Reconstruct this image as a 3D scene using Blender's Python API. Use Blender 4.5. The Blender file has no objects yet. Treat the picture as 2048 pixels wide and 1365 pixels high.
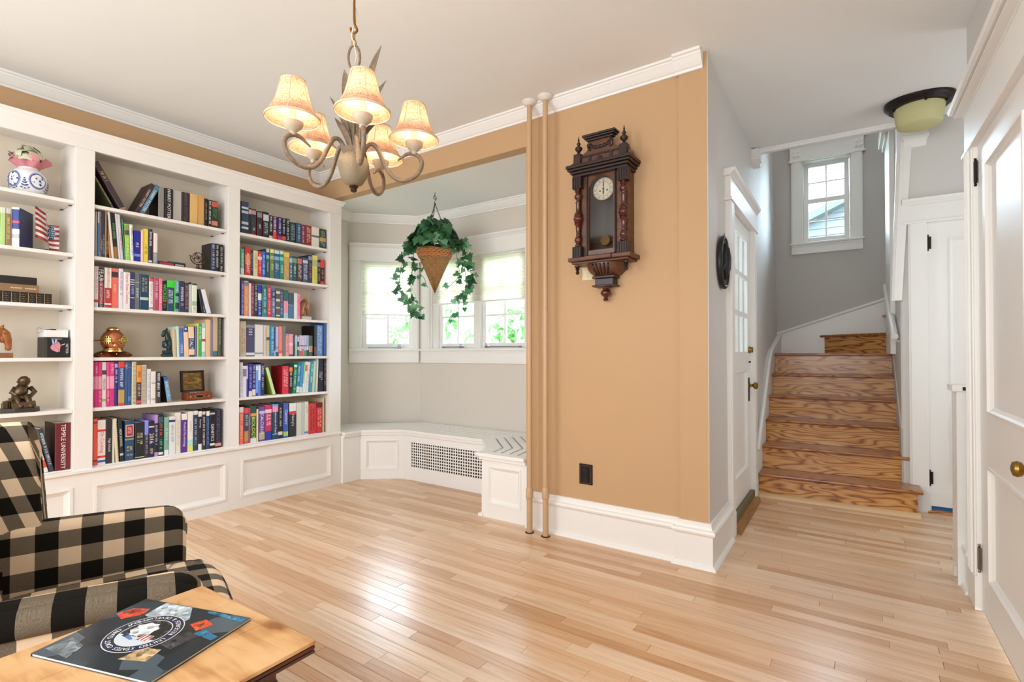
import bpy, bmesh, math, random
from mathutils import Vector, Matrix
random.seed(7)
PI = math.pi
SC = bpy.context.scene
COL = SC.collection

# ------------------------------------------------------------------ camera
cam = bpy.data.cameras.new('camera')
cam.sensor_width = 36.0
cam.lens = 36.0 * 1032.5 / 2048.0
cam.shift_y = 12.1 / 2048.0
cam.clip_start = 0.05
cam_o = bpy.data.objects.new('camera', cam)
COL.objects.link(cam_o)
YAW, PITCH = math.radians(34.7155), math.radians(0.644)
cf = Vector((-math.sin(YAW) * math.cos(PITCH), math.cos(YAW) * math.cos(PITCH), math.sin(PITCH)))
cr = Vector((math.cos(YAW), math.sin(YAW), 0))
cu = cr.cross(cf)
cam_o.matrix_world = Matrix(((cr.x, cu.x, -cf.x, 0), (cr.y, cu.y, -cf.y, 0), (cr.z, cu.z, -cf.z, 1.16), (0, 0, 0, 1)))
SC.camera = cam_o

# ------------------------------------------------------------------ sky, daylight and exposure
SC.view_settings.view_transform = 'Standard'
SC.view_settings.look = 'None'
SC.view_settings.gamma = 1.0
SC.view_settings.use_curve_mapping = False
SC.view_settings.exposure = 0.22
world = bpy.data.worlds.new('overcast_sky')
world.use_nodes = True
wb = world.node_tree.nodes['Background']
wb.inputs['Color'].default_value = (0.68, 0.85, 1.0, 1)
wb.inputs['Strength'].default_value = 31.0
SC.world = world


def area_light(name, loc, target, sx, sy, power, color):
    l = bpy.data.lights.new(name, 'AREA')
    l.shape = 'RECTANGLE'
    l.size, l.size_y = sx, sy
    l.energy = power
    l.color = color
    o = bpy.data.objects.new(name, l)
    COL.objects.link(o)
    o.location = loc
    o.rotation_euler = (Vector(target) - Vector(loc)).to_track_quat('-Z', 'Y').to_euler()
    return o


# fill lamps added behind the camera, over the upper landing and in the hall
area_light('rear_fill', (-2.7, -1.30, 1.60), (-2.6, 2.5, 1.2), 1.8, 1.7, 60, (0.88, 0.95, 1.0))
area_light('second_rear_fill', (-0.45, -1.30, 1.65), (-0.5, 3.0, 1.2), 1.3, 1.7, 52, (0.88, 0.95, 1.0))
area_light('landing_fill', (0.0, 5.6, 4.3), (-0.3, 5.5, 1.2), 1.2, 1.0, 7, (0.95, 0.97, 1.0))
area_light('hall_fill', (1.72, 4.13, 1.55), (-1.0, 4.05, 1.55), 1.1, 1.6, 11, (0.92, 0.96, 1.0))  # lamp added to brighten the hall, for an assumed window that isn't built

# ------------------------------------------------------------------ materials
MATS = {}


def lin(h):
    h = h.lstrip('#')
    out = []
    for i in (0, 2, 4):
        c = int(h[i:i + 2], 16) / 255.0
        out.append(c / 12.92 if c <= 0.04045 else ((c + 0.055) / 1.055) ** 2.4)
    return (*out, 1.0)


def mat(name, hexc, rough=0.5, metal=0.0, bump=0.0, bscale=60.0, spec=0.5, coat=0.0):
    if name in MATS:
        return MATS[name]
    m = bpy.data.materials.new(name)
    m.use_nodes = True
    nt = m.node_tree
    b = nt.nodes['Principled BSDF']
    b.inputs['Base Color'].default_value = lin(hexc)
    b.inputs['Roughness'].default_value = rough
    b.inputs['Metallic'].default_value = metal
    b.inputs['Specular IOR Level'].default_value = spec
    b.inputs['Coat Weight'].default_value = coat
    if bump:
        n = nt.nodes.new('ShaderNodeTexNoise')
        n.inputs['Scale'].default_value = bscale
        n.inputs['Detail'].default_value = 3
        g = nt.nodes.new('ShaderNodeNewGeometry')
        nt.links.new(g.outputs['Position'], n.inputs['Vector'])
        bp = nt.nodes.new('ShaderNodeBump')
        bp.inputs['Strength'].default_value = bump
        bp.inputs['Distance'].default_value = 0.002
        nt.links.new(n.outputs['Fac'], bp.inputs['Height'])
        nt.links.new(bp.outputs['Normal'], b.inputs['Normal'])
    MATS[name] = m
    return m


def flat(h):
    return mat('print_' + h, h, 0.45)


def nodes_of(name):
    m = bpy.data.materials.new(name)
    m.use_nodes = True
    MATS[name] = m
    nt = m.node_tree
    return m, nt, nt.nodes['Principled BSDF'], nt.nodes.new, nt.links.new


def ramp(nt, stops):
    r = nt.nodes.new('ShaderNodeValToRGB')
    e = r.color_ramp.elements
    while len(e) < len(stops):
        e.new(0.5)
    for i, (p, c) in enumerate(stops):
        e[i].position = p
        e[i].color = lin(c) if isinstance(c, str) else c
    return r


def oak(name, island):
    m, nt, b, N, L = nodes_of(name)
    g = N('ShaderNodeNewGeometry')
    oi = N('ShaderNodeObjectInfo')
    rnd = g.outputs['Random Per Island'] if island else oi.outputs['Random']
    mul = N('ShaderNodeVectorMath'); mul.operation = 'MULTIPLY'
    mul.inputs[1].default_value = (2.2, 46.0, 1.0)
    L(g.outputs['Position'], mul.inputs[0])
    cmb = N('ShaderNodeCombineXYZ')
    sc = N('ShaderNodeMath'); sc.operation = 'MULTIPLY'; sc.inputs[1].default_value = 90.0
    L(rnd, sc.inputs[0]); L(sc.outputs[0], cmb.inputs[2]); L(sc.outputs[0], cmb.inputs[0])
    add = N('ShaderNodeVectorMath'); L(mul.outputs[0], add.inputs[0]); L(cmb.outputs[0], add.inputs[1])
    n = N('ShaderNodeTexNoise'); n.inputs['Scale'].default_value = 1.0; n.inputs['Detail'].default_value = 5
    n.inputs['Distortion'].default_value = 1.2
    L(add.outputs[0], n.inputs['Vector'])
    tone = ramp(nt, [(0.0, 'c99a6e'), (0.3, 'dab088'), (0.65, 'e4bf9a'), (1.0, 'ebcdae')])
    L(rnd, tone.inputs['Fac'])
    gr = ramp(nt, [(0.3, (0.72, 0.66, 0.58, 1)), (0.55, (1, 1, 1, 1)), (0.8, (1.0, 0.97, 0.92, 1))])
    L(n.outputs['Fac'], gr.inputs['Fac'])
    mx = N('ShaderNodeMix'); mx.data_type = 'RGBA'; mx.blend_type = 'MULTIPLY'
    mx.inputs['Factor'].default_value = 0.8
    L(tone.outputs['Color'], mx.inputs[6]); L(gr.outputs['Color'], mx.inputs[7])
    L(mx.outputs[2], b.inputs['Base Color'])
    b.inputs['Roughness'].default_value = 0.32
    b.inputs['Coat Weight'].default_value = 0.22
    b.inputs['Coat Roughness'].default_value = 0.2
    bp = N('ShaderNodeBump'); bp.inputs['Strength'].default_value = 0.08; bp.inputs['Distance'].default_value = 0.001
    L(n.outputs['Fac'], bp.inputs['Height']); L(bp.outputs['Normal'], b.inputs['Normal'])
    return m


def pine(name, cols):
    """heart pine of the stairs: long dark orange cathedral grain along the local x axis"""
    m, nt, b, N, L = nodes_of(name)
    tc = N('ShaderNodeTexCoord'); oi = N('ShaderNodeObjectInfo')
    cmb = N('ShaderNodeCombineXYZ')
    sc = N('ShaderNodeMath'); sc.operation = 'MULTIPLY'; sc.inputs[1].default_value = 37.0
    L(oi.outputs['Random'], sc.inputs[0]); L(sc.outputs[0], cmb.inputs[0]); L(sc.outputs[0], cmb.inputs[2])
    mul = N('ShaderNodeVectorMath'); mul.operation = 'MULTIPLY'
    mul.inputs[1].default_value = (1.0, 7.0, 6.0)
    L(tc.outputs['Object'], mul.inputs[0])
    add = N('ShaderNodeVectorMath'); L(mul.outputs[0], add.inputs[0]); L(cmb.outputs[0], add.inputs[1])
    n = N('ShaderNodeTexNoise'); n.inputs['Scale'].default_value = 1.3; n.inputs['Detail'].default_value = 2
    L(add.outputs[0], n.inputs['Vector'])
    rg = N('ShaderNodeMath'); rg.operation = 'MULTIPLY'; rg.inputs[1].default_value = 15.0
    L(n.outputs['Fac'], rg.inputs[0])
    fr = N('ShaderNodeMath'); fr.operation = 'PINGPONG'; fr.inputs[1].default_value = 0.5
    L(rg.outputs[0], fr.inputs[0])
    r = ramp(nt, [(q, c) for q, c in zip((0.0, 0.2, 0.5, 1.0), cols)])
    db = N('ShaderNodeMath'); db.operation = 'MULTIPLY'; db.inputs[1].default_value = 2.0
    L(fr.outputs[0], db.inputs[0]); L(db.outputs[0], r.inputs['Fac'])
    L(r.outputs['Color'], b.inputs['Base Color'])
    b.inputs['Roughness'].default_value = 0.3
    b.inputs['Coat Weight'].default_value = 0.25
    b.inputs['Coat Roughness'].default_value = 0.2
    return m


def wood(name, c0, c1, rough=0.35, scale=(3, 3, 24), coat=0.2):
    m, nt, b, N, L = nodes_of(name)
    tc = N('ShaderNodeTexCoord')
    mul = N('ShaderNodeVectorMath'); mul.operation = 'MULTIPLY'
    mul.inputs[1].default_value = scale
    L(tc.outputs['Object'], mul.inputs[0])
    n = N('ShaderNodeTexNoise'); n.inputs['Scale'].default_value = 2.0; n.inputs['Detail'].default_value = 6
    n.inputs['Distortion'].default_value = 0.8
    L(mul.outputs[0], n.inputs['Vector'])
    r = ramp(nt, [(0.3, c0), (0.7, c1)])
    L(n.outputs['Fac'], r.inputs['Fac']); L(r.outputs['Color'], b.inputs['Base Color'])
    b.inputs['Roughness'].default_value = rough
    b.inputs['Coat Weight'].default_value = coat
    return m


def thin_glass(name, tint=(0.97, 0.99, 1.0, 1), refl=0.06):
    m, nt, b, N, L = nodes_of(name)
    nt.nodes.remove(b)
    tr = N('ShaderNodeBsdfTransparent'); tr.inputs[0].default_value = tint
    gl = N('ShaderNodeBsdfGlossy'); gl.inputs['Roughness'].default_value = 0.02
    fr = N('ShaderNodeFresnel'); fr.inputs[0].default_value = 1.45
    mx = N('ShaderNodeMixShader')
    L(fr.outputs[0], mx.inputs[0]); L(tr.outputs[0], mx.inputs[1]); L(gl.outputs[0], mx.inputs[2])
    L(mx.outputs[0], nt.nodes['Material Output'].inputs[0])
    return m


def translucent(name, hexc, fac, hext=None):
    m, nt, b, N, L = nodes_of(name)
    nt.nodes.remove(b)
    d = N('ShaderNodeBsdfDiffuse'); d.inputs[0].default_value = lin(hexc)
    t = N('ShaderNodeBsdfTranslucent'); t.inputs[0].default_value = lin(hext or hexc)
    mx = N('ShaderNodeMixShader'); mx.inputs[0].default_value = fac
    L(d.outputs[0], mx.inputs[1]); L(t.outputs[0], mx.inputs[2])
    L(mx.outputs[0], nt.nodes['Material Output'].inputs[0])
    return m


def emit(name, rgb, strength):
    m, nt, b, N, L = nodes_of(name)
    b.inputs['Base Color'].default_value = (*rgb, 1)
    b.inputs['Emission Color'].default_value = (*rgb, 1)
    b.inputs['Emission Strength'].default_value = strength
    return m


def plaid(name):
    """black and cream buffalo check, woven, laid out in metres of cloth (UV)"""
    m, nt, b, N, L = nodes_of(name)
    uv = N('ShaderNodeUVMap'); uv.uv_map = 'cloth'
    sp = N('ShaderNodeSeparateXYZ'); L(uv.outputs[0], sp.inputs[0])
    fs = []
    for k in (0, 1):
        d = N('ShaderNodeMath'); d.operation = 'DIVIDE'; d.inputs[1].default_value = 0.110
        L(sp.outputs[k], d.inputs[0])
        f = N('ShaderNodeMath'); f.operation = 'FRACT'; L(d.outputs[0], f.inputs[0])
        g = N('ShaderNodeMath'); g.operation = 'GREATER_THAN'; g.inputs[1].default_value = 0.5
        L(f.outputs[0], g.inputs[0]); fs.append(g)
    s = N('ShaderNodeMath'); L(fs[0].outputs[0], s.inputs[0]); L(fs[1].outputs[0], s.inputs[1])
    # in the half tone squares the two yarns mix
    w = N('ShaderNodeTexNoise'); w.inputs['Scale'].default_value = 420.0; w.inputs['Detail'].default_value = 1
    L(uv.outputs[0], w.inputs['Vector'])
    wv = N('ShaderNodeMath'); wv.operation = 'SUBTRACT'; wv.inputs[1].default_value = 0.5
    L(w.outputs['Fac'], wv.inputs[0])
    wm = N('ShaderNodeMath'); wm.operation = 'MULTIPLY_ADD'; wm.inputs[1].default_value = 0.30
    L(wv.outputs[0], wm.inputs[0]);
    hv = N('ShaderNodeMath'); hv.operation = 'MULTIPLY'; hv.inputs[1].default_value = 0.5
    L(s.outputs[0], hv.inputs[0]); L(hv.outputs[0], wm.inputs[2])
    r = ramp(nt, [(0.14, 'ecd2b2'), (0.36, '8d7f6c'), (0.6, '5c5142'), (0.86, '17140f')])
    L(wm.outputs[0], r.inputs['Fac']); L(r.outputs['Color'], b.inputs['Base Color'])
    b.inputs['Roughness'].default_value = 0.9
    b.inputs['Specular IOR Level'].default_value = 0.15
    bp = N('ShaderNodeBump'); bp.inputs['Strength'].default_value = 0.25; bp.inputs['Distance'].default_value = 0.001
    L(w.outputs['Fac'], bp.inputs['Height']); L(bp.outputs['Normal'], b.inputs['Normal'])
    return m


def leafmat(name, c0, c1, tr=0.25):
    m, nt, b, N, L = nodes_of(name)
    oi = N('ShaderNodeObjectInfo'); g = N('ShaderNodeNewGeometry')
    a = N('ShaderNodeMath'); L(oi.outputs['Random'], a.inputs[0]); L(g.outputs['Random Per Island'], a.inputs[1])
    f = N('ShaderNodeMath'); f.operation = 'FRACT'; L(a.outputs[0], f.inputs[0])
    r = ramp(nt, [(0.0, c0), (1.0, c1)]); L(f.outputs[0], r.inputs['Fac'])
    L(r.outputs['Color'], b.inputs['Base Color'])
    b.inputs['Roughness'].default_value = 0.4
    t = N('ShaderNodeBsdfTranslucent'); L(r.outputs['Color'], t.inputs[0])
    mx = N('ShaderNodeMixShader'); mx.inputs[0].default_value = tr
    L(b.outputs[0], mx.inputs[1]); L(t.outputs[0], mx.inputs[2])
    L(mx.outputs[0], nt.nodes['Material Output'].inputs[0])
    return m


WHITE = mat('white_trim_paint', 'f4f2ee', 0.38, bump=0.05, bscale=35)
CASEW = mat('bookcase_paint', 'efe9e3', 0.42, bump=0.05, bscale=35)
CEIL = mat('ceiling_paint', 'f2f2f0', 0.8)
TAN = mat('tan_wall_paint', 'c6a178', 0.7, bump=0.08, bscale=120)
GREIGE = mat('bay_wall_paint', 'dcd4c9', 0.7, bump=0.08, bscale=120)
HALLP = mat('hall_wall_paint', 'd9d5d0', 0.6, bump=0.08, bscale=120)
STAIRP = mat('stair_wall_paint', 'c4bfb9', 0.65, bump=0.08, bscale=120)
PIPEP = mat('pipe_paint', 'c8a680', 0.45)
OAK = oak('oak_board', False)
OAKJ = oak('oak_boards_joined', True)
PINE = pine('heart_pine', ('7f4218', 'b06c2c', 'cf9350', 'dba664'))
PINET = pine('heart_pine_treads', ('6a3416', '8f5226', 'a86a36', 'b57840'))
SUB = mat('subfloor', '5a3d22', 0.8)
GLASS = thin_glass('window_glass')
CLOCKGLASS = thin_glass('clock_glass', (0.93, 0.92, 0.9, 1))
BRASS = mat('aged_brass', '9a7a3a', 0.3, 1.0)
DARKMETAL = mat('dark_bronze', '2a2422', 0.4, 0.7)
BLACKM = mat('black_iron', '1b1a1a', 0.45, 0.3)
GREYM = mat('grey_metal', '8f9090', 0.4, 0.8)
MAHOG = wood('dark_mahogany', '180b07', '2e140a', 0.42, (5, 5, 20), 0.12)
MAHOGR = wood('red_mahogany', '3a120b', '5c2010', 0.22, (5, 5, 20), 0.6)
WALNUT = wood('light_walnut', '4c2a18', '6e4227', 0.42, (5, 5, 18), 0.12)
TABLEW = wood('worn_table_wood', '9a6432', 'd09a5a', 0.38, (7, 3, 3), 0.2)
TABLEE = wood('table_edge_wood', '2a120a', '5a2a14', 0.35, (3, 3, 20), 0.3)
HORSEW = wood('carved_wood', '7a4220', 'b06a34', 0.4, (8, 8, 8), 0.2)
PLAID = plaid('buffalo_check')
PAGES = mat('book_pages', 'e9dfca', 0.85)

# ------------------------------------------------------------------ mesh helpers
class MB:
    def __init__(s):
        s.v, s.f, s.m = [], [], []

    def add(s, vs, fs, m=0):
        o = len(s.v)
        s.v += [tuple(p) for p in vs]
        s.f += [tuple(i + o for i in f) for f in fs]
        s.m += [m] * len(fs)
        return s

    def box(s, x0, x1, y0, y1, z0, z1, m=0, M=None):
        vs = [Vector((x, y, z)) for z in (z0, z1) for y in (y0, y1) for x in (x0, x1)]
        if M is not None:
            vs = [M @ p for p in vs]
        return s.add(vs, [(0, 2, 3, 1), (4, 5, 7, 6), (0, 1, 5, 4), (2, 6, 7, 3), (0, 4, 6, 2), (1, 3, 7, 5)], m)

    def prism(s, pts, axis, a, b, m=0, M=None):
        """2D outline (counter-clockwise) pushed along axis: 0 -> pts are (y,z); 1 -> (x,z); 2 -> (x,y)"""
        def P(p, t):
            return Vector((t, p[0], p[1])) if axis == 0 else Vector((p[0], t, p[1])) if axis == 1 else Vector((p[0], p[1], t))
        n = len(pts)
        vs = [P(p, a) for p in pts] + [P(p, b) for p in pts]
        if M is not None:
            vs = [M @ p for p in vs]
        fs = [tuple(range(n - 1, -1, -1)), tuple(range(n, 2 * n))]
        fs += [(i, (i + 1) % n, n + (i + 1) % n, n + i) for i in range(n)]
        return s.add(vs, fs, m)

    def lathe(s, prof, n=24, c=(0, 0, 0), m=0, M=None, cap=True):
        vs, fs = [], []
        for r, z in prof:
            for k in range(n):
                t = 2 * PI * k / n
                vs.append(Vector((c[0] + r * math.cos(t), c[1] + r * math.sin(t), c[2] + z)))
        if M is not None:
            vs = [M @ p for p in vs]
        for i in range(len(prof) - 1):
            for k in range(n):
                fs.append((i * n + k, i * n + (k + 1) % n, (i + 1) * n + (k + 1) % n, (i + 1) * n + k))
        if cap:
            fs.append(tuple(range(n - 1, -1, -1)))
            fs.append(tuple((len(prof) - 1) * n + k for k in range(n)))
        return s.add(vs, fs, m)

    def tube(s, pts, r, n=10, m=0, closed=False, flat=1.0, up=(0, 0, 1)):
        pts = [Vector(p) for p in pts]
        k = len(pts)
        rs = r if isinstance(r, (list, tuple)) else [r] * k
        vs, fs = [], []
        prev = None
        for i in range(k):
            if closed:
                t = pts[(i + 1) % k] - pts[i - 1]
            else:
                t = pts[min(i + 1, k - 1)] - pts[max(i - 1, 0)]
            t.normalize()
            a = t.cross(Vector(up)) if prev is None else prev - t * prev.dot(t)
            if a.length < 1e-4:
                a = t.cross(Vector((1, 0, 0)))
                if a.length < 1e-4:
                    a = t.cross(Vector((0, 1, 0)))
            a.normalize()
            prev = a
            b = t.cross(a)
            for j in range(n):
                th = 2 * PI * j / n
                vs.append(pts[i] + a * math.cos(th) * rs[i] + b * math.sin(th) * rs[i] * flat)
        for i in range(k if closed else k - 1):
            for j in range(n):
                i2 = (i + 1) % k
                fs.append((i * n + j, i * n + (j + 1) % n, i2 * n + (j + 1) % n, i2 * n + j))
        if not closed:
            fs.append(tuple(range(n - 1, -1, -1)))
            fs.append(tuple((k - 1) * n + j for j in range(n)))
        return s.add(vs, fs, m)

    def grid(s, rows, m=0, close=False):
        n = len(rows[0])
        vs = [p for r in rows for p in r]
        fs = []
        for i in range(len(rows) - 1):
            for j in range(n if close else n - 1):
                fs.append((i * n + j, i * n + (j + 1) % n, (i + 1) * n + (j + 1) % n, (i + 1) * n + j))
        return s.add(vs, fs, m)

    def mould(s, line, prof, side=1, m=0, closed=False):
        """sweep a profile [(d,z)] along a plan polyline; d is measured to the left (side=1) of its direction, mitred"""
        L2 = [Vector((p[0], p[1])) for p in line]
        k = len(L2)
        rows = []
        for i in range(k):
            d1 = (L2[i] - L2[i - 1]).normalized() if i > 0 or closed else None
            d2 = (L2[(i + 1) % k] - L2[i]).normalized() if i < k - 1 or closed else None
            n1 = Vector((-d1.y, d1.x)) * side if d1 else None
            n2 = Vector((-d2.y, d2.x)) * side if d2 else None
            if n1 and n2:
                q = (n1 + n2)
                q = q / max(q.dot(n1), 1e-3)
            else:
                q = n1 or n2
            rows.append([Vector((L2[i].x + q.x * d, L2[i].y + q.y * d, z)) for d, z in prof])
        if closed:
            rows.append(rows[0])
        s.grid(rows, m, close=True)
        if not closed:
            n = len(prof)
            s.add(rows[0], [tuple(range(n))], m)
            s.add(rows[-1], [tuple(range(n - 1, -1, -1))], m)
        return s

    def build(s, name, mats, parent=None, smooth=False, bevel=0.0, seg=2, M=None, label=None, kind=None, uv=None, angle=35):
        me = bpy.data.meshes.new(name)
        me.from_pydata(s.v, [], s.f)
        if isinstance(mats, (list, tuple)) and len(mats) > 1:
            me.polygons.foreach_set('material_index', s.m)
        bm = bmesh.new()
        bm.from_mesh(me)
        bmesh.ops.remove_doubles(bm, verts=bm.verts, dist=1e-6)
        mi = None
        bmesh.ops.recalc_face_normals(bm, faces=bm.faces)
        bm.to_mesh(me)
        bm.free()
        if not isinstance(mats, (list, tuple)):
            mats = [mats]
        for x in mats:
            me.materials.append(x)
        if uv:
            ul = me.uv_layers.new(name='cloth')
            for lp in me.loops:
                ul.data[lp.index].uv = uv(me.vertices[lp.vertex_index].co)
        if smooth:
            me.polygons.foreach_set('use_smooth', [True] * len(me.polygons))
            if smooth == 'auto':
                me.set_sharp_from_angle(angle=math.radians(angle))
        o = bpy.data.objects.new(name, me)
        COL.objects.link(o)
        if parent is not None:
            o.parent = parent
            o.location = -Vector(list(parent.get('base', (0, 0, 0))))
        if M is not None:
            o.matrix_world = M
        if bevel:
            b = o.modifiers.new('bevel', 'BEVEL')
            b.width, b.segments, b.limit_method, b.angle_limit = bevel, seg, 'ANGLE', math.radians(40)
        if label:
            o['label'] = label
        if kind:
            o['kind'] = kind
        return o


# the hall stands 1.7 degrees off the room: its own frame (u to the right, v deeper, z up)
HT = Matrix.Translation((-0.713, 2.91, 0)) @ Matrix.Rotation(math.radians(1.7), 4, 'Z')


def thing(name, label, cat, base=(0, 0, 0), rz=0.0, group=None, hall=False, kind=None, M=None):
    """an Empty at the base of a thing; its parts are meshed in room (or hall) coordinates, or about the base when rz/M is given"""
    o = bpy.data.objects.new(name, None)
    o.empty_display_size = 0.1
    COL.objects.link(o)
    if M is not None:
        o.matrix_world = M
    elif rz:
        o.matrix_world = Matrix.Translation(base) @ Matrix.Rotation(rz, 4, 'Z')
    else:
        o.matrix_world = (HT if hall else Matrix()) @ Matrix.Translation(base)
        o['base'] = tuple(base)
    tag(o, label, cat, group, kind)
    return o


def tag(o, label=None, cat=None, group=None, kind=None):
    if label: o['label'] = label
    if cat: o['category'] = cat
    if group: o['group'] = group
    if kind: o['kind'] = kind
    return o


def struct(name, mb, mats, hall=False, bevel=0.0, smooth=False):
    o = mb.build(name, mats, None, bevel=bevel, smooth=smooth)
    if hall:
        o.matrix_world = HT
    o['kind'] = 'structure'
    return o


def sroot(name, base=(0, 0, 0), M=None, hall=False):
    return thing(name, None, None, base, hall=hall, kind='structure', M=M)


TEXTS = {}


def text_mesh(body, extr=0.0003):
    """lettering as a mesh in its own x/y plane, its box from (0,0) to (w,1 high)"""
    if body in TEXTS:
        return TEXTS[body]
    c = bpy.data.curves.new('lettering', 'FONT')
    c.body = body
    c.resolution_u = 2
    o = bpy.data.objects.new('lettering', c)
    COL.objects.link(o)
    me = bpy.data.meshes.new_from_object(o)
    bpy.data.objects.remove(o)
    vs = [v.co.copy() for v in me.vertices]
    fs = [tuple(p.vertices) for p in me.polygons]
    x0, x1 = min(p.x for p in vs), max(p.x for p in vs)
    y0, y1 = min(p.y for p in vs), max(p.y for p in vs)
    h = max(y1 - y0, 1e-4)
    vs = [((p.x - x0) / h, (p.y - y0) / h) for p in vs]
    TEXTS[body] = (vs, fs, (x1 - x0) / h)
    return TEXTS[body]


def text_add(mb, body, M, height=None, width=None, m=0):
    """place lettering centred on the frame M (x along the line, y up, z out of the surface)"""
    vs, fs, w = text_mesh(body)
    h = height
    if width is not None and (h is None or w * h > width):
        h = width / w
    mb.add([M @ Vector(((x - w / 2) * h, (y - 0.5) * h, 0)) for x, y in vs], fs, m)


def frame_of(o, x, y):
    x, y = Vector(x).normalized(), Vector(y).normalized()
    z = x.cross(y)
    return Matrix(((x.x, y.x, z.x, o[0]), (x.y, y.y, z.y, o[1]), (x.z, y.z, z.z, o[2]), (0, 0, 0, 1)))


def wall_seg(mb, p0, p1, thick, z0, z1, holes=(), m=0):
    """a wall from p0 to p1 in plan (room on its right hand side seen along p0->p1), with rectangular holes (a0,a1,z0,z1)"""
    p0, p1 = Vector((p0[0], p0[1], 0)), Vector((p1[0], p1[1], 0))
    d = (p1 - p0); Lg = d.length; d.normalize()
    n = Vector((-d.y, d.x, 0))
    M = Matrix(((d.x, n.x, 0, p0.x), (d.y, n.y, 0, p0.y), (0, 0, 1, 0), (0, 0, 0, 1)))
    a = 0.0
    for h in sorted(holes):
        if h[0] > a:
            mb.box(a, h[0], 0, thick, z0, z1, m, M)
        if h[2] > z0:
            mb.box(h[0], h[1], 0, thick, z0, h[2], m, M)
        if h[3] < z1:
            mb.box(h[0], h[1], 0, thick, h[3], z1, m, M)
        a = h[1]
    if a < Lg:
        mb.box(a, Lg, 0, thick, z0, z1, m, M)
    return M

# ------------------------------------------------------------------ floor: oak strips, the 300 that show largest as boards of their own
floor = struct('floor', MB().add([(-4.4, -1.45, -0.03), (2.6, -1.45, -0.03), (2.6, 6.6, -0.03), (-4.4, 6.6, -0.03),
                                  (-4.4, -1.45, -0.016), (2.6, -1.45, -0.016), (2.6, 6.6, -0.016), (-4.4, 6.6, -0.016)],
                                 [(3, 2, 1, 0), (4, 5, 6, 7), (0, 1, 5, 4), (1, 2, 6, 5), (2, 3, 7, 6), (3, 0, 4, 7)]), SUB)
SW = 0.0572
boards = []
rf = random.Random(11)
yb = -1.42
while yb < 4.98:
    if yb < 2.93:
        spans = [(-3.90, 0.62 - 0.0297 * yb if yb < 3.3 else 1.9)]
    elif yb < 3.42:
        spans = [(-3.90, -1.86), (-0.76, 1.9 if yb > 3.38 else 0.48)]
    else:
        spans = [(-0.83, 1.9)]
    for a, e in spans:
        x = a
        first = True
        while x < e - 0.01:
            ln = rf.choice([0.24, 0.38, 0.55, 0.8, 1.1, 1.5, 1.9]) * rf.uniform(0.8, 1.2)
            if first:
                ln *= rf.uniform(0.3, 1.0); first = False
            x2 = min(e, x + ln)
            if e - x2 < 0.12:
                x2 = e
            boards.append((x, x2, yb, yb + SW))
            x = x2
    yb += SW


def cam_px(p):
    d = Vector(p) - Vector((0, 0, 1.16))
    k = d.dot(cf)
    if k < 0.2:
        return None
    return (1024 + 1032.5 * d.dot(cr) / k, 694.6 - 1032.5 * d.dot(cu) / k, k)


def shown(bd):
    p = [cam_px((x, (bd[2] + bd[3]) / 2, 0)) for x in (bd[0], (bd[0] + bd[1]) / 2, bd[1])]
    vis = [q for q in p if q and -40 < q[0] < 2088 and 700 < q[1] < 1400]
    if not vis:
        return 0.0
    return (bd[1] - bd[0]) * len(vis) / min(q[2] for q in vis) ** 3


boards.sort(key=shown, reverse=True)
bm_unit = None
jb = MB()
G = 0.0006
for i, (x0, x1, y0, y1) in enumerate(boards):
    if i < 300:
        if bm_unit is None:
            u = MB()
            c = 0.014
            u.add([(0, 0, -0.016), (1, 0, -0.016), (1, 1, -0.016), (0, 1, -0.016),
                   (0, 0, -0.0006), (1, 0, -0.0006), (1, 1, -0.0006), (0, 1, -0.0006),
                   (0.001, c, 0), (0.999, c, 0), (0.999, 1 - c, 0), (0.001, 1 - c, 0)],
                  [(0, 1, 5, 4), (1, 2, 6, 5), (2, 3, 7, 6), (3, 0, 4, 7), (4, 5, 9, 8), (5, 6, 10, 9), (6, 7, 11, 10), (7, 4, 8, 11), (8, 9, 10, 11)])
            o = u.build('floor_board', OAK, floor)
            bm_unit = o.data
        else:
            o = bpy.data.objects.new('floor_board', bm_unit)
            COL.objects.link(o)
            o.parent = floor
        o.location = (x0 + G, y0 + G, 0)
        o.scale = (x1 - x0 - 2 * G, y1 - y0 - 2 * G, 1)
    else:
        jb.add([(x0 + G, y0 + G, -0.016), (x1 - G, y0 + G, -0.016), (x1 - G, y1 - G, -0.016), (x0 + G, y1 - G, -0.016),
                (x0 + G, y0 + G, 0), (x1 - G, y0 + G, 0), (x1 - G, y1 - G, 0), (x0 + G, y1 - G, 0)],
               [(0, 1, 5, 4), (1, 2, 6, 5), (2, 3, 7, 6), (3, 0, 4, 7), (4, 5, 6, 7)])
jb.build('floor_boards_beyond', OAKJ, floor, kind='stuff')


# ------------------------------------------------------------------ ceiling
def hp(u, v, z):
    return tuple(HT @ Vector((u, v, z)))


def sstep(t):
    t = min(max(t, 0.0), 1.0)
    return t * t * (3 - 2 * t)


def ceil_z(u, v):
    """level over the room; over the hall it rises towards the stairs and sags a little by the right hand wall"""
    return 2.8 + 0.085 * sstep(v / 1.9) - 0.045 * sstep((u - 0.1) / 1.0) * math.exp(-((v - 0.4) / 0.7) ** 2)


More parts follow.
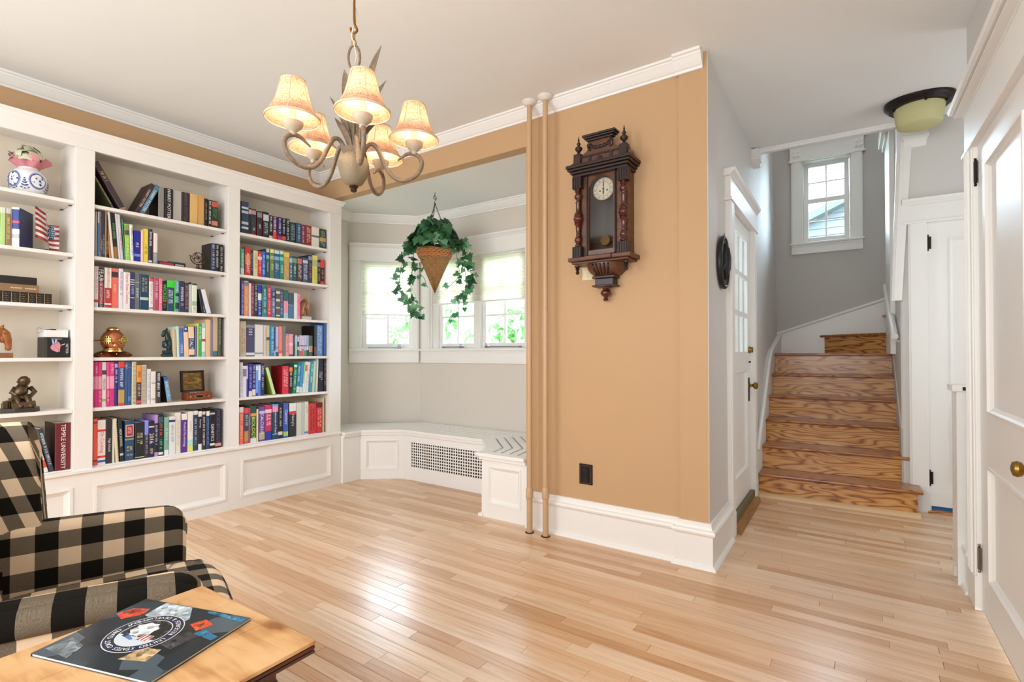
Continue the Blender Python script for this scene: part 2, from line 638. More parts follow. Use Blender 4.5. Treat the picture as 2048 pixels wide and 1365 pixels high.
us = [-4.3 + 0.25 * k for k in range(17)] + [0.1 * k for k in range(28)]
us = sorted(set(round(q, 3) for q in us))
vs_ = sorted(set([round(-4.6 + 0.25 * k, 3) for k in range(19)] + [round(0.1 * k, 3) for k in range(20)] + [1.91]))
mb = MB()
mb.v = [hp(u, v, ceil_z(u, v)) for v in vs_ for u in us]
nu = len(us)
for j in range(len(vs_) - 1):
    for i in range(nu - 1):
        if vs_[j] >= 0.099 and us[i] < -0.31:
            continue
        mb.f.append((j * nu + i, j * nu + i + 1, (j + 1) * nu + i + 1, (j + 1) * nu + i)); mb.m.append(0)
o = struct('ceiling', mb, CEIL, smooth=True)
so_ = o.modifiers.new('thickness', 'SOLIDIFY'); so_.thickness = 0.08; so_.offset = 1.0 if o.data.polygons[0].normal.z > 0 else -1.0
mb = MB().prism([(-4.36, 2.915), (-1.86, 2.915), (-1.86, 3.4), (-2.36, 3.92), (-3.84, 3.92), (-4.36, 3.36)], 2, 2.556, 2.65)
struct('ceiling_bay', mb, CEIL)
mb = MB().box(-0.5, 2.9, 1.9, 5.2, 4.75, 4.85)
struct('ceiling_landing', mb, CEIL, hall=True)

# ------------------------------------------------------------------ walls
mb = MB(); wall_seg(mb, (-4.165, -1.45), (-4.165, 2.93), 0.12, -0.02, 2.9)
struct('wall_left', mb, TAN)
mb = MB().box(-1.90, -0.74, 2.91, 3.03, -0.02, 2.9)
mb.box(-0.87, -0.716, 2.89, 2.912, 0, 2.80)
struct('wall_back', mb, TAN)
struct('wall_header', MB().box(-4.30, -1.90, 2.91, 3.0, 2.555, 2.9), TAN)
BW = [(-4.19, 2.93), (-4.30, 3.33), (-3.80, 3.83), (-2.39, 3.83), (-1.92, 3.36), (-1.90, 3.03)]
mb = MB()
wall_seg(mb, BW[0], BW[1], 0.14, -0.02, 2.62)
struct('wall_bay_jamb', mb, GREIGE)
mb = MB(); M_BL = wall_seg(mb, BW[1], BW[2], 0.14, -0.02, 2.62, [(0.107, 0.647, 1.20, 2.10)])
struct('wall_bay_left', mb, GREIGE)
mb = MB(); M_BC = wall_seg(mb, BW[2], BW[3], 0.14, -0.02, 2.62, [(0.14, 1.30, 1.20, 2.10)])
struct('wall_bay_back', mb, GREIGE)
mb = MB(); wall_seg(mb, BW[3], BW[4], 0.14, -0.02, 2.62, [(0.10, 0.58, 1.20, 2.10)])
wall_seg(mb, BW[4], BW[5], 0.14, -0.02, 2.62)
struct('wall_bay_right', mb, GREIGE)


def lean(o):
    """the old hall wall leans out a little towards its top and its far end"""
    for v in o.data.vertices:
        v.co.x -= 0.05 * min(max(v.co.y, 0), 1.95) / 1.9 * max(v.co.z, 0) / 2.9
    return o


mb = MB(); M_HL = wall_seg(mb, (0, 0), (0, 3.6), 0.12, -0.02, 4.8, [(0.62, 1.46, 0.0, 2.12)]); mb.box(-0.003, 0.0, -0.0205, 0.0, -0.02, 2.9)
M_HL = Matrix(((0, -1, 0, 0), (1, 0, 0, 0), (0, 0, 1, 0), (0, 0, 0, 1)))
lean(struct('wall_hall_left', mb, HALLP, hall=True))
mb = MB(); M_SB = wall_seg(mb, (-0.2, 3.45), (2.9, 3.45), 0.12, -0.02, 4.8, [(0.42, 0.87, 2.345, 3.30)])
struct('wall_stair_back', mb, STAIRP, hall=True)
mb = MB().box(0.962, 1.06, 1.90, 2.90, -0.02, 4.8)
struct('wall_stair_right', mb, HALLP, hall=True)
mb = MB(); wall_seg(mb, (0.97, 1.89), (2.7, 1.89), 0.10, -0.02, 2.98, [(0.15, 0.93, 0.0, 2.12)])
struct('wall_closet', mb, HALLP, hall=True)
mb = MB(); wall_seg(mb, (1.13, 0.42), (1.13, -4.5), 0.12, -0.02, 2.9, [(0.245, 1.135, 0.0, 2.105)])
struct('wall_right', mb, HALLP, hall=True)
mb = MB(); wall_seg(mb, (2.6, 2.0), (2.6, 0.3), 0.1, -0.02, 3.0); wall_seg(mb, (2.7, 0.40), (1.25, 0.40), 0.1, -0.02, 3.0)
struct('wall_hall_far', mb, HALLP, hall=True)
mb = MB(); wall_seg(mb, (0.8, -1.42), (-4.4, -1.42), 0.12, -0.02, 2.95)
struct('wall_rear', mb, TAN)
mb = MB(); mb.box(-0.2, 2.9, 1.80, 1.9, 2.96, 4.8); mb.box(2.8, 2.9, 1.9, 3.6, 0, 4.8)
struct('wall_landing', mb, HALLP, hall=True)

# ------------------------------------------------------------------ mouldings
CRP = [(0, 2.722), (0.012, 2.722), (0.016, 2.733), (0.024, 2.738), (0.038, 2.754), (0.052, 2.772), (0.058, 2.778), (0.058, 2.786), (0.07, 2.789), (0.072, 2.8), (0, 2.8)]
mb = MB().mould([(-4.165, -1.42), (-4.165, 2.91), (-0.885, 2.91)], CRP, -1)
o = struct('trim_1', mb, WHITE)
mb = MB().mould([(-0.885, 2.889), (-0.735, 2.889)], [(d * 1.05, 2.8 - (2.8 - z) * 1.15) for d, z in CRP], -1)
struct('trim_2', mb, WHITE)
mb = MB().mould(BW, [(d * 0.95, z - 0.245) for d, z in CRP], -1)
struct('trim_3', mb, WHITE)
BBP = [(0, 0), (0.040, 0), (0.036, 0.014), (0.026, 0.020), (0.022, 0.024), (0.022, 0.172), (0.026, 0.178), (0.034, 0.184), (0.037, 0.194), (0.033, 0.205),
       (0.020, 0.210), (0.014, 0.222), (0.012, 0.243), (0, 0.243)]
hcorner = hp(0, 0.50, 0)
mb = MB().mould([(-1.885, 2.911), (-0.87, 2.911), (-0.87, 2.891), (-0.713, 2.891), (hcorner[0], hcorner[1])], BBP, -1)
struct('baseboard_back', mb, WHITE)
# ceiling edge strip where the stairwell opens, and its two corbels
mb = MB().box(-0.10, 1.0, 1.86, 1.905, 2.852, 2.888)
mb.box(-0.10, 1.0, 1.85, 1.87, 2.872, 2.886)
struct('trim_4', mb, WHITE, hall=True)


def corbel(name, u0, u1, v0, v1, zt, h):
    m_ = MB().box(u0, u1, v0, v1, zt - h, zt)
    m_.box(u0 - 0.012, u1 + 0.012, v0 - 0.012, v1, zt - h * 0.98, zt - h * 0.80)
    m_.prism([(v0, zt - h), (v1, zt - h), (v1, zt - h * 1.35), (v1 - 0.02, zt - h * 1.35)], 0, u0, u1)
    return struct(name, m_, WHITE, hall=True, bevel=0.003)


corbel('trim_5', -0.055, 0.015, 1.79, 1.90, 2.875, 0.10)
corbel('trim_6', 0.985, 1.12, 1.83, 1.90, 2.86, 0.13)
# slanted casing that ends the closet wall, and the boards of the far post
mb = MB().prism([(0.905, 1.55), (0.968, 1.55), (1.035, 2.72), (1.035, 2.88), (0.95, 2.88)], 1, 1.865, 1.90)
mb.prism([(0.918, 1.56), (0.935, 1.56), (1.00, 2.88), (0.975, 2.88)], 1, 1.852, 1.868)
struct('trim_7', mb, WHITE, hall=True, bevel=0.002)
mb = MB().box(0.925, 0.962, 2.36, 2.93, 1.15, 3.02)
mb.box(0.905, 0.965, 2.55, 2.95, 3.02, 3.06); mb.box(0.88, 0.965, 2.50, 2.97, 3.06, 3.16)
struct('trim_8', mb, WHITE, hall=True, bevel=0.004)


# ------------------------------------------------------------------ windows
def sash(parent, x0, x1, z0, z1, y, nx, nz, fw=0.042, mw=0.018, t=0.034, meet=None):
    m_ = MB().box(x0, x0 + fw, y, y + t, z0, z1).box(x1 - fw, x1, y, y + t, z0, z1)
    m_.box(x0 + fw, x1 - fw, y, y + t, z0, z0 + fw * 1.1).box(x0 + fw, x1 - fw, y, y + t, z1 - fw, z1)
    s_ = m_.build('sash', WHITE, parent, bevel=0.003)
    gx0, gx1, gz0, gz1 = x0 + fw, x1 - fw, z0 + fw * 1.1, z1 - fw
    for k in range(1, nx):
        c = gx0 + (gx1 - gx0) * k / nx
        q = MB().box(c - mw / 2, c + mw / 2, y + 0.004, y + t - 0.006, gz0, gz1).build('muntin', WHITE, s_, bevel=0.002)
    for k in range(1, nz):
        c = gz0 + (gz1 - gz0) * k / nz
        q = MB().box(gx0, gx1, y + 0.005, y + t - 0.007, c - mw / 2, c + mw / 2).build('muntin', WHITE, s_, bevel=0.002)
    for i in range(nx):
        for k in range(nz):
            xa, xb = gx0 + (gx1 - gx0) * i / nx, gx0 + (gx1 - gx0) * (i + 1) / nx
            za, zb = gz0 + (gz1 - gz0) * k / nz, gz0 + (gz1 - gz0) * (k + 1) / nz
            MB().box(xa, xb, y + t * 0.5, y + t * 0.5 + 0.003, za, zb).build('pane', GLASS, s_)
    return s_


def window(name, M, x0, x1, z0, z1, cl, crr, head, cap, stool, apron, ext, depth=0.14, capover=0.04):
    """casing, head, cap, stool, apron and reveal of a window; local x along the wall, y outward, z up"""
    w = sroot(name, M=M)
    for a, b in ((x0 - cl, x0), (x1, x1 + crr)):
        m_ = MB().box(a, b, -0.02, 0.0, z0, head)
        m_.box(a + 0.012, b - 0.012, -0.026, -0.019, z0, head)
        m_.build('casing', WHITE, w, bevel=0.003)
    hx0, hx1 = x0 - cl - ext[0], x1 + crr + ext[1]
    m_ = MB().box(hx0, hx1, -0.024, 0.0, head, cap)
    m_.build('head_casing', WHITE, w, bevel=0.003)
    m_ = MB().box(hx0 - ext[0], hx1 + ext[1], -0.030, 0.0, head - 0.012, head + 0.006)
    m_.build('head_fillet', WHITE, w, bevel=0.003)
    m_ = MB().prism([(0.0, cap), (-0.024, cap), (-0.034, cap + 0.012), (-0.052, cap + 0.026), (-0.056, cap + 0.038), (0, cap + 0.038)], 0, hx0 - ext[0] * capover / 0.02, hx1 + ext[1] * capover / 0.02)
    m_.build('cap_moulding', WHITE, w, smooth=False)
    m_ = MB().box(x0 - cl - ext[0], x1 + crr + ext[1], -0.045, 0.02, z0 - 0.022, z0)
    m_.build('stool', WHITE, w, bevel=0.006)
    m_ = MB().box(x0 - cl, x1 + crr, -0.020, 0.0, apron, z0 - 0.02)
    m_.box(x0 - cl, x1 + crr, -0.028, 0.0, z0 - 0.04, z0 - 0.02)
    m_.box(x0 - cl, x1 + crr, -0.025, 0.0, apron, apron + 0.02)
    m_.build('apron', WHITE, w, bevel=0.003)
    t = 0.016
    m_ = MB().box(x0, x0 + t, 0.0, depth, z0, z1).box(x1 - t, x1, 0.0, depth, z0, z1)
    m_.box(x0, x1, 0.0, depth, z1 - t, z1).box(x0, x1, 0.0, depth + 0.03, z0 - 0.01, z0 + 0.006)
    m_.build('jamb', WHITE, w, bevel=0.002)
    return w


def crank(w, x0, x1, z):
    m_ = MB().box(x0, x1, -0.012, 0.004, z, z + 0.010)
    m_.box(x1 - 0.03, x1 + 0.012, -0.024, 0.004, z - 0.004, z + 0.014)
    m_.tube([(x1 - 0.01, -0.02, z + 0.01), (x1 - 0.012, -0.03, z + 0.03), (x1 + 0.01, -0.03, z + 0.032)], 0.005, 6)
    m_.box(x0 - 0.01, x0 + 0.01, -0.016, 0.004, z - 0.003, z + 0.012)
    m_.build('casement_operator', GREYM, w, bevel=0.002)


w1 = window('window_1', M_BL, 0.107, 0.647, 1.20, 2.10, 0.105, 0.045, 2.10, 2.225, True, 1.06, (0.0, 0.01))
sash(w1, 0.125, 0.63, 1.207, 2.085, 0.055, 2, 3)
crank(w1, 0.20, 0.50, 1.212)
w2 = window('window_2', M_BC, 0.14, 1.30, 1.20, 2.10, 0.11, 0.09, 2.10, 2.225, True, 1.06, (0.012, 0.01))
m_ = MB().box(0.156, 0.215, 0.02, 0.12, 1.205, 2.085).box(0.70, 0.765, 0.02, 0.12, 1.205, 2.085)
m_.build('mullion', WHITE, w2, bevel=0.004)
sash(w2, 0.217, 0.698, 1.207, 2.085, 0.055, 2, 3)
sash(w2, 0.767, 1.284, 1.207, 2.085, 0.055, 2, 3)
crank(w2, 0.32, 0.57, 1.212)
crank(w2, 1.24, 0.88, 1.212)
w3 = window('window_3', HT @ M_SB, 0.42, 0.87, 2.345, 3.235, 0.098, 0.098, 3.24, 3.40, True, 2.225, (0.012, 0.012))
sash(w3, 0.437, 0.853, 2.352, 2.82, 0.045, 2, 2, fw=0.045, mw=0.014)
sash(w3, 0.437, 0.853, 2.785, 3.22, 0.082, 2, 2, fw=0.045, mw=0.014)
m_ = MB()
for xx in (0.335, 0.90):
    m_.box(xx, xx + 0.075, -0.030, -0.022, 3.275, 3.355)
    for ax in (0.018, 0.057):
        for az in (3.295, 3.335):
            m_.lathe([(0.012, 0), (0.012, 0.006), (0.004, 0.008)], 10, M=Matrix.Translation((xx + ax, -0.030, az)) @ Matrix.Rotation(PI / 2, 4, 'X'))
m_.build('corner_block', WHITE, w3, bevel=0.002)
w4 = sroot('window_4', M=Matrix.Translation((BW[3][0], BW[3][1], 0)) @ Matrix.Rotation(-PI / 4, 4, 'Z'))
sash(w4, 0.10, 0.58, 1.205, 2.09, 0.06, 2, 3)

BLIND = translucent('blind_cloth', 'f4f1e6', 0.5, 'fdfaf0')


def blind(name, M, x0, x1, zt, zb, label, y=0.012):
    b = thing(name, label, 'window blind', M=M, group='cellular blinds in the bay')
    rows, n = [], int((zt - zb) / 0.0125)
    for i in range(n + 1):
        z = zt - (zt - zb) * i / n
        d = 0.010 if i % 2 else 0.0
        rows.append([(x0, y + d, z), (x1, y + d, z)])
    g = MB().grid(rows)
    rows = [[(x0, 2 * y + 0.024 - p[0][1], p[0][2]), (x1, 2 * y + 0.024 - p[0][1], p[0][2])] for p in rows]
    g.grid(rows)
    g.build('pleated_cloth', BLIND, b)
    MB().box(x0, x1, y - 0.003, y + 0.027, zb - 0.014, zb).build('bottom_rail', WHITE, b, bevel=0.003)
    MB().box(x0, x1, y - 0.003, y + 0.027, zt, zt + 0.012).build('head_rail', WHITE, b, bevel=0.003)
    return b


blind('window_blind', M_BL, 0.126, 0.630, 2.071, 1.555, 'narrow cream cellular blind in the angled window left of the hanging basket')
blind('window_blind', M_BC, 0.158, 1.282, 2.071, 1.655, 'wide cream cellular blind across the two middle bay windows')


# ------------------------------------------------------------------ panelled joinery
def panelled(parent, M, x0, x1, z0, z1, y, t, panels, mt, rec=0.012, mw=0.02, name='frame', skip=()):
    """stiles and rails proud of recessed panels; local x along, y away from the viewer, z up"""
    xs = sorted({x0, x1} | {p[0] for p in panels} | {p[1] for p in panels})
    zs = sorted({z0, z1} | {p[2] for p in panels} | {p[3] for p in panels})
    m_ = MB()
    for i in range(len(xs) - 1):
        for k in range(len(zs) - 1):
            cx, cz = (xs[i] + xs[i + 1]) / 2, (zs[k] + zs[k + 1]) / 2
            if not any(p[0] < cx < p[1] and p[2] < cz < p[3] for p in panels):
                m_.box(xs[i], xs[i + 1], y, y + t, zs[k], zs[k + 1], 0, M)
    out = [m_.build(name, mt, parent)]
    for i, p in enumerate(panels):
        if i in skip:
            continue
        MB().box(p[0], p[1], y + rec, y + t, p[2], p[3], 0, M).build('panel', mt, parent)
        a, b, c, d = p
        ring = [[(a, y, c), (b, y, c), (b, y, d), (a, y, d)], [(a, y - 0.005, c), (b, y - 0.005, c), (b, y - 0.005, d), (a, y - 0.005, d)],
                [(a + mw * .35, y - 0.006, c + mw * .35), (b - mw * .35, y - 0.006, c + mw * .35), (b - mw * .35, y - 0.006, d - mw * .35), (a + mw * .35, y - 0.006, d - mw * .35)],
                [(a + mw * .6, y + rec * 0.3, c + mw * .6), (b - mw * .6, y + rec * 0.3, c + mw * .6), (b - mw * .6, y + rec * 0.3, d - mw * .6), (a + mw * .6, y + rec * 0.3, d - mw * .6)],
                [(a + mw, y + rec, c + mw), (b - mw, y + rec, c + mw), (b - mw, y + rec, d - mw), (a + mw, y + rec, d - mw)]]
        ring = [[(M @ Vector(q)) if M is not None else Vector(q) for q in r] for r in ring]
        MB().grid(ring, close=True).build('panel_moulding', mt, parent)
    return out


def door_trim(w, x0, x1, zt, cl, crr, hz, ext=0.015, capy=0.055, y0=0.0):
    for a, b in ((x0 - cl, x0), (x1, x1 + crr)):
        m_ = MB().box(a, b, -0.02, y0, 0, zt)
        m_.box(a + 0.012, b - 0.012, -0.026, -0.018, 0.15, zt)
        m_.box(a - 0.001, b + 0.001, -0.028, y0, 0, 0.15)
        m_.build('casing', WHITE, w, bevel=0.003)
    MB().box(x0 - cl - ext, x1 + crr + ext, -0.024, y0, zt, hz).build('head_casing', WHITE, w, bevel=0.003)
    MB().box(x0 - cl - 2 * ext, x1 + crr + 2 * ext, -0.034, y0, zt - 0.008, zt + 0.010).build('head_fillet', WHITE, w, bevel=0.003)
    MB().prism([(y0, hz), (-0.024, hz), (-0.034, hz + 0.012), (-capy + 0.006, hz + 0.026), (-capy, hz + 0.042), (y0, hz + 0.042)], 0,
               x0 - cl - 2.4 * ext, x1 + crr + 2.4 * ext).build('cap_moulding', WHITE, w)
    MB().box(x0, x0 + 0.012, 0, 0.10, 0, zt).box(x1 - 0.012, x1, 0, 0.10, 0, zt).box(x0, x1, 0, 0.10, zt - 0.012, zt).build('jamb', WHITE, w)


def hinge(parent, x, z, h=0.09, y=-0.004, m=None):
    m_ = MB().lathe([(0.004, -h / 2 - 0.014), (0.006, -h / 2 - 0.008), (0.003, -h / 2), (0.0065, -h / 2), (0.0065, h / 2), (0.003, h / 2), (0.006, h / 2 + 0.008), (0.004, h / 2 + 0.014)], 10, (x, y, z))
    m_.box(x - 0.016, x + 0.018, y + 0.001, y + 0.005, z - h / 2, z + h / 2)
    return m_.build('hinge', m or DARKMETAL, parent)


def knob_prof(s=1.0):
    return [(0.024 * s, 0), (0.025 * s, 0.004 * s), (0.012 * s, 0.008 * s), (0.009 * s, 0.018 * s), (0.012 * s, 0.026 * s), (0.024 * s, 0.034 * s), (0.028 * s, 0.046 * s), (0.024 * s, 0.056 * s), (0.01 * s, 0.061 * s)]


RX = Matrix.Rotation(PI / 2, 4, 'X')      # turns a lathe so that it grows towards -y

# door_1: the front door in the left hall wall
d1 = sroot('door_1', M=HT @ M_HL)
door_trim(d1, 0.62, 1.46, 2.12, 0.115, 0.115, 2.265, y0=0.045)
leaf = panelled(d1, None, 0.634, 1.446, 0.10, 2.105, 0.012, 0.04, [(0.775, 1.345, 1.165, 2.005), (0.73, 1.31, 0.30, 1.03)], WHITE, name='door_leaf', skip=(0,))[0]
gx0, gx1, gz = 0.775, 1.345, [1.165, 1.44, 1.725, 2.005]
for k in (1, 2):
    c = gx0 + (gx1 - gx0) * k / 3
    MB().box(c - 0.013, c + 0.013, 0.014, 0.048, gz[0], gz[3]).build('muntin', WHITE, leaf)
for z in gz[1:3]:
    MB().box(gx0, gx1, 0.013, 0.048, z - 0.016, z + 0.016).build('muntin', WHITE, leaf)
for i in range(3):
    for k in range(3):
        MB().box(gx0 + (gx1 - gx0) * i / 3, gx0 + (gx1 - gx0) * (i + 1) / 3, 0.030, 0.033, gz[k], gz[k + 1]).build('pane', GLASS, leaf)
cw = MB().grid([[Vector((0.70 + 0.70 * k / 40, 0.075 + 0.006 * math.sin(k * 1.9), z)) for k in range(41)] for z in (1.10, 1.6, 2.06)])
cw.build('pane_whitening_sheet', translucent('whitening_sheet', 'f6f6f4', 0.65), d1, smooth=True)  # translucent sheet added behind the glass to whiten the panes
MB().box(1.372, 1.408, 0.006, 0.013, 0.79, 0.97).build('lock_plate', DARKMETAL, d1, bevel=0.004)
MB().lathe(knob_prof(), 16, M=Matrix.Translation((1.39, 0.008, 0.91)) @ RX).build('door_knob', BRASS, d1, smooth='auto')
MB().lathe([(0.026, 0), (0.026, 0.012), (0.021, 0.018), (0.021, 0.03)], 16, M=Matrix.Translation((1.395, 0.012, 1.183)) @ RX).build('deadbolt', BRASS, d1, smooth='auto')
MB().lathe([(0.007, 0), (0.007, 0.01), (0.004, 0.016)], 10, M=Matrix.Translation((1.40, 0.012, 1.09)) @ RX).build('night_latch', DARKMETAL, d1)
MB().box(0.622, 1.458, -0.020, 0.06, 0.045, 0.10).build('weather_strip', mat('olive_bronze', '6d6646', 0.5, 0.4), d1, bevel=0.004)
MB().prism([(-0.055, 0.0), (0.06, 0.0), (0.06, 0.05), (-0.02, 0.05), (-0.05, 0.03)], 0, 0.622, 1.50).build('threshold', wood('threshold_oak', '7a5428', 'a87a40', 0.4), d1)

# door_2: the closet door beside the stairs
d2 = sroot('door_2', M=HT @ Matrix.Translation((0.97, 1.89, 0)))
door_trim(d2, 0.15, 0.93, 2.12, 0.112, 0.10, 2.25)
panelled(d2, None, 0.158, 0.922, 0.045, 2.11, 0.012, 0.035, [(0.275, 0.50, 0.90, 1.99), (0.58, 0.81, 0.90, 1.99), (0.275, 0.50, 0.24, 0.79), (0.58, 0.81, 0.24, 0.79)], WHITE, name='door_leaf')
hinge(d2, 0.155, 1.965); hinge(d2, 0.155, 0.25)
MB().box(0.152, 0.928, 0.030, 0.10, 0.0, 0.046).build('blue_floor_strip', mat('blue_carpet', '2f6da8', 0.8), d2, label='blue strip under the door')  # stands for the blue floor showing through the gap under the door
MB().box(0.14, 0.94, -0.035, 0.03, 0.0, 0.016).build('threshold', PINE, d2, bevel=0.003)

# door_3: the closet door at the right edge of the picture
M_R = HT @ Matrix(((0, 1, 0, 1.13), (-1, 0, 0, 0.42), (0, 0, 1, 0), (0, 0, 0, 1)))
d3 = sroot('door_3', M=M_R)
door_trim(d3, 0.245, 1.135, 2.105, 0.165, 0.165, 2.30, ext=0.012, capy=0.085)
m_ = MB()
for k in range(3):
    m_.box(0.12 + k * 0.035, 0.128 + k * 0.035, -0.034, -0.02, 0.15, 2.105)
m_.build('casing_bead', WHITE, d3, bevel=0.003)
m_ = MB()
for k in range(2):
    m_.box(0.06, 1.33, -0.062 - 0.010 * k, -0.024, 2.305 + 0.014 * k, 2.311 + 0.014 * k)
m_.build('cap_fillet', WHITE, d3, bevel=0.002)
panelled(d3, None, 0.252, 1.128, 0.012, 2.10, -0.004, 0.035, [(0.405, 0.975, 0.90, 1.975), (0.405, 0.975, 0.18, 0.675)], WHITE, rec=0.014, mw=0.03, name='door_leaf')
hinge(d3, 0.246, 2.01 - 0.03, 0.10, -0.012); hinge(d3, 0.246, 0.235, 0.10, -0.012, mat('worn_nickel', '7a6f66', 0.35, 0.9))
MB().lathe(knob_prof(0.95), 20, M=Matrix.Translation((1.062, -0.004, 0.785)) @ RX).build('door_knob', BRASS, d3, smooth='auto')

# baseboard stub at the foot of the right hand wall
mb = MB().mould([(1.131, 0.34), (1.131, 0.425), (1.25, 0.425)], [(d, z) for d, z in BBP], 1)
struct('baseboard_right', mb, WHITE, hall=True)

# ------------------------------------------------------------------ staircase
V0, RUN, RISE, NOSE = 1.677, 0.2335, 0.1926, 0.033
st = thing('staircase', 'winding staircase of varnished heart pine treads and risers between white skirting', 'staircase', (0.0, 1.66, 0), hall=True)
UR = [1.035, 1.0, 0.968, 0.968, 0.967, 0.967]
for k in range(1, 7):
    v = V0 + RUN * (k - 1)
    ur = UR[k - 1]
    MB().box(0.018, ur, v, v + 0.02, RISE * (k - 1) + (0 if k == 1 else 0.0), RISE * k - 0.026).build('riser', PINE, st)
    if k < 6:
        tr = MB().box(0.018, ur + (0.03 if k < 3 else 0.0), v - NOSE, v + RUN + 0.0, RISE * k - 0.026, RISE * k)
    else:
        tr = MB().prism([(0.0, v - NOSE), (0.967, v - NOSE), (0.967, 3.44), (0.0, 3.44)], 2, RISE * k - 0.026, RISE * k)
    tr.build('tread', PINET, st, bevel=0.011, seg=3)
q_ = MB().box(0, 0.72, 0, 0.02, 0, RISE - 0.026).build('riser', PINE, st)
q_.location = Vector((0.425, 3.42, RISE * 6)) - Vector((0.0, 1.66, 0))
q_.rotation_euler.z = math.atan2(2.95 - 3.42, 0.967 - 0.425)
MB().prism([(0.967, 2.895), (0.967, 3.44), (0.372, 3.44)], 2, RISE * 7 - 0.026, RISE * 7).build('tread', PINET, st, bevel=0.011, seg=3)
MB().prism([(0.985, 2.97), (1.005, 2.97), (0.975, 3.44), (0.955, 3.44)], 2, RISE * 7, RISE * 8 - 0.026).build('riser', PINE, st)
MB().prism([(0.975, 2.93), (1.80, 2.93), (1.80, 3.44), (0.918, 3.44)], 2, RISE * 8 - 0.026, RISE * 8).build('tread', PINET, st, bevel=0.011, seg=3)
MB().prism([(1.66, 0.0), (1.66, 0.37), (1.72, 0.43), (2.46, 1.10), (2.62, 1.18), (3.45, 1.36), (3.45, 1.05), (2.9, 1.0), (1.72, 0.0)], 0, -0.03, 0.017).build('skirt_board', WHITE, st)
m_ = MB()
m_.tube([(0.012, 1.66, 0.375), (0.012, 1.72, 0.437), (0.012, 2.46, 1.107), (0.012, 2.62, 1.187), (0.012, 3.45, 1.367)], 0.016, 8)
m_.build('skirt_cap', WHITE, st)
MB().prism([(-0.03, 1.0), (0.99, 1.0), (0.99, 1.70), (-0.03, 1.355)], 1, 3.434, 3.45).build('skirt_board', WHITE, st)
MB().tube([(-0.03, 3.436, 1.365), (0.99, 3.436, 1.712)], 0.017, 8).build('skirt_cap', WHITE, st)
MB().prism([(1.90, 0.20), (1.90, 0.60), (2.32, 0.90), (2.93, 1.36), (2.93, 1.0)], 0, 0.967, 0.986).build('skirt_board', WHITE, st)
MB().tube([(0.972, 1.90, 0.60), (0.972, 2.32, 0.90), (0.972, 2.93, 1.36)], 0.015, 8).build('skirt_cap', WHITE, st)
MB().prism([(V0, 0.0), (V0, 0.034), (V0 - 0.012, 0.034), (V0 - 0.028, 0.020), (V0 - 0.034, 0.0)], 0, 0.018, 1.05).build('shoe_moulding', mat('pale_oak_strip', 'dcb98a', 0.4), st)

hr = thing('handrail', 'white round handrail on two brackets beside the stair wall', 'handrail', (0.93, 2.0, 1.3), hall=True)
MB().tube([(0.93, 1.97, 1.285), (0.93, 3.02, 1.785)], 0.024, 14).build('rail', WHITE, hr, smooth='auto')
for v, z in ((2.03, 1.30), (2.93, 1.735)):
    m_ = MB().tube([(0.93, v, z), (0.945, v + 0.01, z - 0.045), (0.986, v + 0.02, z - 0.06)], 0.008, 8)
    m_.box(0.978, 0.987, v - 0.005, v + 0.045, z - 0.10, z - 0.03)
    m_.build('bracket', WHITE, hr)

# ------------------------------------------------------------------ hall things
cl = thing('ceiling_light', 'round flush ceiling light with dark bronze pan and amber glass drum in the hall', 'ceiling light', (0.285, 4.42, 2.862))
C0 = (0.285, 4.42, 2.862)
MB().lathe([(0.10, 0.012), (0.192, 0.012), (0.196, -0.004), (0.195, -0.014), (0.186, -0.022), (0.182, -0.030), (0.172, -0.034), (0.166, -0.044), (0.150, -0.046), (0.10, -0.046)], 56, C0).build('pan', DARKMETAL, cl, smooth='auto', angle=50)
AMBER = translucent('amber_glass', 'e0dca8', 0.25, 'e6dc98')
MB().lathe([(0.139, -0.038), (0.140, -0.05), (0.133, -0.10), (0.126, -0.15), (0.120, -0.163), (0.105, -0.170), (0.05, -0.172), (0.001, -0.172)], 48, C0, cap=False).build('glass_drum', AMBER, cl, smooth='auto', angle=50)
for a in (200, 280, 340, 60, 130):
    t = math.radians(a)
    MB().lathe([(0.006, -0.050), (0.009, -0.056), (0.004, -0.064)], 10, (C0[0] + 0.150 * math.cos(t), C0[1] + 0.150 * math.sin(t), C0[2] + 0.006)).build('thumb_screw', DARKMETAL, cl)

rc = thing('radiator_cover', 'narrow white painted cabinet with scalloped foot behind the right hand door casing', 'cabinet', (1.08, 0.46, 0), hall=True)
pts = [(0.46, 0.0), (0.475, 0.0), (0.48, 0.05), (0.497, 0.085), (0.53, 0.10), (0.563, 0.085), (0.58, 0.05), (0.585, 0.0), (0.60, 0.0), (0.60, 0.965), (0.46, 0.965)]
MB().prism(pts, 0, 1.083, 1.10).build('side_panel', WHITE, rc)
MB().box(1.10, 1.45, 0.46, 0.475, 0.0, 0.965).box(1.10, 1.45, 0.585, 0.60, 0.0, 0.965).build('front_panel', WHITE, rc)
MB().box(1.066, 1.46, 0.445, 0.612, 0.965, 1.0).build('top', WHITE, rc, bevel=0.005)
MB().box(1.105, 1.117, 0.4435, 0.4455, 0.972, 0.99).build('dark_slot', BLACKM, rc)  # small black box drawn in place of a dark slot

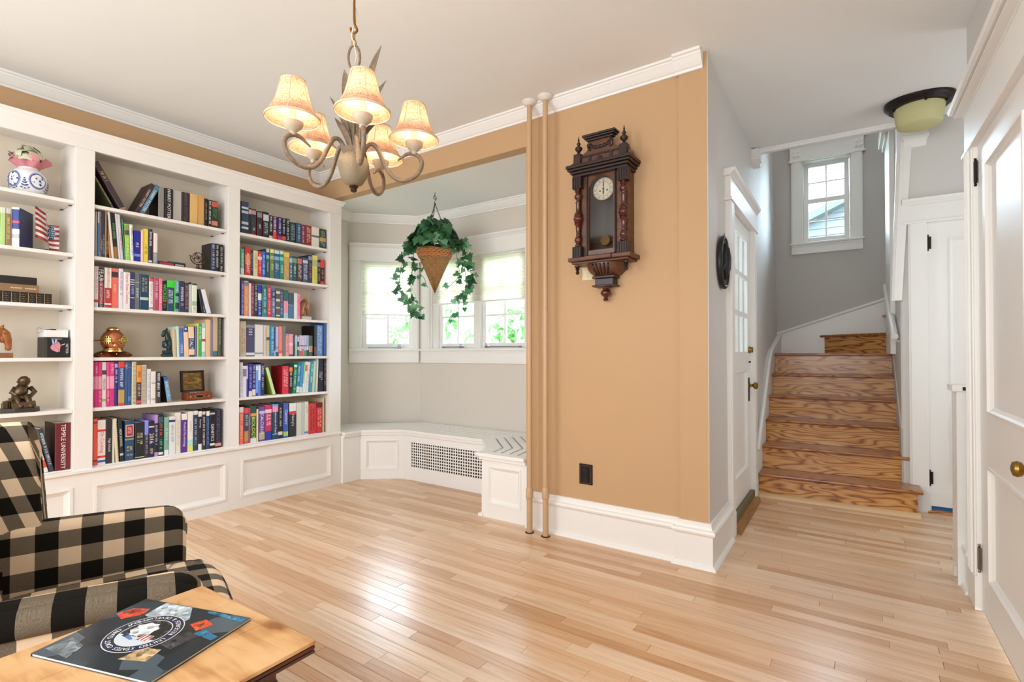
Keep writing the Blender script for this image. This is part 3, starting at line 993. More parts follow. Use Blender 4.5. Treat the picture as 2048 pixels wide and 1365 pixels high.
pl = thing('wall_plaque', 'oval black cast plaque hanging on the hall wall left of the front door', 'plaque', (0.0, 0.34, 1.70), hall=True)
m_ = MB()
n = 40
prof = [(1.0, 0.0), (1.0, 0.012), (0.96, 0.019), (0.9, 0.020), (0.86, 0.012), (0.8, 0.012), (0.4, 0.014), (0.001, 0.015)]
rows = [[Vector((0.004 + d, 0.34 - 0.128 * q * math.cos(2 * PI * k / n), 1.70 + 0.160 * q * math.sin(2 * PI * k / n))) for k in range(n)] for q, d in prof]
m_.grid(rows, close=True)
m_.build('plate', mat('cast_black', '1f2223', 0.35, 0.3), pl, smooth='auto', angle=40)
m_ = MB()
m_.tube([(0.018, 0.33, 1.60), (0.022, 0.35, 1.66), (0.024, 0.335, 1.72), (0.022, 0.35, 1.78), (0.018, 0.33, 1.81)], [0.012, 0.026, 0.03, 0.022, 0.01], 10, up=(1, 0, 0))
m_.tube([(0.018, 0.26, 1.64), (0.020, 0.31, 1.69), (0.018, 0.29, 1.75)], [0.008, 0.014, 0.006], 8, up=(1, 0, 0))
m_.tube([(0.018, 0.42, 1.64), (0.020, 0.38, 1.70), (0.018, 0.41, 1.76)], [0.008, 0.014, 0.006], 8, up=(1, 0, 0))
m_.build('relief', mat('cast_black', '1f2223'), pl, smooth=True)
MB().tube([(0.004, 0.34, 1.858), (0.016, 0.34, 1.868), (0.010, 0.34, 1.876)], 0.003, 6).build('hook', GREYM, pl)

# ------------------------------------------------------------------ pipes, outlet, switch plate
for i, (x, y, zc, lab) in enumerate([(-1.812, 2.815, 0.262, 'left tan painted heating pipe running floor to ceiling before the wall end'),
                                     (-1.690, 2.812, 0.278, 'right tan painted heating pipe running floor to ceiling, nearer the clock')]):
    p = thing('heating_pipe', lab, 'pipe', (x, y, 0), group='heating pipes')
    MB().lathe([(0.0165, zc), (0.0165, 2.795)], 18, (x, y, 0)).build('upper_pipe', PIPEP, p, smooth='auto')
    MB().lathe([(0.019, 0.004), (0.019, zc - 0.03)], 18, (x, y, 0)).build('lower_pipe', PIPEP, p, smooth='auto')
    MB().lathe([(0.019, zc - 0.045), (0.024, zc - 0.035), (0.024, zc + 0.012), (0.018, zc + 0.03)], 18, (x, y, 0)).build('coupling', PIPEP, p, smooth='auto', angle=20)
    MB().lathe([(0.048, 2.799), (0.050, 2.794), (0.044, 2.786), (0.026, 2.778), (0.018, 2.772)], 24, (x, y, 0)).build('ceiling_collar', CASEW, p, smooth='auto', angle=50)
    MB().lathe([(0.030, 0.0005), (0.030, 0.002), (0.019, 0.003)], 18, (x, y, 0)).build('floor_collar', BLACKM, p)

ou = thing('wall_outlet', 'dark bronze double socket plate low on the tan wall', 'outlet', (-1.455, 2.91, 0.405))
MB().box(-1.500, -1.410, 2.903, 2.911, 0.342, 0.468).build('cover_plate', DARKMETAL, ou, bevel=0.003)
for z in (0.378, 0.432):
    m_ = MB().prism([(-1.455 + 0.017 * math.cos(a), z + 0.020 * math.sin(a)) for a in [2 * PI * k / 16 for k in range(16)]], 1, 2.899, 2.904)
    m_.box(-1.463, -1.460, 2.8985, 2.9, z - 0.002, z + 0.009).box(-1.450, -1.447, 2.8985, 2.9, z - 0.002, z + 0.009)
    m_.build('socket', BLACKM, ou)
m_ = MB().box(-1.494, -1.490, 2.901, 2.904, 0.350, 0.460).box(-1.420, -1.416, 2.901, 2.904, 0.350, 0.460).box(-1.494, -1.416, 2.901, 2.904, 0.350, 0.353).box(-1.494, -1.416, 2.901, 2.904, 0.457, 0.460)
m_.build('rim', mat('worn_bronze', '6a5a50', 0.35, 0.9), ou)
sw = thing('switch_plate', 'cream blank switch plate half hidden below the wall clock', 'switch plate', (-1.43, 2.91, 1.64))
MB().box(-1.478, -1.398, 2.903, 2.911, 1.612, 1.732).build('cover_plate', mat('cream_plastic', 'e2d3ae', 0.4), sw, bevel=0.003)
MB().lathe([(0.004, 0), (0.004, 0.002)], 10, M=Matrix.Translation((-1.438, 2.904, 1.632)) @ RX).build('screw', GREYM, sw)

# ------------------------------------------------------------------ built-in bookcase
XF, XB = -3.875, -4.163          # face and back
bc = thing('built_in_bookcase', 'white built-in bookcase with three bays of shelves over panelled base', 'bookcase', (-4.02, 1.5, 0))
SHZ = [2.068, 1.752, 1.441, 1.132, 0.824]
BAYS = [(0.24, 1.036), (1.130, 1.925), (2.013, 2.795)]
MB().box(XB, XB + 0.006, 0.15, 2.913, 0.43, 2.49).build('back_panel', mat('bookcase_back_paint', 'e9dcc8', 0.5), bc)
for a, b in ((0.15, 0.24), (1.036, 1.130), (1.925, 2.013), (2.795, 2.915)):
    MB().box(XF - 0.02, XF, a, b, 0.458, 2.39).build('stile', CASEW, bc, bevel=0.002)
for y in (0.222, 1.036, 1.112, 1.925, 1.995, 2.795):
    MB().box(XB + 0.006, XF - 0.02, y, y + 0.018, 0.458, 2.44).build('side_panel', CASEW, bc)
MB().box(XF - 0.022, XF + 0.002, 0.15, 2.915, 2.39, 2.50).build('top_rail', CASEW, bc, bevel=0.002)
MB().mould([(XF + 0.002, 0.15), (XF + 0.002, 2.915), (XB, 2.915)], [(0, 2.465), (0.004, 2.465), (0.010, 2.472), (0.016, 2.488), (0.026, 2.494), (0.028, 2.506), (0, 2.506)], -1).build('cornice', CASEW, bc)
MB().box(XB, XF - 0.02, 0.15, 2.913, 2.43, 2.445).build('top_panel', CASEW, bc)
for a, b in BAYS:
    for z in SHZ:
        MB().box(XB + 0.006, XF - 0.012, a + 0.001, b - 0.001, z - 0.021, z).build('shelf', CASEW, bc, bevel=0.0025)
m_ = MB().box(XB + 0.006, XF + 0.014, 0.15, 2.915, 0.438, 0.462)
m_.build('ledge', CASEW, bc, bevel=0.006, seg=3)
MB().box(XB + 0.006, XF - 0.03, 0.15, 2.913, 0.462, 0.468).build('bottom_shelf', CASEW, bc)
M_BASE = Matrix(((0, -1, 0, XF), (1, 0, 0, 0), (0, 0, 1, 0), (0, 0, 0, 1)))   # local x along the case, y inward
panelled(bc, M_BASE, 0.15, 2.915, 0.0, 0.438, 0.0, 0.03, [(0.24, 1.038, 0.077, 0.364), (1.136, 1.926, 0.077, 0.364), (2.028, 2.822, 0.077, 0.366)], CASEW, rec=0.013, mw=0.042, name='base_frame')
BRK = mat('shelf_pin', '6a5a48', 0.5, 0.5)
for a, b in BAYS:
    for z in SHZ[:3]:
        m_ = MB()
        for x in (-4.10, -3.94):
            m_.box(x - 0.012, x + 0.012, b - 0.014, b - 0.0005, z - 0.0255, z - 0.0212)
        m_.build('shelf_pin', BRK, bc)

# ------------------------------------------------------------------ window seat with slatted top and heating grille
ws = thing('bay_bench', 'white bench round the bay with slatted top and square-holed heating grille', 'bench', (-3.0, 3.4, 0))
FP = [(-3.848, 2.918), (-3.848, 3.110), (-3.548, 3.358), (-2.60, 3.352), (-2.335, 3.065), (-2.275, 2.905)]


def seg_frame(p0, p1):
    d = Vector((p1[0] - p0[0], p1[1] - p0[1], 0)); Lg = d.length; d.normalize()
    n = Vector((-d.y, d.x, 0))
    return Matrix(((d.x, n.x, 0, p0[0]), (d.y, n.y, 0, p0[1]), (0, 0, 1, 0), (0, 0, 0, 1))), Lg


M_, Lg = seg_frame(FP[0], FP[1])
MB().box(0, Lg, 0, 0.04, 0, 0.425, 0, M_).build('pilaster', WHITE, ws, bevel=0.002)
M_, Lg = seg_frame(FP[1], FP[2])
panelled(ws, M_, 0, Lg, 0, 0.425, 0, 0.03, [(0.045, Lg - 0.045, 0.083, 0.362)], WHITE, rec=0.012, mw=0.032, name='front_panel')
M_, Lg = seg_frame(FP[2], FP[3])
panelled(ws, M_, 0, Lg, 0, 0.425, 0, 0.025, [(0.10, Lg - 0.02, 0.118, 0.350)], WHITE, name='front_panel', skip=(0,))
m_ = MB()
gx0, gx1, gz0, gz1 = 0.10, Lg - 0.02, 0.118, 0.350
m_.box(gx0 - 0.008, gx1 + 0.008, -0.004, 0.0, gz0 - 0.008, gz0 + 0.006, 0, M_).box(gx0 - 0.008, gx1 + 0.008, -0.004, 0.0, gz1 - 0.006, gz1 + 0.008, 0, M_)
m_.box(gx0 - 0.008, gx0 + 0.008, -0.004, 0.0, gz0, gz1, 0, M_)
nx, nz = 31, 9
for i in range(nx + 1):
    x = gx0 + (gx1 - gx0) * i / nx
    m_.box(x - 0.0048, x + 0.0048, 0.002, 0.005, gz0, gz1, 0, M_)
for k in range(nz + 1):
    z = gz0 + (gz1 - gz0) * k / nz
    m_.box(gx0, gx1, 0.0022, 0.0048, z - 0.0045, z + 0.0045, 0, M_)
m_.build('grille', WHITE, ws)
MB().box(gx0 - 0.05, gx1 + 0.05, 0.16, 0.17, 0.02, 0.40, 0, M_).box(gx0 - 0.05, gx1 + 0.05, 0.02, 0.17, 0.02, 0.025, 0, M_).build('radiator_recess', mat('recess_shade', '241c16', 0.9), ws)  # near-black colour gives the shade inside the bench
m_ = MB()
for i in range(14):
    x = gx0 + 0.06 + (gx1 - gx0 - 0.1) * i / 13
    m_.tube([M_ @ Vector((x, 0.09, 0.05)), M_ @ Vector((x, 0.09, 0.37))], 0.016, 8)
m_.tube([M_ @ Vector((gx0 + 0.05, 0.09, 0.07)), M_ @ Vector((gx1 - 0.03, 0.09, 0.07))], 0.012, 8)
m_.tube([M_ @ Vector((gx0 + 0.05, 0.09, 0.345)), M_ @ Vector((gx1 - 0.03, 0.09, 0.345))], 0.012, 8)
m_.build('radiator', mat('bronze_radiator', '6a4a2c', 0.45, 0.5), ws)
M_, Lg = seg_frame(FP[3], FP[4])
MB().box(0, Lg, 0, 0.03, 0, 0.425, 0, M_).build('front_panel', WHITE, ws)
M_, Lg = seg_frame(FP[4], FP[5])
MB().box(0, Lg, 0, 0.03, 0, 0.425, 0, M_).build('front_panel', WHITE, ws)
M_, Lg = seg_frame((-2.275, 2.905), (-1.893, 2.905))
panelled(ws, M_, 0, Lg, 0, 0.425, 0, 0.03, [(0.055, Lg - 0.045, 0.095, 0.368)], WHITE, rec=0.013, mw=0.034, name='end_panel')
MB().box(-2.30, -2.262, 2.893, 2.93, 0.0, 0.022).build('shoe_block', WHITE, ws, bevel=0.003)


def offset(line, d):
    """plan polyline moved d to its left, mitred"""
    L2 = [Vector(p) for p in line]
    out = []
    for i in range(len(L2)):
        d1 = (L2[i] - L2[i - 1]).normalized() if i else None
        d2 = (L2[i + 1] - L2[i]).normalized() if i < len(L2) - 1 else None
        n1 = Vector((-d1.y, d1.x)) if d1 else None
        n2 = Vector((-d2.y, d2.x)) if d2 else None
        q = (n1 + n2) / max((n1 + n2).dot(n1), 1e-3) if n1 and n2 else (n1 or n2)
        out.append(L2[i] + q * d)
    return out


TOPL = [(-3.848, 2.918), (-3.848, 3.110), (-3.548, 3.358), (-2.585, 3.352), (-2.325, 3.075), (-2.29, 2.918)]
rows = [(-0.03, 0.083), (0.097, 0.155), (0.169, 0.227), (0.241, 0.299), (0.313, 0.371), (0.385, 0.46)]
for r, (a, b) in enumerate(rows):
    la, lb = offset(TOPL, a), offset(TOPL, b)
    for i in range(5):
        q = [Vector(la[i]), Vector(la[i + 1]), Vector(lb[i + 1]), Vector(lb[i])]
        if i == 0:
            q[0].y = q[3].y = 2.918
        if i == 4:
            q[1].y = q[2].y = 2.945
            if q[2].x > -1.905: q[2].x = -1.905
            if q[3].x > -1.93: q[3].x = -1.93
            if q[1].x > -1.91: q[1].x = -1.91
        m_ = MB().prism([(p.x, p.y) for p in q], 2, 0.430, 0.455)
        m_.build('slat', WHITE, ws, bevel=0.002)
MB().prism([(-2.305, 2.868), (-1.893, 2.868), (-1.893, 2.945), (-2.305, 2.945)], 2, 0.430, 0.455).build('end_board', WHITE, ws, bevel=0.003)
m_ = MB().mould([(-3.848, 2.918), (-3.848, 3.110), (-3.548, 3.358), (-2.60, 3.352)], [(-0.02, 0.408), (0, 0.400), (0, 0.43), (-0.02, 0.43)], 1)
m_.build('edge_moulding', WHITE, ws)
MB().box(-2.29, -1.893, 2.885, 2.905, 0.405, 0.430).build('edge_moulding', WHITE, ws, bevel=0.003)
m_ = MB()
for q in (0.13, 0.35):
    o_ = offset(TOPL, q)
    m_.mould([(p.x, p.y) for p in o_[1:5]], [(-0.02, 0.40), (0.02, 0.40), (0.02, 0.429), (-0.02, 0.429)], 1)
m_.build('bearer', WHITE, ws)
mb = MB().prism([(-4.20, 2.93), (-3.9, 2.93), (-3.9, 3.13), (-3.57, 3.40), (-2.58, 3.40), (-2.28, 3.08), (-2.25, 2.95), (-1.92, 2.95), (-1.92, 3.35), (-2.38, 3.82), (-3.79, 3.82), (-4.28, 3.33)], 2, 0.36, 0.385)
mb.build('gap_shade_sheet', MATS['recess_shade'], ws)  # sheet painted near-black so the slat gaps look shaded

# ------------------------------------------------------------------ books
# y of the left edge, thickness, height, spine colour, lean in degrees | look | print on the spine | options
BOOKS={
'M1':'''1.2352 0.0115 0.27 4a4a34 -29|olive hardback with gold-lettered cover|G b8a85a .1 .7|d=.21
1.2768 0.0332 0.305 3f3034 -29|tall brown hardback with gold emblem|G c0a86a .55 .8;B 0 .05 a8846a|
1.3494 0.0236 0.232 4a2a2c 24|dark red hardback with pale lettering|T HARRY_POTTER d8c8b8 .5 .6|c=241414
1.3768 0.0282 0.228 4a7590 24|blue hardback with white lettering|T HARRY_POTTER e8eef0 .45 .6|
1.4864 0.0347 0.208 8d8780 0|grey hardback with black boards||c=1c1418
1.524 0.05 0.21 1d1c20 0|black hardback with bold white lettering|T HARRY_POTTER f0ece6 .5 .5|
1.5753 0.0543 0.212 b3aca4 0|pale grey hardback without jacket||
1.6308 0.0512 0.212 2f2329 0|dark plum hardback with faint lettering|T HARRY_POTTER 6a6068 .5 .4|
1.6834 0.0543 0.214 d9ae6c 0|wide tan clothbound book||
1.7395 0.0399 0.214 d39c55 0|narrower ochre clothbound book||
1.7808 0.0223 0.203 201c1c 0|thin black book with grey lettering|G 8a8480 .2 .85|
1.8041 0.0226 0.199 241f1f 0|black paperback with tall white lettering|G f0ece0 .08 .95|
1.8277 0.0439 0.199 2a2a22 0|black paperback with red and green blocks|B .78 .97 c85a48;B .28 .78 22301f;B .1 .26 d07a5a;G 5a9a5a .3 .75|''',
'M2':'''1.1485 0.0079 0.282 dcd6da 0|thin white booklet||
1.1567 0.0079 0.282 4a79a8 0|thin pale blue magazine|B .75 1 d8d4d8|
1.165 0.0083 0.285 9a8f94 0|thin grey magazine|G 50403a .1 .9|
1.1736 0.0097 0.286 50506a 0|thin slate magazine|G c8c4d0 .1 .4|
1.1837 0.0101 0.286 2f3a4a 0|thin navy magazine|G b8c0c8 .05 .5|
1.1941 0.0081 0.282 b08a60 0|thin brown booklet||
1.2026 0.0088 0.273 3a3430 0|thin dark booklet|G b8b0a0 .1 .4|
1.2198 0.0114 0.298 c98a4c -5|orange paper folder||
1.2316 0.0118 0.293 e3ddd8 -5|white booklet leaning on orange folder||
1.2448 0.0217 0.283 24201f -4.5|black book with green lettering|G 6ab06a .45 .8;B .02 .28 a8743a|
1.2683 0.0098 0.289 d9d4d8 -4.5|thin white report||
1.2785 0.0143 0.287 d4ced6 -4.5|white report with faint lettering|G a89ab0 .2 .6|
1.2935 0.0052 0.265 3a3438 -4|very thin dark booklet||
1.299 0.0052 0.262 5fae92 -4|very thin teal booklet||
1.3049 0.0253 0.236 9fd04a -2|lime green book with photo band|B .72 .98 8a9a50;B .7 .83 5a5040;G d8f0a8 .1 .6|
1.3314 0.0166 0.236 ece8ea -2|white book with grey lettering|G a8a4b0 .1 .9|
1.3498 0.0382 0.204 20259a 0|royal blue book with white lettering|G e8e8f4 .35 .62;B .18 .26 8090e0|
1.3888 0.0147 0.211 eac3a8 0|thin salmon book||
1.4043 0.0266 0.225 f2d84a 0|bright yellow book|G a89020 .2 .55|
1.4328 0.0218 0.23 22304a 0|navy book with white lettering|G e8e8f0 .5 .92;B .04 .09 e0e0e8|
1.455 0.004 0.208 6a2030 0|very thin maroon booklet||
1.4598 0.0241 0.208 f0e2d8 0|white book with grey foot|B 0 .38 8f9a9a;G c8ccd0 .05 .33|
1.8274 0.0299 0.205 1f2f55 0|black paperback with navy spine|G c8d0e0 .05 .95|c=17171a
1.8583 0.026 0.207 1c1d22 0|black paperback with white script|G d0ccc8 .05 .95|
1.8853 0.0253 0.205 17171a 0|black paperback nearest the stile|G c8c4c0 .05 .9|''',
'M3':'''1.1407 0.0215 0.251 e9e4e6 0|white book with pink lettering|G e09aa0 .35 .95;B .12 .19 c03a40|
1.1629 0.0305 0.246 3a2730 0|dark and red hardback|B .1 .62 a33b45;B 0 .1 2a2a44;T FEAR f0e8e8 .82 .75;T BOB_WOODWARD f0e8e8 .36 .6|
1.1948 0.0356 0.251 f0e6da 0|cream and red book with red lettering|B 0 .5 c23a3a;T PUERTO_RICANS c23a3a .73 .5;G f0e0d8 .2 .45;B .08 .12 f0e0d8|
1.2315 0.0366 0.252 ee7460 0|coral book with black emblem|B .78 .92 503038;G ffb09a .3 .6|
1.2688 0.0226 0.254 e8e3ea 0|white book with lilac lettering|G b0a8c0 .3 .92|
1.2929 0.0363 0.236 f0e6e4 0|white cookbook with pink lettering|T Puerto_Rican_Cookery d04858 .55 .55|
1.3304 0.0264 0.242 3a3f66 0|dark blue book with white bars|B .78 .8 e8e8f0;B .72 .74 e8e8f0;B .66 .68 e8e8f0;B .3 .32 e8e8f0;G a8b8e0 .35 .62|
1.3578 0.0275 0.235 6d7073 0|grey hardback with silver lettering|G c8cccc .25 .6;B .75 .77 b0b4b4|
1.3865 0.0486 0.235 1b4360 0|thick petrol blue hardback with gold lettering|G c8b880 .5 .9;B .28 .36 c8ccc0|
1.4371 0.025 0.213 efe6e0 0|white book with red top|B .9 1 d86060;G e0a8a8 .15 .85;B .05 .1 a08888|
1.4628 0.0301 0.221 b04a66 0|rose pink book|G e8c0d0 .3 .9|
1.4938 0.0195 0.219 f07a92 0|bright pink thin book|G ffc0d0 .2 .8|
1.5154 0.028 0.197 25222a 0|black book with green lettering|T WICKED 5ae03a .65 .75;G 5ac03a .1 .25;B .32 .38 c03040|
1.5442 0.044 0.213 2c4a68 0|blue hardback with green top band|B .78 1 3fd03a;G e0e8f0 .25 .7|
1.5886 0.0047 0.218 4ad040 0|very thin green book||
1.5937 0.023 0.217 6f9fb0 0|pale teal book with dark patches|B .1 .3 2a3a44;B .5 .6 2a3a44;G e0e8e8 .6 .95|
1.618 0.0346 0.216 33344f 0|dark indigo book with white script|G f0f0f8 .2 .8|
1.6535 0.0232 0.208 4a2f3a 0|maroon book with grey lettering|G b09aa8 .1 .9|
1.6772 0.0208 0.215 d8d8d4 0|white book with navy top|B .93 1 2a2a4a|
1.6989 0.0341 0.209 dfe6d2 0|pale green book with scroll drawing|B .94 1 3a4a40;B .25 .4 a8b8a0;G b0a890 .05 .2|
1.7667 0.0129 0.175 1c1c24 -9|thin black booklet||
1.7805 0.0139 0.173 24345a -11|thin navy booklet|G c8d0e0 .05 .3|
1.8014 0.0296 0.175 e6e3e6 -14|white notepad slumping to the left||''',
'M4':'''1.5874 0.0204 0.188 c9b896 -2|beige book with printed edges||
1.6086 0.0146 0.21 c3d8cc -2|pale mint book||
1.624 0.0277 0.197 4a74b8 -3|blue book with white lettering|G e0e8f4 .05 .45|
1.6526 0.0298 0.21 efc8a4 -2|peach book with blue top band|B .82 1 2a4f9c;G f0f0f8 .85 .96|
1.6833 0.0365 0.211 efc9a8 -2|peach travel guide with navy panel|B .25 .62 22416f;B 0 .06 22416f;T ITALY f4f4f4 .44 .62|
1.7207 0.0135 0.217 5f6f92 0|thin slate blue book||
1.7351 0.0082 0.237 d8d84a 0|very thin yellow-green book||
1.7442 0.0228 0.238 3fae6f 0|green book|G c0f0d0 .5 .9|
1.7679 0.0249 0.242 a9cfc4 0|mint book with white label|B .15 .85 eceee6;B .45 .53 b05040|
1.7937 0.0318 0.268 e0b98e 0|peach clothbound book||
1.8264 0.017 0.264 8f7fb0 0|lavender book||
1.8444 0.0344 0.293 c9b08a 0|tan book with teal foot|B 0 .14 3a7a7a|
1.8798 0.0189 0.289 4f5a45 0|olive book with pale lettering|G a8a890 .3 .95|''',
'M5':'''1.1421 0.0071 0.28 e0408a 0|half hidden pink journal volume|B .4 .68 f0a0c0|
1.1496 0.0171 0.28 e0408a 0|pink journal volume beside the first|B .4 .68 f0a0c0;G f8c0d8 .72 .9|
1.167 0.0186 0.28 e0408a 0|pink journal volume before the white one|B .4 .68 f4a8c0;G f8c0d8 .1 .35|
1.1867 0.0227 0.278 efe8e4 0|white journal volume|T MEDICINE 40404a .5 .5;B .12 .18 a8c060;B .72 .82 50505a|
1.21 0.0162 0.279 e0408a 0|pink journal volume after the white one|B .4 .68 f0a0c0;G f8c0d8 .1 .35|
1.227 0.0235 0.279 d83a80 0|last pink journal volume|B .4 .68 f0a0c0;G f8c0d8 .72 .95|
1.2519 0.0176 0.281 38287a 0|purple book with white script|G e0d8f0 .5 .82;B .86 .95 b0a8d8|
1.2699 0.0336 0.281 2f4a8a 0|blue guide with red and gold bands|B .86 1 e0483a;B .06 .36 c0a05a;B 0 .06 e0483a;G f0f0f8 .42 .84|
1.3046 0.0185 0.279 3a6092 0|glossy blue book|B .9 .93 e06080;G a0c0e0 .8 .95|
1.3238 0.0183 0.279 35568a 0|second glossy blue book|B .86 .88 c05070;B .1 .2 5a80b0|
1.3436 0.0242 0.278 e3dcc4 0|wire bound white volume|S 8a8a5a|
1.37 0.0268 0.257 f0973a 0|orange and plum manual|B 0 .56 4a3540;B .02 .1 d85a60;T SPSS 3a2a20 .76 .6;G e8dcd8 .2 .5|
1.3976 0.0303 0.257 d9ceb8 0|wire bound beige volume|S a89880|
1.4298 0.0232 0.229 e8e6ee 0|white paperback|G b8b8c8 .1 .9|
1.4542 0.0259 0.212 e8e2d6 0|cream paperback|B .1 .16 d8a890;B .62 .65 9a9690|
1.4822 0.0263 0.209 3a3440 0|charcoal book with white lettering|G f0ecf0 .1 .95|
1.5486 0.0275 0.174 6f9fc0 -8|pale blue boxed book with black side|B 0 .12 8a8a90;B .85 1 3a60b0;G e0ecf4 .2 .8|c=15161c''',
'M6':'''1.1449 0.0208 0.286 f2604a 0|orange-red binder at the stile|B .08 .11 702a20;B .9 .93 702a20|
1.1663 0.0408 0.275 efe6e0 0|white cookbook with red lettering|B .15 .2 e0403a;T On_Cooking e0403a .5 .6;B .74 .79 e0403a;B .05 .1 3a60b0|
1.2093 0.0318 0.275 2f2a2e 0|black yearbook with white lettering|T High_School f0ecec .42 .5|
1.2418 0.0136 0.272 dcd8c8 0|pale grey slim book||
1.2611 0.0181 0.276 e8d8b0 -3|cream book with black comb binding|K 1a1a1a|
1.2842 0.0205 0.276 1f2a33 -3|dark yearbook with white lettering|T HIGH_SCHOOL e8ecec .55 .6;B .14 .19 c8ccd0|
1.3098 0.0515 0.254 2a4f6f 0|thick blue hardback with framed red panel|P b03038;B .52 .53 d8c070;B .54 .55 d8c070;G d8c88a .22 .36;G d8c88a .1 .16|
1.3643 0.0533 0.237 1f2229 0|thick black hardback with gilt lettering|G d8cc9a .55 .72;G d8cc9a .4 .52;B .04 .06 d8cc9a|
1.4188 0.0227 0.246 8a8ff0 0|lilac book with dark foot|B 0 .62 3a3038;G b0a8c0 .1 .6|
1.443 0.0333 0.239 1d2448 0|navy yearbook with cream year|T 2016 f0e4c0 .52 .75;G d8c890 .08 .24;B .82 .86 d8ccb0|
1.4771 0.0209 0.277 b98fd0 0|lilac and black book|B .1 .8 2a2230;G e0d8f0 .25 .75|
1.4992 0.0293 0.272 1b2a33 0|dark book with red lettering|B .82 .96 3a6070;G e05a50 .5 .8;G 4ac080 .15 .4;B .03 .09 e8e8e8|
1.5326 0.026 0.257 7fb09a 0|sage green book with white foot|B 0 .14 eceae6;G d0e0d0 .3 .7|
1.5603 0.039 0.258 e6e4e4 0|white book with navy stripe|B .85 .91 2a3a6a;G a0a8b8 .3 .78|
1.6014 0.0355 0.28 efe6d8 0|cream textbook|G d8ccb8 .2 .8|
1.6378 0.0369 0.27 5a2a8a 0|purple textbook with white top|B .84 1 efe9e2;T Medical_Microbiology f0e8f8 .46 .5|
1.6778 0.0359 0.28 efe9dc 0|white textbook with yellow foot|B 0 .14 e8d868;B .14 .3 b8e0d0;G c8c8a8 .45 .75|
1.7154 0.0324 0.282 25405f 0|slate blue textbook with white top|B .9 1 ece8e6;G a8b8c8 .12 .8|
1.7496 0.0246 0.276 2a2228 0|black textbook with white foot|B 0 .16 ece6e4;B .86 1 ece6e4;T Physiology e8e0e0 .68 .55|
1.7756 0.0231 0.272 3a3038 0|charcoal textbook with cream top|B .92 1 d8ccb0;G e8e4e0 .1 .85|
1.8001 0.0233 0.272 2a3f66 0|dark blue textbook|B .88 1 ece8e6;G 6a90c8 .1 .8|
1.8253 0.0331 0.274 1a1620 0|black textbook with bold white lettering|T GENETICS f4ecec .42 .6;B .9 .94 c8c8d0;B .08 .14 e0e0e0|
1.8612 0.0452 0.28 241e24 0|black textbook with blue lettering|T MICROBIOLOGY 5a70b0 .55 .5;B .04 .12 f09a9a|''',
'R1':'''2.0444 0.0541 0.247 2f4060 0|thick navy paperback with white bands|B .78 .84 d8dce0;B .64 .72 b8c4c8;B .3 .38 b8c4c8;B .16 .22 d8dce0|
2.0993 0.0221 0.207 1d1418 0|black paperback with white flower|B .78 .95 c8a8a0;B .02 .06 c83038|
2.1221 0.0355 0.206 2b3a40 0|black paperback with pink blossom|B .8 .95 b08aa0;G c8ccd0 .15 .3;B .02 .06 d8404a|c=1a1214
2.1661 0.0392 0.2 23282a 0|black paperback with white ribbon|B .75 .95 7a8a8a;G c8ccc8 .2 .5|c=8a1820
2.2178 0.0466 0.207 1f2a30 0|black paperback with white chess piece|B .66 .9 c8ccd0;G c8ccd0 .1 .6|c=8a1820
2.2663 0.0303 0.189 17181a 0|black paperback with tall white letters|G e8ecec .25 .95;B 0 .14 e0c8a8|
2.2993 0.0327 0.189 6a2a5a 0|plum and red paperback|B 0 .35 d8402a;G f0e8f0 .3 .95|
2.3335 0.0383 0.189 2a1a6a 0|violet paperback|B 0 .18 a8385a;G e0e0f0 .3 .95|
2.3735 0.0377 0.19 16161c 0|black paperback with red blossom|B .06 .22 e05048;G e0e4e8 .3 .95|
2.4132 0.0288 0.194 16202a 0|last tall black paperback|G d0d8e0 .05 .95|
2.4461 0.0527 0.173 1f3038 0|dark teal paperback|G a8b4b8 .1 .9|
2.5014 0.0426 0.176 2f4f6a 0|steel blue paperback|G d0dce4 .1 .9|
2.5453 0.0412 0.173 7a2a4a 0|burgundy paperback|G e0ccd4 .1 .9|
2.5878 0.0548 0.175 8f2f26 0|brick red paperback|G e8d0c0 .15 .9|
2.6452 0.0742 0.173 e6dfd0 0|wide cream paperback|B .5 .6 6a7068|
2.7208 0.0627 0.171 2a4038 0|dark green paperback with golden glow|B .36 .56 c8a050;G a8b8a8 .05 .9|''',
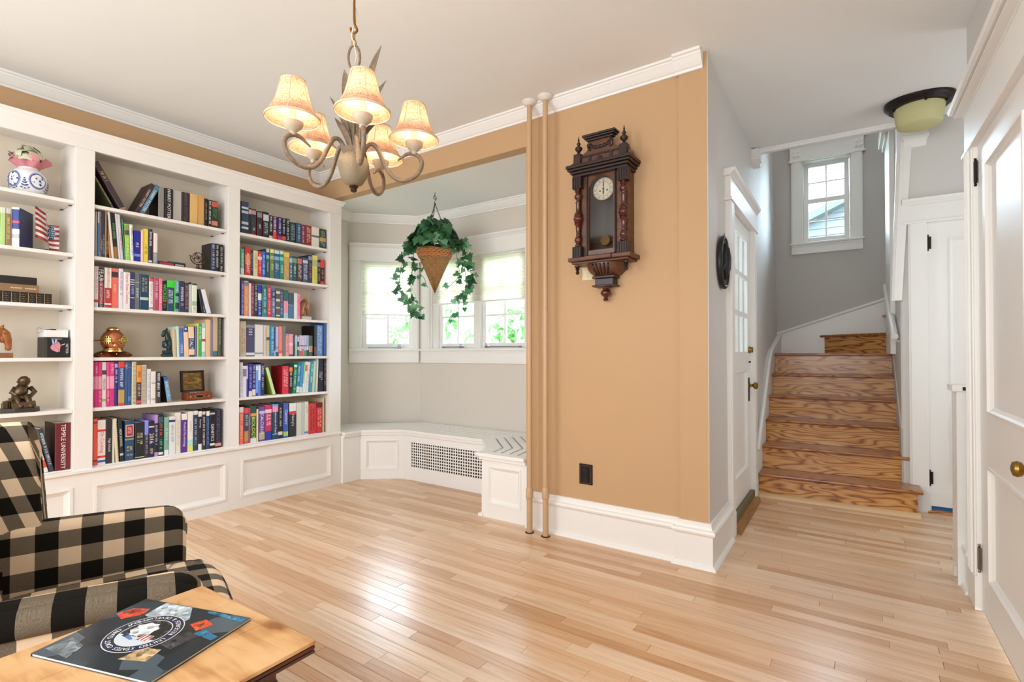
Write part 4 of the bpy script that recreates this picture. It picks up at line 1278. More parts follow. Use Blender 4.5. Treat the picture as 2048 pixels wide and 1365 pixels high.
'R2':'''2.0408 0.0283 0.202 4fae8a 0|green paperback with white lettering|B 0 .25 d8e8ec;T INSURGENT f0f4f0 .5 .6|
2.073 0.0427 0.216 d0302a 0|thick red paperback|T ALLEGIANT f4e8e0 .45 .5;B .4 .75 e8804a|
2.1179 0.0197 0.202 1f3f5f 0|dark blue paperback|G 8aa8c0 .2 .9|
2.1386 0.0339 0.201 dccf9a 0|pale yellow paperback|G a89a68 .3 .9|
2.1736 0.0336 0.201 d82a2a 0|red paperback with white emblem|B .68 .8 f0e0dc;G f0c8c0 .1 .9|
2.2091 0.0246 0.206 2a5fd0 0|bright blue paperback|G d0e0f8 .1 .85|
2.2345 0.0076 0.226 3a3f44 0|thin dark hardback||
2.2429 0.0272 0.234 1f5560 0|teal hardback with pale top|B .88 1 c9d9e0;B .66 .78 7ab0b0;T Percy_Jackson e8f4f0 .38 .5|
2.2732 0.0331 0.234 6f7f50 0|moss green hardback with yellow top|B .88 1 e8dc80;B .66 .78 a8b088;G d8dcb0 .2 .5|
2.311 0.0443 0.234 2a5f8a 0|blue hardback with pale top|B .88 1 d0dce0;B .66 .78 80b0d0;G e8f0f8 .25 .55|
2.3561 0.0313 0.236 1f7f6a 0|sea green hardback with pale top|B .88 1 c8dcd0;B .66 .78 80c8b0;G e8f8f0 .2 .5|
2.3907 0.0499 0.23 c09a4a 0|golden hardback|B .84 1 e8c85a;G e0c890 .05 .75|
2.4422 0.0266 0.206 3a5a8a 0|blue fantasy paperback|B .74 .92 b0c0d8;G e0e8f0 .1 .7|
2.47 0.04 0.209 1f4a3a 0|green fantasy paperback|B .74 .92 6a9a78;G e8f0e8 .15 .7|
2.5121 0.0449 0.207 4a2028 0|dark red fantasy paperback|B .74 .95 c86a60;G e8d8d8 .1 .7|
2.5622 0.048 0.212 4a4f6a 0|grey blue fantasy paperback|B .78 .9 c8ccd8;G d8dce8 .1 .75|
2.6124 0.0359 0.241 2a3048 0|midnight blue hardback|B .82 .96 8a98b0;G c88080 .15 .7|
2.6501 0.0505 0.244 e0d060 0|yellow hardback|B .62 .85 b0b088;G b8b050 .1 .55|
2.7033 0.0312 0.213 2a2a30 0|black paperback with grey swirl|B .72 .9 8a8a90;G 9aa0b0 .05 .65|
2.7363 0.0334 0.22 e83a2a 0|red paperback with black centre|B .14 .68 241a1c;G c8b0a8 .2 .6|''',
'R3':'''2.0474 0.0201 0.272 5a50a0 0|violet paperback with white lettering|G e0dcf4 .05 .9|
2.0696 0.0336 0.271 f09a6a 0|orange paperback|B .86 .96 7a80b8;G f8d8c0 .1 .8|
2.1047 0.0174 0.253 e8e0d4 0|thin white paperback||
2.1231 0.0222 0.257 8a2040 0|crimson paperback|G d8a0b8 .05 .9|
2.1468 0.0258 0.262 20242a 0|black paperback with white lettering|G d8dce0 .1 .95|
2.1748 0.0306 0.249 22259a 0|royal blue book with white middle|B .52 .74 e8e8e4;G d8dcf4 .05 .48|
2.2084 0.0394 0.248 2f7f8a 0|turquoise and green book|B .7 .95 1f6a5a;B .2 .4 3a6a50;G c8e8f4 .1 .9|
2.2501 0.0374 0.248 c83040 0|red book with pink lettering|G f0c0c8 .1 .95|
2.2887 0.0344 0.239 6a6f9a 0|slate violet paperback|B .62 .9 2a3f66;G d0d4e8 .1 .85|
2.3246 0.0341 0.239 4f4a4a 0|dark grey paperback with cream words|B .82 .9 d8d8b0;B .56 .64 d8d0a8;B .32 .37 c8c0a0;B .06 .1 c8f0c8|
2.3595 0.0321 0.237 3a4f6f 0|blue grey paperback|G c88ab0 .4 .9;G a8c0e0 .1 .35|
2.3925 0.04 0.231 1f5a4a 0|green and pink paperback|B 0 .62 e88aa8;B 0 .2 a8c8d8|
2.4353 0.0486 0.215 2a4a5f 0|dark teal paperback with pale stripe|B .52 .54 a8d0d8;B .02 .5 3a6f90|
2.4856 0.0278 0.215 e6e4e4 0|white paperback beside the pink one||
2.5143 0.0281 0.21 ff7fa8 0|bright pink paperback|G e05a88 .1 .9|''',
'R4':'''2.0395 0.047 0.268 d0bfa0 0|marbled cream volume|G a87a50 .1 .8|
2.0876 0.0663 0.246 4a4268 0|thick plum hardback|B .9 .98 8a8a98;B .62 .9 3a3458;T 101 f0eef4 .77 .6;B .04 .12 e8e8ec|c=4a1420
2.1554 0.0678 0.249 e4e0de 0|wide white hardback|B .08 .12 8a8a88|
2.2247 0.0213 0.244 d8ccc0 0|cream paperback|G b8a8b0 .1 .9|
2.2467 0.028 0.246 d0bd98 0|beige book with dark label|B .52 .62 4a4448|
2.2758 0.035 0.244 2a7fb0 0|cerulean book|G c0e0f4 .1 .95|
2.3116 0.0129 0.236 25406a 0|thin navy book|B 0 .2 c8ccd8|
2.3253 0.0249 0.237 b8bfe8 0|pale lilac book|B 0 .15 2a4a9a;B .24 .34 a89a80|
2.351 0.0296 0.24 f07a70 0|salmon red book|B 0 .1 f0c070;B .1 .2 f04a50|
2.3814 0.0267 0.241 6a7a70 0|grey green book||
2.4093 0.0299 0.185 f09a9a 0|short pink book|B .9 1 b088c0;G e8506a .2 .8|
2.4404 0.0352 0.183 e0a0a8 0|short rose book|B .48 .6 e8d0e0;B 0 .08 503a48|
2.4765 0.0151 0.174 2a1a2a 0|short black thin book|G 8a60a0 .5 .9|
2.4924 0.0228 0.173 9fd8b0 0|short mint thin book|B .6 1 b8d8e0|
2.516 0.0162 0.173 3a4a6a 0|short navy thin book|B .3 .45 e0dce8;B .7 .95 c8d0e8|
2.533 0.0223 0.174 d0c0e0 0|short lilac thin book|B 0 .25 c04a5a;B .48 .52 403a50|
2.5562 0.0207 0.174 d8c8d8 0|short pale lilac thin book|B 0 .35 d86a4a;B .48 .52 403a50|
2.5778 0.0235 0.175 c8c0e8 0|short periwinkle thin book|B 0 .28 2a9a5a;B .48 .52 403a50|
2.6022 0.0211 0.176 9fc0c8 0|short pale teal thin book|B 0 .3 3a3a44;B .3 .45 e8d8d8|
2.6242 0.0168 0.175 4a5a50 0|short dark green thin book|B .2 .5 d8a888|
2.6419 0.0161 0.175 3a4038 0|shortest dark thin book|B .2 .5 b88a70|
2.6714 0.0248 0.261 15130f 0|large black book showing its printed cover|B .05 .3 6a4a2a|
2.6994 0.0569 0.267 6a8fc8 0|cornflower blue book|G c0d4f0 .1 .95|
2.7572 0.014 0.275 1f3f7f 0|thin dark blue book||
2.7721 0.0168 0.286 3a6fb8 0|thin bright blue book||
2.7899 0.0198 0.289 1a2238 0|midnight blue folder against the stile||''',
'R5':'''2.0397 0.0211 0.264 e6e3ee 0|pale lavender manual|G b8b8e0 .1 .8|
2.0622 0.0291 0.252 efe9ec 0|white manual with black top|B .94 1 1f1a20;B .62 .85 8a80a0|
2.0921 0.0129 0.248 6a4fb0 0|purple and white manual|B .55 .95 e8e4f0|
2.1064 0.026 0.253 2a2fa0 0|blue manual with cream label|B 0 .17 e8dcd0;G a8b0e8 .25 .9|
2.1332 0.0271 0.249 25206f 0|indigo manual with white lettering|B .02 .22 e8dcd0;G d8d8f0 .25 .95|
2.161 0.0185 0.245 6fa0e8 0|sky blue manual|B .82 .95 e0e4f4;B 0 .1 3a40a8|
2.1802 0.0201 0.244 a8c0f0 0|pale blue manual|B .5 .95 ece8f4;B 0 .5 5a80d8|
2.2025 0.0286 0.258 241f5a 0|dark indigo manual|B .6 .8 2a4a8a;G c8c8e0 .15 .55;T GMAT e8e8f4 .78 .6|
2.3048 0.0259 0.225 cfe09a -16|lime manual slumped to the left||c=8aa838
2.3808 0.0552 0.229 d8283f 0|thick red volume|G f4c8c8 .2 .9|c=9a1020
2.4426 0.0315 0.232 1f1f24 1|black manual with orange label|B .78 .93 f08a50;G d8dcd8 .25 .75|
2.4741 0.0302 0.241 1f7a50 3.5|emerald manual|B .9 .98 c8e8d0;G c8e8d0 .1 .8|
2.5059 0.0271 0.247 2a7fa8 4|teal blue manual|B .02 .22 e8e8e0;G d0e8f4 .3 .9|
2.5344 0.0236 0.243 3f8fd0 4.5|blue manual with white foot|B 0 .2 e0e8ec|
2.5596 0.0121 0.26 8fcf9a 5|pale green thin manual|B 0 .3 e8ece0|
2.5726 0.0243 0.261 efe9e6 5|white manual with orange label|B .7 .9 f07a60|
2.5978 0.0219 0.259 e6e6e6 5|white manual with grey lettering|G b0b0b8 .2 .9|
2.621 0.0297 0.261 3a8f9f 4.5|teal thin manual|G c8ecf0 .3 .9|
2.6516 0.0215 0.264 cfd8a8 4|pale olive thin manual||
2.674 0.0171 0.283 8fb8d8 3|powder blue thin manual||
2.692 0.015 0.283 e0d8c8 2|cream thin manual||
2.7161 0.0521 0.284 1f2a33 0|thick charcoal volume|G d8dce0 .35 .6|
2.77 0.0234 0.284 2a1520 0|thin dark maroon volume|G b08aa0 .1 .9|''',
'R6':'''2.0378 0.0337 0.279 ff7a5a 0|orange textbook with white top|B .86 1 efe6e4;G ffd0c0 .1 .8|
2.0737 0.0328 0.27 e8485a 0|coral textbook with teal label|B .36 .85 1f5a68;B .06 .34 b89a5a;G f0f0f0 .42 .8|
2.1072 0.0137 0.27 c0407a 0|magenta and grey textbook|B .5 .75 8a8aa0|
2.1224 0.0467 0.281 1f5a4a 0|dark green textbook with yellow lettering|B 0 .12 eceae4;T BIOLOGY d8e84a .4 .6;B .72 .8 e8903a|
2.1698 0.0155 0.254 e8c8a0 0|thin peach textbook|B 0 .35 e0d4b0|
2.1898 0.0465 0.269 6a4a9a 0|purple textbook with white lettering|T CALCULUS f4f0f8 .5 .5;B .8 .88 b8c0e0;B .05 .26 b8a888|
2.2386 0.0575 0.277 c03060 0|magenta and blue textbook|B 0 .26 2a3a9a;B .78 .88 f0d0dc;G f8e8f0 .4 .74|
2.2976 0.0494 0.281 1f3f5a 0|navy textbook with pink band|B .78 .94 f08ab0;B .94 1 5ab0e0;T Fundamentals_of_Physics e8ecf0 .5 .4;B .14 .16 5ac0e8|
2.351 0.0408 0.274 2a2228 0|black textbook with white lettering|G e8e0e4 .35 .9;B .1 .2 e8e0d8|
2.3934 0.0415 0.28 3f5fb0 0|blue textbook with large white lettering|T Chemistry f4f4f8 .6 .65;B .05 .18 a8c85a|
2.4422 0.0641 0.277 2a2a33 0|black, red and white reference book|B .76 1 ece6e6;B .67 .76 e83040;T Henry's f0ecec .5 .5|
2.5097 0.049 0.276 d8d8c8 0|wide pale sage book||
2.5599 0.0233 0.272 c8c8d0 0|slim pale grey book||
2.585 0.0376 0.278 e0dcc8 0|ivory book with blue foot|B .04 .1 6a8ac8;G a8b0a0 .6 .9|
2.6226 0.0714 0.258 d03a3a 0|wide red clothbound book|G 7a2020 .1 .9|
2.6976 0.0604 0.261 d8262f 0|bright red textbook|B .84 1 6a2028;B .02 .05 4a60b0;G f8c8c0 .2 .8|
2.7598 0.013 0.298 dcc9a0 0|thin cream folder against the side|B .1 .35 d8d860|''',
'L2':'''0.6964 0.0242 0.179 a8c878 0|pale green book at the picture's edge|B .88 1 d8d8d0|
0.723 0.0217 0.209 b8d88a 0|pale green book with white top|B .86 1 dcdad4|
0.7457 0.0209 0.209 9a7a50 0|light brown book|B .86 1 d0ccc4;G d8c898 .15 .75|
0.7681 0.0346 0.221 efe9e6 0|white guide with blue label turned aside|B .45 .95 2a3f8a;B .6 .66 d85060;B .22 .32 b8b4b8|rz=-33,cr=24305f''',
'L6':'''0.8558 0.0111 0.117 e8dcd0 -14|thin cream booklet||
0.8775 0.0179 0.132 7a4030 -14|brown slim book|G d8b8a0 .1 .6|
0.9135 0.023 0.18 d8583a -14|orange and white slim book|B .4 .7 f0e6e0;B 0 .15 f0e6e0|
0.9406 0.0234 0.258 3a4350 -12|slate book with white lettering|G d8dce0 .1 .9|
0.964 0.0749 0.278 6a2028 0|thick maroon binder with white lettering|T TEMPLE_UNIVERSITY f4ecec .5 .42|c=3a1014''',
}
SHELF_NAME = {'1': 'top shelf', '2': 'second shelf', '3': 'third shelf', '4': 'fourth shelf', '5': 'fifth shelf', '6': 'bottom shelf'}
BAY_NAME = {'L': 'left bay', 'M': 'middle bay', 'R': 'right bay'}
SZ = {'1': 2.068, '2': 1.752, '3': 1.441, '4': 1.132, '5': 0.824, '6': 0.468}
ORD = ['first', 'second', 'third', 'fourth', 'fifth', 'sixth', 'seventh', 'eighth', 'ninth', 'tenth', 'eleventh', 'twelfth', 'thirteenth', 'fourteenth',
       'fifteenth', 'sixteenth', 'seventeenth', 'eighteenth', 'nineteenth', 'twentieth', 'twenty-first', 'twenty-second', 'twenty-third', 'twenty-fourth',
       'twenty-fifth', 'twenty-sixth']
rb = random.Random(3)
SPM = frame_of((0, 0, 0), (0, 0, -1), (0, 1, 0))        # spine lettering: runs downwards, tops to the right, faces +x


def at(x, y, z):
    return Matrix.Translation((x, y, z)) @ SPM


def glyphs(mb, t, z0, z1, m=0, lines=None):
    """small illegible print: rows of letter-like strokes down the spine"""
    lines = lines or (2 if t > 0.042 else 1)
    for ln in range(lines):
        yc = t * ((ln + 1) / (lines + 1))
        hgt = min(t * 0.42 / lines + 0.003, 0.016)
        z = z1 - rb.uniform(0, 0.08) * (z1 - z0) * ln
        while z > z0 + hgt:
            nch = rb.randint(3, 8)
            for c in range(nch):
                w = hgt * rb.choice([0.35, 0.5, 0.55, 0.7])
                if z - w < z0:
                    break
                s = hgt * 0.17
                x = 0.0007
                k = rb.randint(0, 3)
                ya, yb_ = yc - hgt / 2, yc + hgt / 2
                q = [(z, z - s, ya, yb_)]
                if k != 0: q.append((z - w + s, z - w, ya if k != 2 else yc, yb_))
                if k in (1, 3): q.append((z, z - w, yb_ - s, yb_))
                if k == 2: q.append((z, z - w, yc - s / 2, yc + s / 2))
                for a, b, c0, c1 in q:
                    mb.add([(x, c0, b), (x, c1, b), (x, c1, a), (x, c0, a)], [(0, 1, 2, 3)], m)
                z -= w + hgt * 0.22
            z -= hgt * 0.6


def make_book(t, h, d, hx, dec, opt, parent):
    bands, prints = [], []
    for q in dec.split(';'):
        if not q: continue
        p = q.split(' ')
        if p[0] == 'B':
            bands.append((float(p[1]) * h, float(p[2]) * h, p[3]))
        else:
            prints.append(p)
    mats = [flat(hx), flat(opt.get('c', hx)), flat(opt.get('cr', opt.get('c', hx)))]
    zs = sorted({0.0, h} | {b[0] for b in bands} | {b[1] for b in bands})
    m_ = MB()
    r = min(0.0022, t * 0.18)
    ys = [(-r, 0.0), (0.0, r * 1.4), (0.0, t - r * 1.4), (-r, t)]
    for k in range(len(zs) - 1):
        zc = (zs[k] + zs[k + 1]) / 2
        col = hx
        for b in bands:
            if b[0] <= zc <= b[1]: col = b[2]
        mm = flat(col)
        if mm not in mats: mats.append(mm)
        mi = mats.index(mm)
        for j in range(3):
            (xa, ya), (xb, yb_) = ys[j], ys[j + 1]
            m_.add([(xa, ya, zs[k]), (xb, yb_, zs[k]), (xb, yb_, zs[k + 1]), (xa, ya, zs[k + 1])], [(0, 1, 2, 3)], mi)
    cv_ = 0.0022 if t > 0.012 else t * 0.18
    m_.box(-d, -r, 0.0, cv_, 0, h, 1)
    m_.box(-d, -r, t - cv_, t, 0, h, 2)
    m_.box(-0.0035, -r - 0.0001, cv_, t - cv_, 0, h, 0)
    # keep the spine's skin: the doubles of boards and skin may merge, colours stay per face
    m_.build('cover', mats, parent)
    MB().box(-d + 0.004, -0.0036, cv_, t - cv_, 0.003, h - 0.004).build('pages', PAGES, parent)
    for p in prints:
        if p[0] == 'G':
            g = MB(); glyphs(g, t, float(p[2]) * h, float(p[3]) * h)
            if g.v: g.build('lettering', flat(p[1]), parent)
        elif p[0] == 'T':
            g = MB()
            zc = float(p[3]) * h
            room = 2 * min(zc, h - zc) * 0.94
            text_add(g, p[1].replace('_', ' '), at(0.0008, t / 2, zc), height=min(t * float(p[4]), 0.03), width=room)
            g.build('title', flat(p[2]), parent)
        elif p[0] == 'S':
            g = MB(); n = int(h / 0.0085)
            for i in range(n):
                z = 0.006 + (h - 0.012) * i / n
                g.box(-0.006, 0.003, t * 0.1, t * 0.9, z, z + 0.0028)
            g.build('wire_binding', flat(p[1]), parent)
        elif p[0] == 'K':
            g = MB(); n = 18
            for i in range(n):
                z = 0.008 + (h - 0.02) * i / n
                g.box(-0.008, 0.003, t * 0.75, t * 1.02, z, z + 0.007)
            g.build('comb_binding', flat(p[1]), parent)
        elif p[0] == 'P':
            g = MB().box(0, 0.0006, t * 0.08, t * 0.92, h * 0.60, h * 0.90).box(0, 0.001, t * 0.14, t * 0.86, h * 0.615, h * 0.885, 1)
            gg = MB(); glyphs(gg, t * 0.7, h * 0.67, h * 0.84, lines=2)
            g.add([(x + 0.0006, y + t * 0.15, z) for x, y, z in gg.v], gg.f, 2)
            g.build('title_panel', [flat('ece4d8'), flat(p[1]), flat('e8c8b8')], parent)


for key, rows_ in BOOKS.items():
    bay, shf = key
    z = SZ[shf]
    ls = [q for q in rows_.split('\n') if q]
    prev_end = None
    for i, row in enumerate(ls):
        num, look, dec, op = (row.split('|') + ['', '', ''])[:4]
        y, t, h, hx, ln = num.split(' ')
        y, t, h, ln = float(y), float(t), float(h), float(ln)
        opt = dict(q.split('=') for q in op.split(',') if q)
        d = float(opt.get('d', min(0.235, max(0.13, h * 0.72))))
        t = max(t - 0.0008, 0.004)
        base = (-3.915 + rb.uniform(-0.006, 0.004), y + 0.0004, z)
        label = f"{look}, {ORD[i]} from left on the {SHELF_NAME[shf]}, {BAY_NAME[bay]}"
        b = thing('book', label, 'book', base, group=f'books on the {SHELF_NAME[shf]} of the {BAY_NAME[bay]}')
        M = Matrix.Translation(base)
        if ln < 0:
            M = M @ Matrix.Rotation(math.radians(-ln), 4, 'X')
        elif ln > 0:
            M = M @ Matrix.Translation((0, t, 0)) @ Matrix.Rotation(math.radians(-ln), 4, 'X') @ Matrix.Translation((0, -t, 0))
        if 'rz' in opt:
            M = M @ Matrix.Rotation(math.radians(float(opt['rz'])), 4, 'Z')
        b['base'] = (0, 0, 0)
        b.matrix_world = M
        make_book(t, h, d, hx, dec, opt, b)

# ------------------------------------------------------------------ things on the shelves
COPPER = mat('polished_copper', 'c8845c', 0.22, 1.0)
BRASSP = mat('polished_brass', 'c8a868', 0.22, 1.0)
BRONZE = mat('cast_bronze', '5e4c38', 0.38, 0.8)
VERD = mat('dark_green_resin', '1d3a3c', 0.35, 0.1)

# flat books
def flat_book(x, y0, y1, z0, z1, w, hx, label, deco=None, rz=0.0, grp='books lying flat'):
    b = thing('book', label, 'book', (x, y0, z0), group=grp)
    t, l = z1 - z0, y1 - y0
    m_ = MB().box(-w, 0, 0, l, 0, 0.002).box(-w, 0, 0, l, t - 0.002, t).box(-0.003, 0.0005, 0, l, 0.002, t - 0.002)
    b['base'] = (0, 0, 0)
    m_.build('cover', flat(hx), b)
    MB().box(-w + 0.004, -0.003, 0.004, l - 0.003, 0.002, t - 0.002).build('pages', PAGES, b)
    F = frame_of((0.0009, l / 2, t / 2), (0, 1, 0), (0, 0, 1))
    if deco:
        deco(b, l, t, F)
    if rz:
        b.rotation_euler.z = rz
    return b


def two_titles(b, l, t, F):
    g = MB()
    for s_, c in ((l * 0.62, 0.3), (l * 0.86, 0.3)):
        for k in range(9):
            g.box(0.0004, 0.0009, s_ - l * 0.1 + k * l * 0.022, s_ - l * 0.1 + k * l * 0.022 + l * 0.014, t * 0.42, t * 0.58)
    g.build('lettering', flat('d8c8a8'), b)


def gilt(b, l, t, F):
    g = MB()
    for k in range(7):
        ya = l * k / 7 + 0.006; yb_ = l * (k + 1) / 7 - 0.006
        g.box(0.0004, 0.0009, ya - 0.004, ya - 0.002, t * 0.05, t * 0.95)
        for i in range(6):
            for j in range(4):
                cy, cz = ya + (yb_ - ya) * (i + 0.5) / 6, t * (0.2 + 0.2 * j)
                a = (yb_ - ya) / 15
                if (i + j) % 2 == 0 or i in (2, 3):
                    g.add([(0.0009, cy - a, cz), (0.0009, cy, cz - a), (0.0009, cy + a, cz), (0.0009, cy, cz + a)], [(0, 1, 2, 3)])
    g.build('gilt_tooling', mat('gilding', 'd8bc84', 0.35, 0.6), b)


flat_book(-3.93, 0.70, 0.946, 1.441, 1.503, 0.17, '1a1614', 'ornate black book with gilt tooling, lowest of the flat stack in the left bay', gilt)
flat_book(-3.925, 0.64, 0.888, 1.503, 1.546, 0.17, '8a6a4c', 'brown book with two pale titles, middle of the flat stack in the left bay', two_titles)
flat_book(-3.93, 0.66, 0.880, 1.546, 1.590, 0.15, '1f1a18', 'plain black book on top of the flat stack in the left bay')


def redtitle(b, l, t, F):
    MB().box(0.0004, 0.0010, l * 0.05, l * 0.55, t * 0.25, t * 0.8).build('title_panel', flat('a8364a'), b)
    g = MB()
    for k in range(8):
        g.box(0.0004, 0.0010, l * 0.62 + k * l * 0.04, l * 0.62 + k * l * 0.04 + l * 0.028, t * 0.3, t * 0.7)
    g.build('lettering', flat('c8c4c0'), b)


flat_book(-3.925, 1.493, 1.660, 1.752, 1.779, 0.11, '2a2524', 'dark paperback with red title lying flat on the second shelf, middle bay', redtitle)
flat_book(-3.935, 1.56, 1.662, 1.779, 1.787, 0.10, '3d4a40', 'thin dark green booklet lying on the flat paperback, second shelf of middle bay')
mb_ = thing('bookmark', 'flat dark red folder lying at the right end of the fourth shelf, middle bay', 'folder', (-3.91, 1.85, 1.132))
MB().box(-3.97, -3.905, 1.846, 1.918, 1.1325, 1.1365).build('folder_cover', flat('8a2030'), mb_, bevel=0.001)

# ginger jar with pink cloth and folded banknotes
J = (-4.0, 0.853, 2.068)
jar = thing('ginger_jar', 'squat blue and white porcelain jar with pink cloth and banknotes, top left shelf', 'jar', J)


def china(name):
    m, nt, b, N, L = nodes_of(name)
    tc = N('ShaderNodeTexCoord')
    v = N('ShaderNodeTexVoronoi'); v.inputs['Scale'].default_value = 55.0
    L(tc.outputs['Object'], v.inputs['Vector'])
    n_ = N('ShaderNodeTexNoise'); n_.inputs['Scale'].default_value = 38.0; n_.inputs['Detail'].default_value = 3
    L(tc.outputs['Object'], n_.inputs['Vector'])
    a = N('ShaderNodeMath'); a.operation = 'ADD'; L(v.outputs['Distance'], a.inputs[0]); L(n_.outputs['Fac'], a.inputs[1])
    r = ramp(nt, [(0.72, '26315f'), (0.80, '6a7cb8'), (0.90, 'd8dcec'), (1.0, 'f0eef0')])
    L(a.outputs[0], r.inputs['Fac']); L(r.outputs['Color'], b.inputs['Base Color'])
    b.inputs['Roughness'].default_value = 0.12
    return m


POR = mat('white_porcelain', 'ece8ea', 0.12)
CHINA = china('blue_painted_porcelain')
jp = [(0.050, 0.0), (0.058, 0.004), (0.078, 0.03), (0.087, 0.06), (0.088, 0.085), (0.080, 0.115), (0.062, 0.140), (0.045, 0.152), (0.043, 0.158), (0.044, 0.16)]
MB().lathe(jp, 40, J).build('body', POR, jar, smooth='auto', angle=60)


def jar_r(z):
    for (r0, z0), (r1, z1) in zip(jp, jp[1:]):
        if z0 <= z <= z1:
            return r0 + (r1 - r0) * (z - z0) / (z1 - z0)
    return jp[-1][0]


for az in (-62, 18, 98, 178, 258):
    for q0, q1, mt, off in ((0.0, 0.78, CHINA, 0.0008), (0.78, 0.88, flat('3a4a8a'), 0.0010), (0.88, 1.0, flat('8a98c8'), 0.0009)):
        rws = []
        for q in (q0, (q0 + q1) / 2, q1):
            row = []
            for k in range(24):
                t = 2 * PI * k / 24
                z = 0.078 + 0.048 * q * math.sin(t)
                a = math.radians(az) + 0.52 * q * math.cos(t)
                r_ = jar_r(z) + off
                row.append((J[0] + r_ * math.cos(a), J[1] + r_ * math.sin(a), J[2] + z))
            rws.append(row)
        MB().grid(rws, close=True).build('medallion', mt, jar, smooth=True)
    m_ = MB()
    for dz, w in ((0.028, 0.30), (0.042, 0.22), (0.056, 0.15), (0.068, 0.09), (0.080, 0.05)):
        for s_ in (-1, 1):
            a0 = math.radians(az + 40)
            p = []
            for q, e in ((0.0, 0.004), (0.6, 0.005), (1.0, 0.0)):
                for sg in (-1, 1):
                    z = dz + sg * e + 0.006 * q
                    p.append((J[0] + (jar_r(z) + .0008) * math.cos(a0 + s_ * w * q), J[1] + (jar_r(z) + .0008) * math.sin(a0 + s_ * w * q), J[2] + z))
            m_.add(p, [(0, 2, 3, 1), (2, 4, 5, 3)])
    m_.build('painted_sprig', flat('34427a'), jar)
rws = []
for q, r_, z in ((0, 0.041, 0.152), (1, 0.047, 0.166), (2, 0.064, 0.190), (3, 0.082, 0.212)):
    row = []
    for k in range(40):
        t = 2 * PI * k / 40
        w = 1 + 0.22 * q / 3 * math.sin(5 * t + 0.6) + 0.1 * q / 3 * math.sin(9 * t)
        row.append((J[0] + r_ * w * math.cos(t) * 0.9, J[1] + r_ * w * math.sin(t), J[2] + z + 0.02 * q / 3 * math.sin(5 * t + 2)))
    rws.append(row)
MB().grid(rws, close=True).build('pink_cloth', mat('pink_cloth', 'c97f86', 0.85), jar, smooth=True)
NOTE = mat('banknote_paper', 'd6d4b8', 0.8)
rn = random.Random(5)
for k in range(9):
    a = 2 * PI * k / 9 + 0.3
    c = Vector((J[0] + 0.040 * math.cos(a), J[1] + 0.042 * math.sin(a), J[2] + 0.226 + rn.uniform(0, 0.035)))
    M = Matrix.Translation(c) @ Matrix.Rotation(a, 4, 'Z') @ Matrix.Rotation(rn.uniform(0.5, 1.1), 4, 'Y')
    rws = [[M @ Vector((x, y, 0.012 * math.sin(x * 60 + k) + 0.006 * math.cos(y * 70))) for x in (-0.045, -0.015, 0.015, 0.045)] for y in (-0.03, -0.01, 0.01, 0.03)]
    m_ = MB().grid(rws)
    rws2 = [[M @ Vector((0.012 * math.cos(t) * q, 0.014 * math.sin(t) * q, 0.0135)) for t in [2 * PI * i / 10 for i in range(10)]] for q in (1, 0.5)]
    m_.grid(rws2, 1, close=True)
    m_.build('banknote', [NOTE, flat('7a8a6a')], jar, smooth=True)

# draped glass flag on a stand
FL = (-3.99, 0.936, 1.752)
fg = thing('flag_ornament', 'small draped glass stars and stripes flag on an oval black stand', 'ornament', FL)
m_ = MB()
rws = [[Vector((FL[0] + 0.042 * q * math.cos(2 * PI * k / 32), FL[1] + 0.061 * q * math.sin(2 * PI * k / 32), FL[2] + z)) for k in range(32)] for q, z in ((1, 0), (1.03, 0.003), (1, 0.010), (0.9, 0.014), (0.001, 0.015))]
m_.grid(rws, close=True)
m_.build('stand', mat('black_gloss', '17110f', 0.12), fg, smooth='auto', angle=50)
RED, CREAM, BLUE = flat('a02a34'), flat('efe4d6'), flat('2a5470')


def drape(u, v):
    """u 0..1 left to right, v 0..1 bottom to top; the two sides droop from the middle knot"""
    y = FL[1] - 0.055 + 0.110 * u
    z = FL[2] + 0.035 + 0.185 * v
    fold = 0.018 * math.sin(u * 5.5 + v * 2.0)
    if u < 0.52:
        z += 0.02 + (0.5 - u) * 0.05
    else:
        z -= (0.020 + 0.03 * v)
    return Vector((FL[0] + fold + 0.012 * math.cos(v * 3), y, z))


m_ = MB()
NS = 11
for s_ in range(NS):
    rws = [[drape(u / 14, (s_ + q) / NS) for u in range(15)] for q in (0, 0.5, 1)]
    m_.grid(rws, s_ % 2)
m_.build('striped_flag', [RED, CREAM], fg, smooth=True)
rws = []
for i in range(9):
    row = []
    for k in range(7):
        t = 2 * PI * i / 8
        row.append(Vector((FL[0] + 0.028 + 0.006 * math.cos(k), FL[1] + 0.012 + 0.017 * (k - 3) / 3 * (1 - 0.4 * abs(i - 4) / 4), FL[2] + 0.075 + 0.085 * i / 8)))
    rws.append(row)
MB().grid(rws).build('canton', BLUE, fg, smooth=True)
m_ = MB()
for i in range(6):
    for k in range(4):
        y, z = FL[1] + 0.001 + 0.0075 * k + (0.003 if i % 2 else 0), FL[2] + 0.088 + 0.0125 * i
        m_.add([(FL[0] + 0.0345, y + 0.0022 * math.sin(2 * PI * j / 5), z + 0.0022 * math.cos(2 * PI * j / 5)) for j in range(5)], [(0, 1, 2, 3, 4)])
m_.build('stars', CREAM, fg)
MB().lathe([(0.012, 0.014), (0.004, 0.02), (0.004, 0.24)], 10, FL).build('glass_rod', thin_glass('ornament_glass'), fg)


